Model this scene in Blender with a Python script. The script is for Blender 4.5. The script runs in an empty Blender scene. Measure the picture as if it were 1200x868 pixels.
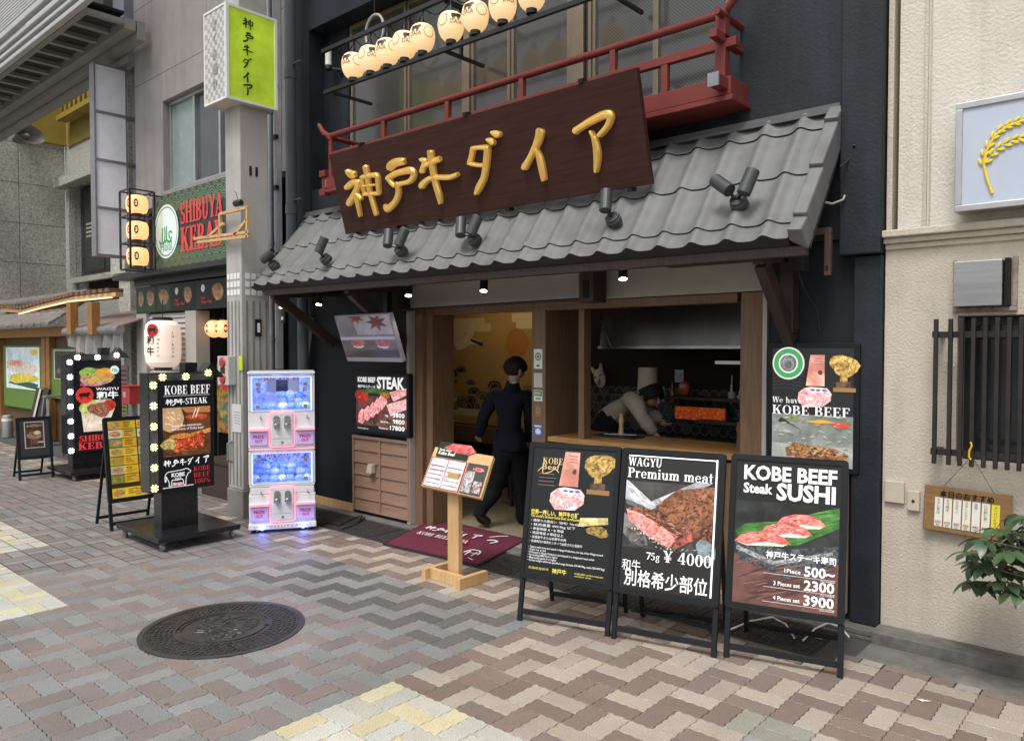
import bpy, bmesh, math, random
from mathutils import Matrix, Vector, noise
random.seed(7)
R = math.radians
sc = bpy.context.scene
COL = sc.collection
# ------------------------------------------------------------------ camera
H = 1.80                                   # eye height; facade of the restaurant stands in the plane y = 5.11
YF = 5.11
YAW, PITCH, FPX = 48.296, 1.6548, 900.0
cd = bpy.data.cameras.new('camera'); cam = bpy.data.objects.new('camera', cd); COL.objects.link(cam)
cd.sensor_width = 36.0; cd.lens = 36.0 * FPX / 1200.0
cd.clip_start = 0.05; cd.clip_end = 2000
cam.location = (0, 0, H)
cam.rotation_euler = (R(90 - PITCH), 0, R(90 - YAW))
sc.camera = cam
# ------------------------------------------------------------------ sky, sun, exposure
SUN_EL, SUN_AZ = 60.0, 165.0               # azimuth measured from +Y clockwise
w = bpy.data.worlds.new('World'); sc.world = w; w.use_nodes = True
nt = w.node_tree; bg = nt.nodes['Background']
sky = nt.nodes.new('ShaderNodeTexSky'); sky.sky_type = 'NISHITA'; sky.sun_disc = False
sky.sun_elevation = R(SUN_EL); sky.sun_rotation = R(SUN_AZ); sky.air_density = 1.0; sky.dust_density = 4.0; sky.ozone_density = 1.0
hs = nt.nodes.new('ShaderNodeHueSaturation'); hs.inputs['Saturation'].default_value = 0.22; hs.inputs['Value'].default_value = 1.0
nt.links.new(sky.outputs[0], hs.inputs['Color']); nt.links.new(hs.outputs[0], bg.inputs['Color'])
bg.inputs['Strength'].default_value = 0.13
sd = bpy.data.lights.new('sun', 'SUN'); sd.energy = 1.45; sd.angle = R(18); sd.color = (1.0, 0.97, 0.93)
sun = bpy.data.objects.new('sun', sd); COL.objects.link(sun)
_a = R(SUN_AZ); _d = Vector((math.sin(_a) * math.cos(R(SUN_EL)), math.cos(_a) * math.cos(R(SUN_EL)), math.sin(R(SUN_EL))))
sun.rotation_euler = (-_d).to_track_quat('-Z', 'Y').to_euler(); sun.location = (0, -3, 9)
vs = sc.view_settings; vs.view_transform = 'Standard'; vs.look = 'None'; vs.gamma = 1.0; vs.use_curve_mapping = False
vs.exposure = 0.55
sc.cycles.max_bounces = 8; sc.cycles.diffuse_bounces = 4; sc.cycles.use_denoising = True
try: sc.cycles.sample_clamp_indirect = 6.0
except Exception: pass
# ------------------------------------------------------------------ measuring helpers (survey of the photo, results in metres)
_th, _p = R(YAW), R(PITCH)
_fw = (-math.cos(_th), math.sin(_th)); _rt = (math.sin(_th), math.cos(_th))
def ray(u, v):
    a = (u - 600) / FPX; b = -(v - 434) / FPX
    f = math.cos(_p) + b * math.sin(_p); z = -math.sin(_p) + b * math.cos(_p)
    return Vector((_rt[0] * a + _fw[0] * f, _rt[1] * a + _fw[1] * f, z))
def on(u, v, y=None, x=None, z=None):      # where a sight line meets a real wall / floor plane
    r = ray(u, v)
    t = y / r.y if y is not None else (x / r.x if x is not None else (z - H) / r.z)
    return Vector((0, 0, H)) + r * t
# ------------------------------------------------------------------ materials
def s(r, g, b):
    f = lambda c: (c / 255 / 12.92) if c / 255 <= 0.04045 else ((c / 255 + 0.055) / 1.055) ** 2.4
    return (f(r), f(g), f(b))
MATS = {}
def mat(name, col, rough=0.6, metal=0.0, var=0.12, scale=6.0, bump=0.0, bscale=60.0, emit=None, estr=0.0, stretch=(1, 1, 1), spec=0.5, coat=0.0, bdist=0.004, dirt=0.0, alpha=None, trans=0.0, streak=0.0):
    if name in MATS: return MATS[name]
    m = bpy.data.materials.new(name); m.use_nodes = True; n = m.node_tree.nodes; l = m.node_tree.links
    b = n['Principled BSDF']
    b.inputs['Roughness'].default_value = rough; b.inputs['Metallic'].default_value = metal
    b.inputs['Specular IOR Level'].default_value = spec; b.inputs['Coat Weight'].default_value = coat
    if trans: b.inputs['Transmission Weight'].default_value = trans
    if alpha is not None: b.inputs['Alpha'].default_value = alpha
    tc = n.new('ShaderNodeTexCoord'); mp = n.new('ShaderNodeMapping'); mp.inputs['Scale'].default_value = stretch
    l.new(tc.outputs['Object'], mp.inputs['Vector'])
    nz = n.new('ShaderNodeTexNoise'); nz.inputs['Scale'].default_value = scale; nz.inputs['Detail'].default_value = 6; nz.inputs['Roughness'].default_value = 0.62
    l.new(mp.outputs[0], nz.inputs['Vector'])
    rp = n.new('ShaderNodeMapRange'); rp.inputs['From Min'].default_value = 0.3; rp.inputs['From Max'].default_value = 0.7
    rp.inputs['To Min'].default_value = 1 - var; rp.inputs['To Max'].default_value = 1 + var
    l.new(nz.outputs['Fac'], rp.inputs['Value'])
    mx = n.new('ShaderNodeVectorMath'); mx.operation = 'SCALE'; mx.inputs[0].default_value = col
    l.new(rp.outputs[0], mx.inputs['Scale']); last = mx.outputs[0]
    if dirt > 0:
        n2 = n.new('ShaderNodeTexNoise'); n2.inputs['Scale'].default_value = 1.6; n2.inputs['Detail'].default_value = 8; n2.inputs['Roughness'].default_value = 0.7
        l.new(tc.outputs['Object'], n2.inputs['Vector'])
        r2 = n.new('ShaderNodeMapRange'); r2.inputs['From Min'].default_value = 0.5; r2.inputs['From Max'].default_value = 0.72
        r2.inputs['To Min'].default_value = 1.0; r2.inputs['To Max'].default_value = 1 - dirt
        l.new(n2.outputs['Fac'], r2.inputs['Value'])
        m2 = n.new('ShaderNodeVectorMath'); m2.operation = 'SCALE'; l.new(last, m2.inputs[0]); l.new(r2.outputs[0], m2.inputs['Scale']); last = m2.outputs[0]
    if streak != 0:                             # rain streaks and grime runs
        m3 = n.new('ShaderNodeMapping'); m3.inputs['Scale'].default_value = (7, 7, 0.45); l.new(tc.outputs['Object'], m3.inputs['Vector'])
        n3 = n.new('ShaderNodeTexNoise'); n3.inputs['Scale'].default_value = 1.0; n3.inputs['Detail'].default_value = 7; n3.inputs['Roughness'].default_value = 0.65; l.new(m3.outputs[0], n3.inputs['Vector'])
        r3 = n.new('ShaderNodeMapRange'); r3.inputs['From Min'].default_value = 0.48; r3.inputs['From Max'].default_value = 0.72; r3.inputs['To Min'].default_value = 1.0; r3.inputs['To Max'].default_value = 1 - streak
        l.new(n3.outputs['Fac'], r3.inputs['Value']); m5 = n.new('ShaderNodeVectorMath'); m5.operation = 'SCALE'; l.new(last, m5.inputs[0]); l.new(r3.outputs[0], m5.inputs['Scale']); last = m5.outputs[0]
    l.new(last, b.inputs['Base Color'])
    rr = n.new('ShaderNodeMapRange'); rr.inputs['To Min'].default_value = max(0.02, rough - 0.08); rr.inputs['To Max'].default_value = min(1, rough + 0.08)
    l.new(nz.outputs['Fac'], rr.inputs['Value']); l.new(rr.outputs[0], b.inputs['Roughness'])
    if bump > 0:
        nb = n.new('ShaderNodeTexNoise'); nb.inputs['Scale'].default_value = bscale; nb.inputs['Detail'].default_value = 4
        l.new(mp.outputs[0], nb.inputs['Vector'])
        bp = n.new('ShaderNodeBump'); bp.inputs['Strength'].default_value = bump; bp.inputs['Distance'].default_value = bdist
        l.new(nb.outputs['Fac'], bp.inputs['Height']); l.new(bp.outputs[0], b.inputs['Normal'])
    if emit: b.inputs['Emission Color'].default_value = (*emit, 1); b.inputs['Emission Strength'].default_value = estr
    MATS[name] = m; return m
def wood(name, col, dark, rough=0.55, stretch=(1, 1, 14), scale=5.0, bump=0.12, spec=0.35):
    if name in MATS: return MATS[name]
    m = bpy.data.materials.new(name); m.use_nodes = True; n = m.node_tree.nodes; l = m.node_tree.links; b = n['Principled BSDF']
    tc = n.new('ShaderNodeTexCoord'); mp = n.new('ShaderNodeMapping'); mp.inputs['Scale'].default_value = stretch; l.new(tc.outputs['Object'], mp.inputs['Vector'])
    nz = n.new('ShaderNodeTexNoise'); nz.inputs['Scale'].default_value = scale; nz.inputs['Detail'].default_value = 8; nz.inputs['Roughness'].default_value = 0.65; nz.inputs['Distortion'].default_value = 0.4
    l.new(mp.outputs[0], nz.inputs['Vector'])
    cr = n.new('ShaderNodeValToRGB'); cr.color_ramp.elements[0].position = 0.33; cr.color_ramp.elements[1].position = 0.68
    cr.color_ramp.elements[0].color = (*dark, 1); cr.color_ramp.elements[1].color = (*col, 1)
    l.new(nz.outputs['Fac'], cr.inputs['Fac'])
    l.new(cr.outputs[0], b.inputs['Base Color']); b.inputs['Roughness'].default_value = rough; b.inputs['Specular IOR Level'].default_value = spec
    bp = n.new('ShaderNodeBump'); bp.inputs['Strength'].default_value = bump; bp.inputs['Distance'].default_value = 0.003
    l.new(nz.outputs['Fac'], bp.inputs['Height']); l.new(bp.outputs[0], b.inputs['Normal'])
    MATS[name] = m; return m
def printmat(name, emit=0.0, rough=0.3, gain=1.0, coat=0.0):
    if name in MATS: return MATS[name]
    m = bpy.data.materials.new(name); m.use_nodes = True; n = m.node_tree.nodes; l = m.node_tree.links; b = n['Principled BSDF']
    a1 = n.new('ShaderNodeAttribute'); a1.attribute_name = 'Col'
    a2 = n.new('ShaderNodeAttribute'); a2.attribute_name = 'ColB'
    a3 = n.new('ShaderNodeAttribute'); a3.attribute_name = 'Tex'
    tc = n.new('ShaderNodeTexCoord')
    nz = n.new('ShaderNodeTexNoise'); nz.inputs['Detail'].default_value = 5; nz.inputs['Roughness'].default_value = 0.6; nz.inputs['Distortion'].default_value = 0.8
    l.new(tc.outputs['Object'], nz.inputs['Vector']); l.new(a3.outputs['Fac'], nz.inputs['Scale'])
    rp = n.new('ShaderNodeMapRange'); rp.inputs['From Min'].default_value = 0.42; rp.inputs['From Max'].default_value = 0.6; l.new(nz.outputs['Fac'], rp.inputs['Value'])
    mx = n.new('ShaderNodeMix'); mx.data_type = 'RGBA'
    l.new(rp.outputs[0], mx.inputs['Factor']); l.new(a1.outputs['Color'], mx.inputs[6]); l.new(a2.outputs['Color'], mx.inputs[7])
    m4 = n.new('ShaderNodeMath'); m4.operation = 'MULTIPLY'; m4.inputs[1].default_value = 0.45; l.new(a3.outputs['Fac'], m4.inputs[0])
    n5 = n.new('ShaderNodeTexNoise'); n5.inputs['Detail'].default_value = 7; n5.inputs['Roughness'].default_value = 0.7; l.new(tc.outputs['Object'], n5.inputs['Vector']); l.new(m4.outputs[0], n5.inputs['Scale'])
    r5 = n.new('ShaderNodeMapRange'); r5.inputs['From Min'].default_value = 0.3; r5.inputs['From Max'].default_value = 0.7; r5.inputs['To Min'].default_value = 0.55; r5.inputs['To Max'].default_value = 1.45; l.new(n5.outputs['Fac'], r5.inputs['Value'])
    g5 = n.new('ShaderNodeMath'); g5.operation = 'GREATER_THAN'; g5.inputs[1].default_value = 0.01; l.new(a3.outputs['Fac'], g5.inputs[0])
    f5 = n.new('ShaderNodeMix'); f5.data_type = 'FLOAT'; f5.inputs[2].default_value = 1.0; l.new(g5.outputs[0], f5.inputs[0]); l.new(r5.outputs[0], f5.inputs[3])
    v5 = n.new('ShaderNodeVectorMath'); v5.operation = 'SCALE'; l.new(mx.outputs[2], v5.inputs[0]); l.new(f5.outputs[0], v5.inputs['Scale'])
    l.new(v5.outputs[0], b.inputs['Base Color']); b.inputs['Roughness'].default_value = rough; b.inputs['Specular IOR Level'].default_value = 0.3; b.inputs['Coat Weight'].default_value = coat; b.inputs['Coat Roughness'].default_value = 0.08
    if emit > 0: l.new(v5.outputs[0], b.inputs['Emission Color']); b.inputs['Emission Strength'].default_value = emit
    MATS[name] = m; return m
# ------------------------------------------------------------------ mesh builder
I4 = Matrix.Identity(4)
class MB:
    def __init__(self, M=None):
        self.bm = bmesh.new(); self.M = M or I4
        self.c1 = self.bm.loops.layers.float_color.new('Col'); self.c2 = self.bm.loops.layers.float_color.new('ColB')
        self.tx = self.bm.faces.layers.float.new('Tex')
        self.col = (0.5, 0.5, 0.5); self.colb = None; self.t = 0.0
    def ink(self, col, colb=None, t=0.0): self.col, self.colb, self.t = col, colb, t; return self
    def v(self, p): return self.bm.verts.new(self.M @ Vector(p))
    def f(self, vs):
        try: f = self.bm.faces.new(vs)
        except ValueError: return None
        cb = self.colb or self.col
        for lp in f.loops: lp[self.c1] = (*self.col, 1); lp[self.c2] = (*cb, 1)
        f[self.tx] = self.t
        return f
    def face(self, pts): return self.f([self.v(p) for p in pts])
    def hexa(self, P):                        # 8 points: bottom ring 0-3, top ring 4-7
        V = [self.v(p) for p in P]
        for q in ((3, 2, 1, 0), (4, 5, 6, 7), (0, 1, 5, 4), (1, 2, 6, 5), (2, 3, 7, 6), (3, 0, 4, 7)): self.f([V[i] for i in q])
    def box(self, x0, x1, y0, y1, z0, z1):
        self.hexa([(x0, y0, z0), (x1, y0, z0), (x1, y1, z0), (x0, y1, z0), (x0, y0, z1), (x1, y0, z1), (x1, y1, z1), (x0, y1, z1)]); return self
    def bar(self, p0, p1, wd, ht, up=(0, 0, 1)):
        p0, p1 = Vector(p0), Vector(p1); d = (p1 - p0).normalized(); up = Vector(up)
        if abs(d.dot(up)) > 0.98: up = Vector((0, 1, 0))
        sx = d.cross(up).normalized() * wd / 2; sz = sx.cross(d).normalized() * ht / 2
        self.hexa([p0 - sx - sz, p0 + sx - sz, p1 + sx - sz, p1 - sx - sz, p0 - sx + sz, p0 + sx + sz, p1 + sx + sz, p1 - sx + sz]); return self
    def tube(self, pts, r, n=8, cap=True):
        pts = [Vector(p) for p in pts]; rr = r if isinstance(r, (list, tuple)) else [r] * len(pts); rings = []
        ref = None
        for i, p in enumerate(pts):
            d = (pts[min(i + 1, len(pts) - 1)] - pts[max(i - 1, 0)]).normalized()
            if ref is None: ref = Vector((0, 0, 1)) if abs(d.z) < 0.9 else Vector((1, 0, 0))
            a = d.cross(ref)
            if a.length < 1e-4: a = d.cross(Vector((0.3, 1, 0.2)))
            a.normalize(); b = a.cross(d).normalized(); ref = b
            rings.append([self.v(p + (a * math.cos(t) + b * math.sin(t)) * rr[i]) for t in [2 * math.pi * k / n for k in range(n)]])
        for A, B in zip(rings, rings[1:]):
            for k in range(n): self.f([A[k], A[(k + 1) % n], B[(k + 1) % n], B[k]])
        if cap: self.f(rings[0][::-1]); self.f(rings[-1])
        return self
    def lathe(self, prof, c=(0, 0, 0), n=24, T=None, cap=True):
        T = T or Matrix.Translation(c); rings = []
        for r, z in prof:
            rings.append([self.v(T @ Vector((r * math.cos(2 * math.pi * k / n), r * math.sin(2 * math.pi * k / n), z))) for k in range(n)])
        for A, B in zip(rings, rings[1:]):
            for k in range(n): self.f([A[k], A[(k + 1) % n], B[(k + 1) % n], B[k]])
        if cap: self.f(rings[0][::-1]); self.f(rings[-1])
        return self
    def prism(self, pts, d, T=None):          # polygon in local x,z pushed along +y by d
        T = T or I4; A = [self.v(T @ Vector((x, 0, z))) for x, z in pts]; B = [self.v(T @ Vector((x, d, z))) for x, z in pts]; n = len(pts)
        self.f(A); self.f(B[::-1])
        for i in range(n): self.f([A[i], B[i], B[(i + 1) % n], A[(i + 1) % n]])
        return self
    def sphere(self, c, rx, ry=None, rz=None, n=16, m=10):
        ry = ry or rx; rz = rz or rx
        T = Matrix.Translation(c) @ Matrix.Diagonal((rx, ry, rz, 1))
        return self.lathe([(max(0.001, math.sin(math.pi * k / m)), -math.cos(math.pi * k / m)) for k in range(m + 1)], T=T, n=n)
    def build(self, name, m, parent=None, bevel=0.0, smooth=False, seg=2, recalc=True, split=False, sharp=40):
        if split: return split_islands(self, name, m, parent, bevel, smooth)
        if recalc: bmesh.ops.recalc_face_normals(self.bm, faces=self.bm.faces)
        me = bpy.data.meshes.new(name); self.bm.to_mesh(me); self.bm.free()
        if smooth:
            for p in me.polygons: p.use_smooth = True
            try: me.set_sharp_from_angle(angle=R(sharp))
            except Exception: pass
        o = bpy.data.objects.new(name, me); COL.objects.link(o)
        if m: me.materials.append(m)
        if parent: o.parent = parent
        if bevel > 0:
            b = o.modifiers.new('bevel', 'BEVEL'); b.width = bevel; b.segments = seg; b.limit_method = 'ANGLE'; b.angle_limit = R(35)
        return o
def split_islands(mb, name, m, parent, bevel, smooth):
    src = mb.bm; src.verts.index_update(); seen = set(); out = None
    for v0 in list(src.verts):
        if v0 in seen: continue
        st = [v0]; isl = []; seen.add(v0)
        while st:
            v = st.pop(); isl.append(v)
            for e in v.link_edges:
                w_ = e.other_vert(v)
                if w_ not in seen: seen.add(w_); st.append(w_)
        g = MB(); mp = {v: g.bm.verts.new(v.co) for v in isl}; fs = {f for v in isl for f in v.link_faces}
        for f in sorted(fs, key=lambda q: q.index): g.f([mp[v] for v in f.verts])
        o = g.build(name, m, parent, bevel, smooth); out = out or o
    src.free(); return out
def tag(o, label, cat, group=None):
    o['label'] = label; o['category'] = cat
    if group: o['group'] = group
    return o
def struct(o): o['kind'] = 'structure'; return o
def thing(name, label, cat, loc=(0, 0, 0), rz=0.0, group=None):
    o = bpy.data.objects.new(name, None); o.empty_display_size = 0.1; COL.objects.link(o); o.location = loc; o.rotation_euler = (0, 0, rz)
    return tag(o, label, cat, group)
def copy_tree(o, parent=None):
    c = o.copy(); COL.objects.link(c)
    if parent: c.parent = parent
    for ch in list(o.children): copy_tree(ch, c)
    return c
# ------------------------------------------------------------------ lettering
_TX = {}
def glyphs(body, bold=0.0):
    k = (body, bold)
    if k not in _TX:
        c = bpy.data.curves.new('tmp', 'FONT'); c.body = body; c.resolution_u = 2; c.offset = bold
        o = bpy.data.objects.new('tmp', c); COL.objects.link(o); bpy.context.view_layer.update()
        me = bpy.data.meshes.new_from_object(o.evaluated_get(bpy.context.evaluated_depsgraph_get()))
        V = [(v.co.x, v.co.y) for v in me.vertices]; F = [tuple(p.vertices) for p in me.polygons]
        bpy.data.objects.remove(o); bpy.data.curves.remove(c); bpy.data.meshes.remove(me); _TX[k] = (V, F)
    return _TX[k]
def catmull(pts, n=5):
    out = []; P = [pts[0]] + list(pts) + [pts[-1]]
    for i in range(1, len(P) - 2):
        for k in range(n):
            t = k / n; a, b, c, d = P[i - 1], P[i], P[i + 1], P[i + 2]
            out.append(tuple(0.5 * (2 * b[j] + (c[j] - a[j]) * t + (2 * a[j] - 5 * b[j] + 4 * c[j] - d[j]) * t * t + (3 * b[j] - a[j] - 3 * c[j] + d[j]) * t ** 3) for j in range(len(b))))
    out.append(tuple(pts[-1])); return out
def ribbon_sides(st, n=5):
    c = catmull(st, n); L, Rr = [], []
    for i, (x, z, wd) in enumerate(c):
        x0, z0, _ = c[max(0, i - 1)]; x1, z1, _ = c[min(len(c) - 1, i + 1)]
        d = math.hypot(x1 - x0, z1 - z0) or 1; nx, nz = -(z1 - z0) / d, (x1 - x0) / d
        L.append((x + nx * wd / 2, z + nz * wd / 2)); Rr.append((x - nx * wd / 2, z - nz * wd / 2))
    return c, L, Rr
BRUSH = {
'kami':(0.187,0.135,0.713,0.611,[[(0.276,0.611,0.051),(0.323,0.57,0.085),(0.395,0.563,0.054)],[(0.206,0.453,0.059),(0.327,0.486,0.068),(0.439,0.473,0.057)],[(0.421,0.464,0.068),(0.327,0.386,0.069),(0.187,0.294,0.077)],[(0.335,0.378,0.051),(0.337,0.255,0.052),(0.338,0.151,0.031)],[(0.352,0.376,0.038),(0.385,0.342,0.048),(0.411,0.311,0.038)],[(0.488,0.526,0.043),(0.479,0.44,0.044),(0.475,0.344,0.047)],[(0.486,0.52,0.043),(0.613,0.517,0.046),(0.713,0.497,0.055),(0.706,0.409,0.049),(0.69,0.329,0.046)],[(0.474,0.354,0.041),(0.588,0.345,0.04),(0.696,0.333,0.043)],[(0.487,0.432,0.025),(0.583,0.426,0.025),(0.678,0.42,0.025)],[(0.569,0.611,0.076),(0.572,0.54,0.063),(0.562,0.362,0.05),(0.575,0.239,0.054),(0.588,0.135,0.047)]]),
'to':(0.745,0.175,1.230,0.576,[[(0.909,0.545,0.088),(1.016,0.576,0.078),(1.142,0.567,0.064)],[(0.859,0.452,0.054),(0.986,0.479,0.056),(1.192,0.477,0.067),(1.23,0.43,0.061),(1.154,0.382,0.049),(0.996,0.381,0.044)],[(0.874,0.447,0.054),(0.91,0.4,0.048),(0.947,0.368,0.044)],[(0.976,0.397,0.054),(0.978,0.313,0.06),(0.914,0.236,0.061),(0.812,0.186,0.065),(0.75,0.175,0.072)],[(0.759,0.216,0.039),(0.745,0.185,0.049)]]),
'ushi':(1.298,0.133,1.797,0.602,[[(1.366,0.549,0.039),(1.416,0.524,0.05),(1.385,0.487,0.05),(1.347,0.441,0.054)],[(1.376,0.474,0.03),(1.471,0.498,0.041),(1.613,0.518,0.054)],[(1.298,0.316,0.07),(1.405,0.363,0.051),(1.526,0.366,0.047),(1.68,0.343,0.049),(1.797,0.355,0.039)],[(1.504,0.602,0.072),(1.494,0.482,0.07),(1.493,0.348,0.065),(1.51,0.21,0.062),(1.512,0.133,0.035)]]),
'da':(1.953,0.160,2.359,0.625,[[(2.271,0.625,0.032),(2.313,0.6,0.058),(2.359,0.591,0.034)],[(2.208,0.578,0.032),(2.253,0.549,0.056),(2.277,0.534,0.029)],[(2.031,0.544,0.05),(1.999,0.484,0.042),(1.953,0.417,0.045)],[(2.034,0.536,0.039),(2.125,0.527,0.041),(2.211,0.508,0.051)],[(1.959,0.421,0.04),(2.041,0.394,0.036),(2.114,0.38,0.036)],[(2.191,0.514,0.062),(2.144,0.39,0.063),(2.092,0.285,0.059),(2.016,0.211,0.065),(1.969,0.16,0.034)]]),
'i':(2.545,0.166,2.771,0.553,[[(2.771,0.553,0.081),(2.731,0.475,0.07),(2.633,0.369,0.051),(2.545,0.291,0.065)],[(2.708,0.418,0.025),(2.721,0.339,0.058),(2.728,0.231,0.058),(2.732,0.166,0.046)]]),
'a':(3.097,0.157,3.431,0.548,[[(3.097,0.48,0.059),(3.147,0.497,0.053),(3.265,0.529,0.057),(3.39,0.548,0.062),(3.431,0.525,0.055),(3.395,0.466,0.047),(3.309,0.41,0.041)],[(3.243,0.456,0.025),(3.266,0.392,0.044),(3.268,0.277,0.062),(3.238,0.157,0.033)]]),
}
# serif alphabet: drawn from stems, hairlines and bowls, cap height 1
def _serif():
    T, t, S, q = 0.17, 0.05, 0.085, 0.045
    G = {}
    def rect(x0, z0, x1, z1): return [(x0, z0), (x1, z0), (x1, z1), (x0, z1)]
    def V(x, a, b, wd=T, lo=1, hi=1):
        o = [rect(x, a, x + wd, b)]
        if lo: o.append(rect(x - S, a, x + wd + S, a + q))
        if hi: o.append(rect(x - S, b - q, x + wd + S, b))
        return o
    def D(x0, a, x1, b, wd): return [[(x0, a), (x0 + wd, a), (x1 + wd, b), (x1, b)]]
    def sr(x, z, wd=0.30): return [rect(x - wd / 2, z, x + wd / 2, z + q)]
    def arc(cx, cz, rx, rz, a0, a1, wk=T, wn=t, n=18):
        o = []; pts = []
        for i in range(n + 1):
            a = R(a0 + (a1 - a0) * i / n); k = wn + (wk - wn) * abs(math.cos(a)) ** 1.6
            c, s_ = math.cos(a), math.sin(a)
            pts.append(((cx + rx * c, cz + rz * s_), (cx + (rx - k) * c, cz + (rz - k * 0.9 if rz > k else rz * 0.3) * s_)))
        for A, B in zip(pts, pts[1:]): o.append([A[0], B[0], B[1], A[1]])
        return o
    def dot(cx, cz, r): return [[(cx + r * math.cos(2 * math.pi * k / 12), cz + r * math.sin(2 * math.pi * k / 12)) for k in range(12)]]
    x = 0.09
    G['K'] = (V(x, 0, 1) + D(x + T, 0.42, 0.62, 1, 0.06) + D(0.55, 0, 0.30, 0.62, 0.19) + sr(0.66, 0.955, 0.26) + sr(0.66, 0, 0.3), 0.84)
    G['O'] = (arc(0.42, 0.5, 0.38, 0.52, 0, 360, n=32), 0.85)
    G['B'] = (V(x, 0, 1) + arc(0.32, 0.755, 0.3, 0.245, -90, 90) + arc(0.34, 0.265, 0.34, 0.265, -90, 90) + [rect(x + T, 0, 0.34, t), rect(x + T, 0.49, 0.34, 0.535), rect(x + T, 1 - t, 0.34, 1)], 0.74)
    G['E'] = (V(x, 0, 1) + [rect(x + T, 0, 0.62, t), rect(x + T, 0.48, 0.48, 0.53), rect(x + T, 1 - t, 0.60, 1), rect(0.57, 0, 0.62, 0.28), rect(0.55, 0.74, 0.60, 1), rect(0.44, 0.38, 0.48, 0.63)], 0.70)
    G['F'] = (V(x, 0, 1) + [rect(x + T, 0.48, 0.48, 0.53), rect(x + T, 1 - t, 0.60, 1), rect(0.55, 0.72, 0.60, 1), rect(0.44, 0.38, 0.48, 0.63)], 0.66)
    G['T'] = (V(0.28, 0, 1, hi=0) + [rect(0.02, 1 - t, 0.71, 1), rect(0.02, 0.72, 0.07, 1), rect(0.66, 0.72, 0.71, 1)], 0.74)
    G['S'] = (arc(0.30, 0.74, 0.25, 0.27, 40, 270, 0.16) + arc(0.30, 0.25, 0.27, 0.27, -140, 90, 0.16) + [rect(0.48, 0.74, 0.52, 1.0), rect(0.03, 0.0, 0.07, 0.28)], 0.60)
    G['A'] = (D(0.05, 0, 0.33, 1, 0.06) + D(0.54, 0, 0.30, 1, 0.18) + [rect(0.17, 0.3, 0.58, 0.35)] + sr(0.08, 0, 0.24) + sr(0.63, 0, 0.32), 0.80)
    G['W'] = ([[(0.24, 0), (0.34, 0), (0.22, 1), (0.05, 1)], [(0.28, 0), (0.34, 0), (0.52, 1), (0.46, 1)], [(0.68, 0), (0.78, 0), (0.62, 1), (0.45, 1)], [(0.72, 0), (0.78, 0), (0.98, 1), (0.92, 1)]] + sr(0.13, 0.955, 0.3) + sr(0.54, 0.955, 0.3) + sr(0.96, 0.955, 0.2), 1.06)
    G['G'] = (arc(0.42, 0.5, 0.38, 0.52, 45, 330, n=26) + V(0.58, 0.05, 0.46, lo=0) + [rect(0.66, 0.74, 0.70, 1.0)], 0.84)
    G['Y'] = (V(0.29, 0, 0.48, hi=0) + D(0.31, 0.42, 0.04, 1, 0.18) + D(0.38, 0.42, 0.64, 1, 0.06) + sr(0.13, 0.955, 0.3) + sr(0.66, 0.955, 0.22), 0.76)
    G['U'] = (V(x, 0.3, 1, lo=0) + V(0.60, 0.3, 1, wd=0.06, lo=0) + arc(0.375, 0.3, 0.285, 0.32, 180, 360, 0.16), 0.80)
    G['P'] = (V(x, 0, 1) + arc(0.34, 0.73, 0.30, 0.27, -90, 90) + [rect(x + T, 0.46, 0.34, 0.51), rect(x + T, 1 - t, 0.34, 1)], 0.70)
    G['H'] = (V(x, 0, 1) + V(0.60, 0, 1) + [rect(x + T, 0.48, 0.6, 0.53)], 0.88)
    G['I'] = (V(x, 0, 1), 0.36)
    G['R'] = (V(x, 0, 1) + arc(0.34, 0.75, 0.28, 0.25, -90, 90) + [rect(x + T, 0.5, 0.36, 0.55), rect(x + T, 1 - t, 0.34, 1)] + D(0.56, 0, 0.34, 0.5, 0.18) + sr(0.68, 0, 0.22), 0.80)
    G['D'] = (V(x, 0, 1) + arc(0.34, 0.5, 0.42, 0.5, -90, 90) + [rect(x + T, 0, 0.35, t), rect(x + T, 1 - t, 0.35, 1)], 0.84)
    # lower case, x-height 0.66
    tt = 0.13; X = 0.66
    def v(xx, a, b, lo=1, hi=1): 
        o = [rect(xx, a, xx + tt, b)]
        if lo: o.append(rect(xx - 0.07, a, xx + tt + 0.07, a + 0.04))
        if hi: o.append([(xx - 0.08, b - 0.06), (xx, b - 0.1), (xx, b), (xx - 0.02, b)])
        return o
    G['e'] = (arc(0.28, 0.33, 0.25, 0.34, 0, 320, 0.12, 0.045) + [rect(0.12, 0.33, 0.52, 0.375)], 0.57)
    G['h'] = (v(0.08, 0, 1.02) + v(0.42, 0, 0.45, hi=0) + arc(0.35, 0.44, 0.2, 0.23, 0, 170, 0.13, 0.05), 0.66)
    G['n'] = (v(0.08, 0, X) + v(0.42, 0, 0.45, hi=0) + arc(0.35, 0.44, 0.2, 0.23, 0, 170, 0.13, 0.05), 0.66)
    G['m'] = (v(0.08, 0, X) + v(0.40, 0, 0.45, hi=0) + v(0.72, 0, 0.45, hi=0) + arc(0.33, 0.44, 0.2, 0.23, 0, 170, 0.13, 0.05) + arc(0.65, 0.44, 0.2, 0.23, 0, 170, 0.13, 0.05), 0.96)
    G['r'] = (v(0.08, 0, X) + arc(0.36, 0.42, 0.2, 0.24, 80, 165, 0.1, 0.05) + dot(0.40, 0.59, 0.065), 0.50)
    G['i'] = (v(0.08, 0, X) + dot(0.14, 0.90, 0.085), 0.33)
    G['u'] = (v(0.08, 0.2, X, lo=0) + v(0.42, 0, X) + arc(0.30, 0.22, 0.22, 0.24, 180, 350, 0.13, 0.05), 0.66)
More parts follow.
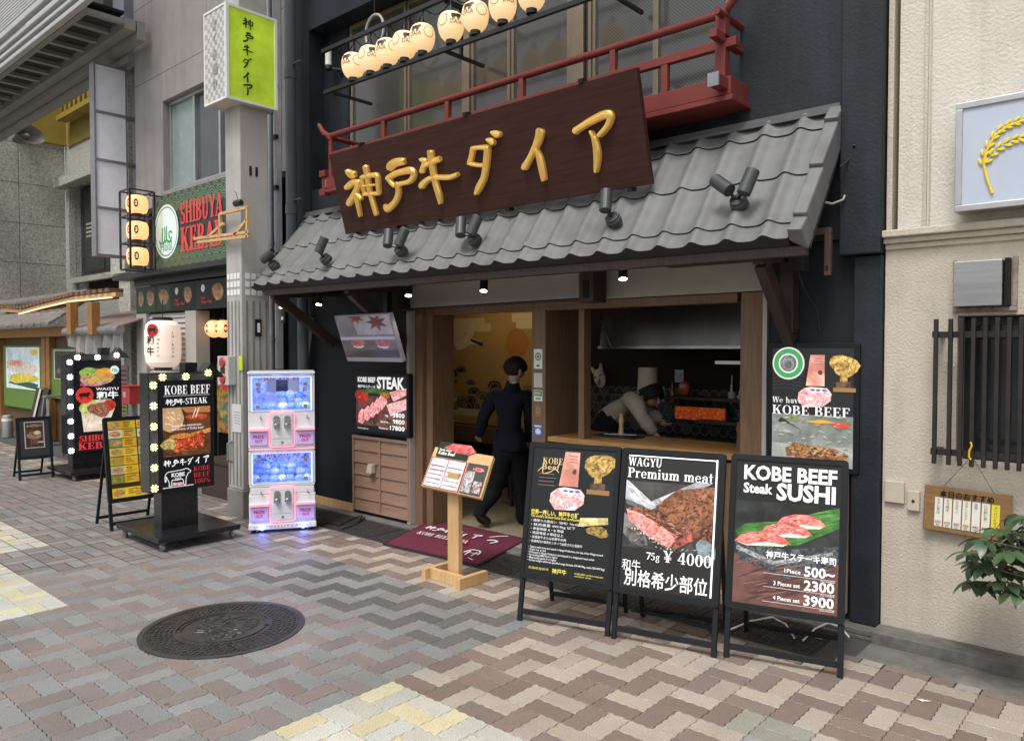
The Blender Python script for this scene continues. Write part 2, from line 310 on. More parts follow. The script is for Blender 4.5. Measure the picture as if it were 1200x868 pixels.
    G['t'] = (v(0.12, 0.15, 0.92, lo=0, hi=0) + [rect(0.02, 0.61, 0.38, X)] + arc(0.28, 0.16, 0.16, 0.17, 180, 300, 0.12, 0.05), 0.42)
    G['a'] = (v(0.37, 0.0, 0.5, hi=0) + arc(0.29, 0.47, 0.21, 0.20, 0, 160, 0.12, 0.05) + arc(0.27, 0.19, 0.22, 0.2, 60, 320, 0.12, 0.05) + dot(0.13, 0.5, 0.07), 0.58)
    G['v'] = (D(0.22, 0, 0.04, X, 0.13) + D(0.25, 0, 0.44, X, 0.05) + sr(0.11, X - 0.04, 0.24) + sr(0.47, X - 0.04, 0.18), 0.56)
    G['g'] = (arc(0.27, 0.42, 0.21, 0.25, 0, 360, 0.12, 0.05) + arc(0.28, -0.10, 0.25, 0.2, 0, 360, 0.1, 0.05) + [rect(0.42, 0.6, 0.56, 0.66)], 0.57)
    G['4'] = (V(0.40, 0, 1, wd=0.14, hi=0) + D(0.02, 0.27, 0.42, 1, 0.06) + [rect(0.02, 0.25, 0.66, 0.31)], 0.70)
    G['0'] = (arc(0.33, 0.5, 0.29, 0.52, 0, 360, 0.15, 0.05, n=28), 0.66)
    G['7'] = ([rect(0.05, 0.86, 0.60, 1.0)] + D(0.16, 0, 0.52, 0.9, 0.14), 0.64)
    G['5'] = (arc(0.28, 0.31, 0.29, 0.33, -140, 130, 0.15, 0.05) + [rect(0.10, 0.5, 0.15, 1.0), rect(0.10, 0.88, 0.52, 1.0)], 0.64)
    G['1'] = (V(0.22, 0, 1, wd=0.15, hi=0) + D(0.08, 0.84, 0.22, 1, 0.06), 0.56)
    G['%'] = (arc(0.2, 0.74, 0.18, 0.26, 0, 360, 0.1, 0.04) + arc(0.68, 0.26, 0.18, 0.26, 0, 360, 0.1, 0.04) + D(0.18, 0, 0.62, 1, 0.05), 0.9)
    G['¥'] = (V(0.29, 0, 0.48, hi=0) + D(0.31, 0.42, 0.04, 1, 0.18) + D(0.38, 0.42, 0.64, 1, 0.06) + sr(0.13, 0.955, 0.3) + sr(0.66, 0.955, 0.22) + [rect(0.08, 0.40, 0.66, 0.45), rect(0.08, 0.25, 0.66, 0.30)], 0.78)
    G[' '] = ([], 0.34)
    return G
SERIF = _serif()
class Sheet:
    """printed sheet in local x,z (facing -y); artwork and lettering are separate parts"""
    def __init__(self, x0, z0, w_, h_, y=0.0, M=None):
        self.x0, self.z0, self.w, self.h, self.y = x0, z0, w_, h_, y
        self.art = MB(M); self.M = M; self.small = MB(M); self.big = []; self.n = 0
    def _t(self, h):
        if h * self.h < 0.028: self.txt = self.small
        else: self.txt = MB(self.M); self.big.append(self.txt)
    def _p(self, b, pts, ly):
        f = b.face([(self.x0 + x * self.w, self.y - ly, self.z0 + z * self.h) for x, z in pts])
        return f
    def poly(self, pts, col, colb=None, t=0.0):
        self.n += 1; self.art.ink(col, colb, t); self._p(self.art, pts, 0.0012 + 0.0003 * min(self.n, 30)); return self
    def rect(self, a, b, c, d, col, colb=None, t=0.0): return self.poly([(a, b), (c, b), (c, d), (a, d)], col, colb, t)
    def blob(self, cx, cz, rx, rz, col, colb=None, t=0.0, n=22, jit=0.12, seed=0, rot=0.0):
        rnd = random.Random(seed + int(cx * 977 + cz * 631)); pts = []
        ph = rnd.random() * 6
        for k in range(n):
            a = 2 * math.pi * k / n; q = 1 + jit * (math.sin(2 * a + ph) * 0.5 + math.sin(3 * a + 2 * ph) * 0.4 + (rnd.random() - 0.5) * 0.5)
            x, z = rx * math.cos(a) * q, rz * math.sin(a) * q * 1.0
            pts.append((cx + x * math.cos(rot) - z * math.sin(rot) * self.h / self.w, cz + x * math.sin(rot) * self.w / self.h + z * math.cos(rot)))
        return self.poly(pts, col, colb, t)
    def speckle(self, pts, n, cols, ln, wd, ang=0.0, spread=0.5, seed=1):   # streaks and flecks kept inside a polygon: grain of meat, char, leaf veins
        rnd = random.Random(seed); xs = [p[0] for p in pts]; zs = [p[1] for p in pts]; k = self.w / self.h
        def inside(x, z):
            c = False
            for (x0, z0), (x1, z1) in zip(pts, pts[1:] + pts[:1]):
                if (z0 > z) != (z1 > z) and x < (x1 - x0) * (z - z0) / (z1 - z0) + x0: c = not c
            return c
        self.n += 1; ly = 0.0012 + 0.0003 * min(self.n, 30); q = 0
        for _ in range(n * 4):
            if q >= n: break
            x, z = rnd.uniform(min(xs), max(xs)), rnd.uniform(min(zs), max(zs)); a = ang + rnd.uniform(-spread, spread); L = ln * rnd.uniform(.4, 1.3) / 2; w_ = wd * rnd.uniform(.4, 1.3) / 2
            dx, dz = math.cos(a), math.sin(a)
            if not (inside(x + dx * L, z + dz * L * k) and inside(x - dx * L, z - dz * L * k)): continue
            q += 1; self.art.ink(*rnd.choice(cols)) if isinstance(cols[0][0], tuple) else self.art.ink(rnd.choice(cols)); b = rnd.uniform(-.3, .3)
            P = [(-L, 0), (-L * .3, -w_), (L * .4, -w_ * (1 + b)), (L, 0), (L * .3, w_), (-L * .4, w_ * (1 - b))]
            self._p(self.art, [(x + px * dx - pz * dz, z + (px * dz + pz * dx) * k) for px, pz in P], ly + 0.00002 * (q % 12))
        return self
    def disc(self, cx, cz, r, col, colb=None, t=0.0, n=28):   # r in metres / w
        k = self.w / self.h
        return self.poly([(cx + r * math.cos(2 * math.pi * i / n), cz + r * k * math.sin(2 * math.pi * i / n)) for i in range(n)], col, colb, t)
    def ring(self, cx, cz, r, wd, col, a0=0, a1=360, n=28):
        k = self.w / self.h; self.n += 1; self.art.ink(col)
        for i in range(n):
            a, b = R(a0 + (a1 - a0) * i / n), R(a0 + (a1 - a0) * (i + 1) / n)
            self._p(self.art, [(cx + r * math.cos(a), cz + r * k * math.sin(a)), (cx + r * math.cos(b), cz + r * k * math.sin(b)), (cx + (r - wd) * math.cos(b), cz + (r - wd) * k * math.sin(b)), (cx + (r - wd) * math.cos(a), cz + (r - wd) * k * math.sin(a))], 0.0012 + 0.0003 * min(self.n, 30))
        return self
    def stroke(self, pts, col, n=4):          # pts (x,z,width) as fractions of the sheet width
        self.n += 1; self.art.ink(col); k = self.w / self.h
        c, L, Rr = ribbon_sides([(x, z, wd) for x, z, wd in pts], n)
        for i in range(len(c) - 1): self._p(self.art, [(q[0], q[1] * k) for q in (L[i], L[i + 1], Rr[i + 1], Rr[i])], 0.0012 + 0.0003 * min(self.n, 30))
        return self
    def text(self, body, x, z, h, col, align='l', bold=0.0, sx=1.0, cjk=False, fit=None, rot=0.0):
        V, F = glyphs(body, bold); 
        if not V: return self
        x0 = min(p[0] for p in V); x1 = max(p[0] for p in V); sz = h * self.h / (0.86 if cjk else 0.70)
        wid = (x1 - x0) * sz * sx
        if fit: sx *= fit * self.w / wid; wid = fit * self.w
        ox = self.x0 + x * self.w - {'l': 0, 'c': wid / 2, 'r': wid}[align]; oz = self.z0 + z * self.h
        self._t(h); self.txt.ink(col); y = self.y - 0.0105
        vv = [self.txt.v((ox + (a - x0) * sz * sx, y, oz + b * sz)) for a, b in V]
        for f in F: self.txt.f([vv[i] for i in f])
        return self
    def serif(self, body, x, z, h, col, align='l', sx=1.0, fit=None, gap=0.04, fat=0.0):
        tot = sum(SERIF[c][1] + gap for c in body) - gap; hh = h * self.h; wid = tot * hh * sx
        if fit: sx *= fit * self.w / wid; wid = fit * self.w
        ox = self.x0 + x * self.w - {'l': 0, 'c': wid / 2, 'r': wid}[align]; oz = self.z0 + z * self.h
        self._t(h); self.txt.ink(col); adv = 0; k = 0
        for c in body:
            for pl in SERIF[c][0]:
                for da, db in (((0, 0),) if not fat else ((-fat, -fat * .5), (fat, -fat * .5), (-fat, fat * .5), (fat, fat * .5))):
                    k += 1; self.txt.face([(ox + (adv + a + da) * hh * sx, self.y - 0.0105 - 0.00004 * (k % 24), oz + (b + db) * hh) for a, b in pl])
            adv += SERIF[c][1] + gap
        return self
    def brush(self, key, x, z, h, col, sx=1.0, thick=1.0):   # x,z lower-left corner of the character box (fractions)
        x0, z0, x1, z1, st = BRUSH[key]; hh = h * self.h / max(z1 - z0, x1 - x0); self._t(h); self.txt.ink(col); k = 0
        ox = self.x0 + x * self.w; oz = self.z0 + z * self.h
        for pts in st:
            c, L, Rr = ribbon_sides([((a - x0) * hh * sx, (b - z0) * hh, wd * hh * thick) for a, b, wd in pts], 4)
            k += 1; y = self.y - 0.0105 - 0.0001 * k
            for i in range(len(c) - 1): self.txt.face([(ox + q[0], y, oz + q[1]) for q in (L[i], L[i + 1], Rr[i + 1], Rr[i])])
        return self
    def cow(self, cx, cz, wd, col, flip=False, line=None):
        P = [(0, .55), (.02, .72), (.08, .86), (.2, .9), (.5, .92), (.72, .95), (.8, 1.0), (.88, .98), (.93, .90), (1.0, .84), (.98, .74), (.90, .70), (.86, .58), (.82, .45), (.80, .2), (.80, 0), (.72, 0), (.71, .25), (.66, .38), (.45, .34), (.28, .38), (.25, .2), (.24, 0), (.16, 0), (.16, .25), (.10, .45), (.05, .62), (.04, .3), (.01, .3)]
        hh = wd * 0.62 * self.w / self.h
        pts = [(cx + ((1 - x if flip else x) - 0.5) * wd, cz + (z - 0.5) * hh) for x, z in P]
        if line:
            self.n += 1
            for a, b in zip(pts, pts[1:] + pts[:1]): 
                dx, dz = b[0] - a[0], (b[1] - a[1]) * self.h / self.w; d = math.hypot(dx, dz) or 1; nx, nz = -dz / d * line / 2, dx / d * line / 2 * self.w / self.h
                self.art.ink(col); self._p(self.art, [(a[0] + nx, a[1] + nz), (b[0] + nx, b[1] + nz), (b[0] - nx, b[1] - nz), (a[0] - nx, a[1] - nz)], 0.0012 + 0.0003 * min(self.n, 30))
        else: self.poly(pts, col)
        return self
    def build(self, parent, m, mt=None, an='artwork', tn='lettering'):
        a = self.art.build(an, m, parent, recalc=False) if self.n else self.art.bm.free()
        for b in [self.small] + self.big:
            if len(b.bm.faces): b.build(tn, mt or m, parent, recalc=False)
            else: b.bm.free()
        return a
# ================================================================== GROUND
M_NAVY = mat('navy_paint', (0.0145, 0.0178, 0.0235), 0.55, spec=0.3, var=0.25, scale=3, bump=0.5, bscale=45, bdist=0.006, dirt=0.25, streak=-0.5)
M_NAVYS = mat('navy_plaster', (0.0115, 0.0142, 0.019), 0.6, spec=0.25, var=0.25, scale=2, bump=0.15, bscale=80)
M_CREAM = mat('cream_stucco', (0.51, 0.455, 0.375), 0.85, var=0.08, scale=2.5, bump=1.0, bscale=70, bdist=0.006, dirt=0.2, streak=0.14)
M_CREAM2 = mat('cream_rough_stucco', (0.60, 0.565, 0.495), 0.85, var=0.07, scale=2, bump=0.8, bscale=60, bdist=0.008, dirt=0.14, streak=0.16)
M_CONC = mat('concrete', (0.135, 0.13, 0.117), 0.85, var=0.3, scale=8, bump=0.6, bscale=60, dirt=0.55)
M_BLACK = mat('black_paint', (0.012, 0.013, 0.016), 0.38, var=0.2, scale=20)
M_BLACKM = mat('matt_black', (0.01, 0.01, 0.011), 0.7, var=0.2, scale=20)
M_DARK = mat('dark_void', (0.004, 0.004, 0.004), 0.9, var=0.1)
M_STEEL = mat('stainless_steel', (0.42, 0.42, 0.42), 0.28, metal=1.0, var=0.1, scale=3, stretch=(1, 1, 20), dirt=0.1)
M_GALV = mat('galvanised_steel', (0.27, 0.28, 0.29), 0.5, metal=0.6, var=0.15, scale=6, dirt=0.2)
M_TRIM = wood('dark_trim_wood', (0.055, 0.036, 0.028), (0.03, 0.02, 0.016), 0.55, stretch=(14, 1, 1))
M_FRAME = wood('brown_timber', (0.21, 0.125, 0.07), (0.13, 0.075, 0.042), 0.5, stretch=(14, 14, 1), scale=3)
M_PINE = wood('pale_pine', (0.62, 0.40, 0.20), (0.48, 0.29, 0.13), 0.5, stretch=(9, 9, 1), scale=3, bump=0.05)
M_PLANK = wood('pinkish_plank', (0.33, 0.205, 0.15), (0.23, 0.14, 0.10), 0.5, stretch=(1, 4, 16), scale=3)
M_WHITE = mat('white_paint', (0.72, 0.72, 0.70), 0.4, var=0.04)
M_GREYM = mat('warm_grey_metal', (0.36, 0.34, 0.31), 0.5, var=0.08, scale=3, dirt=0.12)
M_GLASS = mat('dark_glass', (0.02, 0.023, 0.026), 0.08, var=0.15, scale=1.5, spec=0.8)
M_PRINT = printmat('print', 0.0, 0.45)
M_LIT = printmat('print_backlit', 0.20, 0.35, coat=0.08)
M_LED = printmat('print_led_box', 0.50, 0.3, coat=0.08)

def ground():
    g = MB(); g.box(-160, 160, -60, 160, -0.5, -0.012)
    struct(g.build('ground', mat('asphalt', (0.06, 0.06, 0.06), 0.9, bump=0.4, bscale=120)))
    m = bpy.data.materials.new('paver_blocks'); m.use_nodes = True; n = m.node_tree.nodes; l = m.node_tree.links; b = n['Principled BSDF']
    at = n.new('ShaderNodeAttribute'); at.attribute_name = 'Col'; tc = n.new('ShaderNodeTexCoord')
    n1 = n.new('ShaderNodeTexNoise'); n1.inputs['Scale'].default_value = 190; n1.inputs['Detail'].default_value = 3; l.new(tc.outputs['Object'], n1.inputs['Vector'])
    n2 = n.new('ShaderNodeTexNoise'); n2.inputs['Scale'].default_value = 1.3; n2.inputs['Detail'].default_value = 7; n2.inputs['Roughness'].default_value = 0.68; l.new(tc.outputs['Object'], n2.inputs['Vector'])
    r1 = n.new('ShaderNodeMapRange'); r1.inputs['From Min'].default_value = 0.3; r1.inputs['From Max'].default_value = 0.7; r1.inputs['To Min'].default_value = 0.55; r1.inputs['To Max'].default_value = 1.5; l.new(n1.outputs['Fac'], r1.inputs['Value'])
    r2 = n.new('ShaderNodeMapRange'); r2.inputs['From Min'].default_value = 0.32; r2.inputs['From Max'].default_value = 0.7; r2.inputs['To Min'].default_value = 1.12; r2.inputs['To Max'].default_value = 0.76; l.new(n2.outputs['Fac'], r2.inputs['Value'])
    mu = n.new('ShaderNodeMath'); mu.operation = 'MULTIPLY'; l.new(r1.outputs[0], mu.inputs[0])
    vo = n.new('ShaderNodeTexVoronoi'); vo.inputs['Scale'].default_value = 2.6; vo.inputs['Randomness'].default_value = 1.0; l.new(tc.outputs['Object'], vo.inputs['Vector'])
    rg = n.new('ShaderNodeMapRange'); rg.inputs['From Min'].default_value = 0.030; rg.inputs['From Max'].default_value = 0.055; rg.inputs['To Min'].default_value = 0.45; rg.inputs['To Max'].default_value = 1.0; l.new(vo.outputs['Distance'], rg.inputs['Value'])
    mg = n.new('ShaderNodeMath'); mg.operation = 'MULTIPLY'; l.new(r2.outputs[0], mg.inputs[0]); l.new(rg.outputs[0], mg.inputs[1]); l.new(mg.outputs[0], mu.inputs[1])
    sv = n.new('ShaderNodeVectorMath'); sv.operation = 'SCALE'; l.new(at.outputs['Color'], sv.inputs[0]); l.new(mu.outputs[0], sv.inputs['Scale']); l.new(sv.outputs[0], b.inputs['Base Color'])
    r3 = n.new('ShaderNodeMapRange'); r3.inputs['From Min'].default_value = 0.35; r3.inputs['From Max'].default_value = 0.65; r3.inputs['To Min'].default_value = 0.42; r3.inputs['To Max'].default_value = 0.66; l.new(n2.outputs['Fac'], r3.inputs['Value']); l.new(r3.outputs[0], b.inputs['Roughness'])
    bp = n.new('ShaderNodeBump'); bp.inputs['Strength'].default_value = 0.45; bp.inputs['Distance'].default_value = 0.0025; l.new(n1.outputs['Fac'], bp.inputs['Height']); l.new(bp.outputs[0], b.inputs['Normal'])
    C = 0.1205; OX, OY = -3.22, 2.64; AMP = 0.0045; GAP = 0.0019; PER = C / 2
    rnd = random.Random(3)
    tri = lambda t: (lambda f: 4 * f if f < 0.25 else (2 - 4 * f if f < 0.75 else 4 * f - 4))((t / PER) % 1.0)
    bm = MB()
    BR, BE, GR, DK, PK = (0.190, 0.145, 0.124), (0.345, 0.298, 0.248), (0.214, 0.214, 0.208), (0.112, 0.108, 0.103), (0.200, 0.168, 0.156)
    PY, PW = (0.50, 0.455, 0.30), (0.45, 0.44, 0.395)
    def colour(px, py, r, A):
        nzv = noise.noise((px * 0.8, py * 0.8, 1.7)); odd = A
        if px > -3.22 and py < 2.64 or (px < -5.83 and py < 1.9) or (px < -7.75 and 2.0 < py < 2.42):
            return PY if A and rnd.random() < 0.85 else PW
        if px < -3.22 and py < 3.88:
            if px < -7.6: return PK if odd or nzv > 0.25 else GR
            if not odd: return GR
            return DK if (py > 3.02 and px > -5.6) else PK
        if rnd.random() < 0.06: return BE if odd else BR
        if px > -1.6 and py < 3.62 and px < -1.0 and rnd.random() < 0.75: return (0.25, 0.25, 0.215) if py > 3.4 else (0.26, 0.265, 0.265)
        if py > 3.88 and px < -6.5 and rnd.random() < 0.4: return PK
        return BR if odd else BE
    def edge(p0, p1, k, wavy):
        if not wavy: return [p0]
        out = []
        for q in range(k):
            t = q / k; x = p0[0] + (p1[0] - p0[0]) * t; y = p0[1] + (p1[1] - p0[1]) * t
            if abs(p0[1] - p1[1]) < 1e-6: y += AMP * tri(x - OX)
            else: x += AMP * tri(y - OY)
            out.append((x, y))
        return out
    def block(i, j, wx, wy, r, A):
        x0, y0 = OX + i * C, OY + j * C; x1, y1 = x0 + wx * C, y0 + wy * C
        cx, cy = (x0 + x1) / 2, (y0 + y1) / 2
        lim = 4.438 if cx < -1.5 else 4.648
        if y0 > lim - 0.02: return
        cut = y1 > lim; y1 = min(y1, lim); cy = (y0 + y1) / 2
        base = colour(cx, cy, r, A); q = 1 + rnd.uniform(-0.11, 0.11); tn = rnd.uniform(-0.03, 0.03)
        c = (base[0] * q * (1 + tn), base[1] * q, base[2] * q * (1 - tn)); bm.ink(c)
        near = math.hypot(cx, cy) < 7.2 and not cut
        P = edge((x0, y0), (x1, y0), 12 * wx, near) + edge((x1, y0), (x1, y1), 12 * wy, near) + edge((x1, y1), (x0, y1), 12 * wx, near) + edge((x0, y1), (x0, y0), 12 * wy, near)
        dz = rnd.uniform(-0.0008, 0.0008); tx, ty = rnd.uniform(-.002, .002), rnd.uniform(-.002, .002)
        def ring(g, z): 
            return [bm.v((x + (g if x < cx - 0.052 * wx else (-g if x > cx + 0.052 * wx else 0)), y + (g if y < cy - 0.052 * wy else (-g if y > cy + 0.052 * wy else 0)), z + tx * (x - cx) + ty * (y - cy))) for x, y in P]
        top = ring(GAP + 0.0022, dz); bm.f(top)
        if near:
            mid = ring(GAP, dz - 0.0025); bot = ring(GAP, -0.0115); k = len(P)
            for a in range(k):
                b2 = (a + 1) % k; bm.f([mid[a], mid[b2], top[b2], top[a]]); bm.f([bot[a], bot[b2], mid[b2], mid[a]])
    for I in range(-90, 20):
        for J in range(-26, 9):
            i, j = 2 * I, 2 * J
            if (I + J) % 2 == 0: block(i, j, 2, 1, I, True); block(i, j + 1, 2, 1, I, False)
            else: block(i, j, 1, 2, I, True); block(i + 1, j, 1, 2, I, False)
    o = bm.build('pavement', m, recalc=True); struct(o)
    # concrete margins, gutter with cast iron grates, step under the cream house
    k = MB(); k.box(-8.3, -1.46, 4.98, 5.16, -0.011, 0.012); k.box(-8.3, -1.46, 4.44, 4.47, -0.011, 0.002); k.box(-9.5, -8.31, 4.46, 5.16, -0.011, 0.004)
    struct(k.build('kerb', M_CONC, bevel=0.004))
    k = MB(); k.box(-1.455, 2.5, 4.655, 4.925, -0.011, 0.003); k.box(-1.455, 2.5, 4.93, 5.10, -0.011, 0.075); k.box(-1.75, -1.46, 4.985, 5.2, 0.013, 0.05)
    struct(k.build('kerb', M_CONC, bevel=0.012))
    for xg in [-8.25 + 0.6 * q for q in range(11)]:
        x1 = min(xg + 0.59, -1.47)
        if x1 - xg < 0.3: continue
        t = MB(); t.box(xg, x1, 4.475, 4.975, -0.010, -0.004)
        for q in range(14):
            yy = 4.485 + q * 0.035; t.box(xg + 0.01, x1 - 0.01, yy, yy + 0.016, -0.004, 0.004)
        for q in range(12):
            xx = xg + 0.02 + q * (x1 - xg - 0.04) / 11; t.box(xx - 0.005, xx + 0.005, 4.48, 4.97, -0.004, 0.0032)
        tag(t.build('drain_grate', mat('cast_grate', (0.055, 0.052, 0.048), 0.6, metal=0.4, var=0.3, scale=12)), 'dark slotted drain cover set flush along the restaurant front', 'drain cover', 'drain covers along the restaurant front')
ground()

# manhole
def manhole():
    c = on(262, 735.5, z=0); t = thing('manhole_cover', 'round ornate cast iron manhole cover in the grey paving', 'manhole', (c.x, c.y, 0.004), R(30))
    M = mat('cast_iron', (0.060, 0.056, 0.054), 0.42, metal=0.35, var=0.35, scale=14, bump=0.3, bscale=90)
    a = MB(); a.lathe([(0.505, -0.011), (0.505, 0.003), (0.47, 0.004), (0.468, -0.001), (0.0001, -0.001)], n=72, cap=False); a.build('rim', M, t)
    b = MB()
    for r0, r1 in ((0.455, 0.463), (0.285, 0.30), (0.255, 0.262)): b.lathe([(r0, -0.001), (r0, 0.005), (r1, 0.005), (r1, -0.001)], n=72, cap=False)
    for k in range(5):                       # interlocking studs between the rings
        r = 0.312 + k * 0.031; nn = int(2 * math.pi * r / 0.036)
        for q in range(nn):
            an = 2 * math.pi * (q + 0.5 * (k % 2)) / nn
            T = Matrix.Rotation(an, 4, 'Z') @ Matrix.Translation((r, 0, 0)); bb = MB(T)
            b.M = T @ Matrix.Rotation(R(45 if q % 2 else -45), 4, 'Z'); b.box(-0.013, 0.013, -0.006, 0.006, -0.001, 0.005); b.M = I4; bb.bm.free()
    rnd = random.Random(5)
    for k in range(26):                      # relief of the centre: petals, waves
        an = 2 * math.pi * k / 26; r = 0.07 + 0.14 * rnd.random()
        pts = [((r + 0.03 * math.sin(q * 0.9)) * math.cos(an + q * 0.10), (r + 0.03 * math.sin(q * 0.9)) * math.sin(an + q * 0.10), 0.0005) for q in range(7)]
        b.tube(pts, 0.0055, 5)
    for q in range(5):
        an = 2 * math.pi * q / 5; b.tube([(0.02 * math.cos(an), 0.02 * math.sin(an), 0), (0.07 * math.cos(an - .25), 0.07 * math.sin(an - .25), 0.001), (0.085 * math.cos(an), 0.085 * math.sin(an), 0.001), (0.07 * math.cos(an + .25), 0.07 * math.sin(an + .25), 0.001), (0.02 * math.cos(an), 0.02 * math.sin(an), 0)], 0.006, 5)
    b.build('relief', M, t)
    h = MB()
    for an in (20, 140, 200, 320): h.box(0.27 * math.cos(R(an)) - 0.014, 0.27 * math.cos(R(an)) + 0.014, 0.27 * math.sin(R(an)) - 0.008, 0.27 * math.sin(R(an)) + 0.008, -0.0008, 0.0058)
    h.build('lifting_slot', M_DARK, t)
manhole()

# ================================================================== CREAM HOUSE (right)
def cream_house():
    t = thing('cream_building', 'cream stucco house wall with a moulded ledge, with a barred window, next to the restaurant', 'building', (-1.42, YF, 0))
    ox, oy = -1.42, YF
    def P(x0, x1, y0, y1, z0, z1, b): b.box(x0 - ox, x1 - ox, y0 - oy, y1 - oy, z0, z1)
    wl, wr, wz0, wz1 = -1.05, 0.6, 1.13, 1.99
    b = MB(); P(-1.45, 3.0, 5.11, 9, 0.0, wz0, b); P(-1.45, wl, 5.11, 9, wz0, 2.42, b); P(wr, 3, 5.11, 9, wz0, 2.42, b); P(wl, wr, 5.11, 9, wz1, 2.42, b); P(wl, wr, 5.40, 9, wz0, wz1, b)
    P(wl - 0.1, wl - 0.01, 5.115, 5.12, 1, 1.01, b)
    b.build('wall', M_CREAM, t)
    b = MB(); P(-1.385, 3, 5.115, 9, 2.52, 8, b); b.build('upper_wall', M_CREAM2, t)
    b = MB(); P(-1.245, -1.225, 5.10, 5.115, 2.52, 8, b); P(-1.212, -1.207, 5.105, 5.115, 2.52, 8, b); b.build('wall_joint', M_CREAM, t, bevel=0.004)
    b = MB(); P(-1.448, -1.415, 5.10, 5.6, 2.52, 8, b); b.build('edge_pier', M_CREAM, t, bevel=0.004)
    b = MB(); P(-1.455, 3, 5.065, 5.11, 2.44, 2.475, b); P(-1.455, 3, 5.035, 5.11, 2.475, 2.52, b); P(-1.45, 3, 5.09, 5.11, 2.405, 2.44, b); b.build('ledge', M_CREAM, t, bevel=0.008)
    b = MB(); P(-1.415, -1.385, 5.55, 5.7, 2.52, 8, b); b.build('gap_shadow_board', M_DARK, t)
    # window behind the grille
    wf = MB(); P(wl, wr, 5.30, 5.34, wz0, wz0 + .05, wf); P(wl, wr, 5.30, 5.34, wz1 - .05, wz1, wf); P(wl, wl + .05, 5.30, 5.34, wz0 + .05, wz1 - .05, wf); P(-0.72, -0.67, 5.30, 5.34, wz0 + .05, wz1 - .05, wf)
    wfo = wf.build('window', M_BLACK, t)
    g = MB(); P(wl, wr, 5.35, 5.36, wz0, wz1, g); g.build('pane', M_GLASS, wfo)
    # duct cover in a chipped opening
    v0, v1 = on(1120, 308, y=5.06), on(1176, 358, y=5.06)
    vb = MB(); P(v0.x, v1.x, 5.0, 5.112, v1.z, v0.z, vb); vb.build('vent_box', M_STEEL, t, bevel=0.004)
    vd = MB(); P(v1.x + 0.004, v1.x + 0.028, 5.05, 5.113, v1.z, v0.z + .01, vd); vd.build('vent_gap', M_DARK, t)
    vr = MB(); P(v0.x - .02, v1.x + .06, 5.09, 5.112, v1.z - .03, v1.z - .004, vr); P(v1.x + .035, v1.x + .06, 5.09, 5.112, v1.z - .004, v0.z + .02, vr); P(v0.x - .02, v0.x - .005, 5.095, 5.112, v1.z - .004, v0.z + .02, vr)
    vr.build('vent_surround', mat('rusty_mortar', (0.26, 0.22, 0.18), 0.9, var=0.4, scale=25, bump=0.6), t, bevel=0.004)
    return t
cream_house()
def wall_boxes():
    for (a, b_, c, d), lab in (((1037, 562, 1060, 590), 'larger beige blank cover plate low on the cream wall'), ((1064, 574, 1078, 599), 'smaller beige keyhole switch plate low on the cream wall')):
        p, q = on(a, b_, y=5.1), on(c, d, y=5.1); t = thing('wall_plate', lab, 'cover plate', ((p.x + q.x) / 2, 5.11, (p.z + q.z) / 2))
        w_, h_ = (q.x - p.x), (p.z - q.z); b = MB(); b.box(-w_ / 2, w_ / 2, -0.025, 0.0, -h_ / 2, h_ / 2); b.build('plate', mat('plate_beige', (0.48, 0.42, 0.34), 0.5), t, bevel=0.005)
        if 'keyhole' in lab:
            b = MB(); b.lathe([(0.009, 0), (0.009, 0.004), (0.001, 0.005)], T=Matrix.Translation((0, -0.025, 0)) @ Matrix.Rotation(R(90), 4, 'X'), n=14); b.build('keyhole', M_BLACK, t)
wall_boxes()
def grille():
    y = 4.96; a = on(1092, 374, y=y); z0, z1 = on(1095, 543, y=y).z, a.z
    t = thing('window_grille', 'dark brown steel window grille standing off the cream wall', 'window grille', (a.x, y, z0))
    M = mat('brown_steel', (0.022, 0.018, 0.016), 0.5, metal=0.3, var=0.3)
    xs = [on(u, 450, y=y).x for u in (1096, 1113, 1126, 1140, 1154, 1168, 1182, 1196, 1210, 1224, 1238, 1253, 1268, 1284, 1300, 1317, 1334, 1352, 1371, 1390, 1410, 1431, 1453, 1476, 1500, 1525, 1551, 1578)]
    fr = MB()
    for z in (z0 + 0.07, z1 - 0.09): fr.box(0, xs[-1] - a.x + .3, 0.012, 0.03, z - z0 - .018, z - z0 + .018)
    for z in (z0 + 0.07, z1 - 0.09): fr.box(0.01, 0.04, 0.03, 0.15, z - z0 - .015, z - z0 + .015)
    fr.build('rail', M, t, split=True)
    for i, x in enumerate(xs):
        b = MB(); ex = 0.03 if i == 0 else 0; b.box(x - a.x - .011, x - a.x + .011, -0.012, 0.012, -0.03 * (i > 0) * 0, z1 - z0); b.build('bar', M, t, bevel=0.002)
    # yellow plastic clip on a bar
    b = MB(); p = on(1137, 528, y=y - 0.02)
    b.tube([(p.x, p.y, p.z + .05), (p.x + .008, p.y, p.z + .03), (p.x - .004, p.y, p.z), (p.x - .006, p.y, p.z - .035), (p.x + .004, p.y, p.z - .05)], 0.005, 6)
    tag(b.build('hook', mat('yellow_plastic', (0.75, 0.45, 0.02), 0.4)), 'small yellow hook clipped on the window grille', 'hook')
grille()
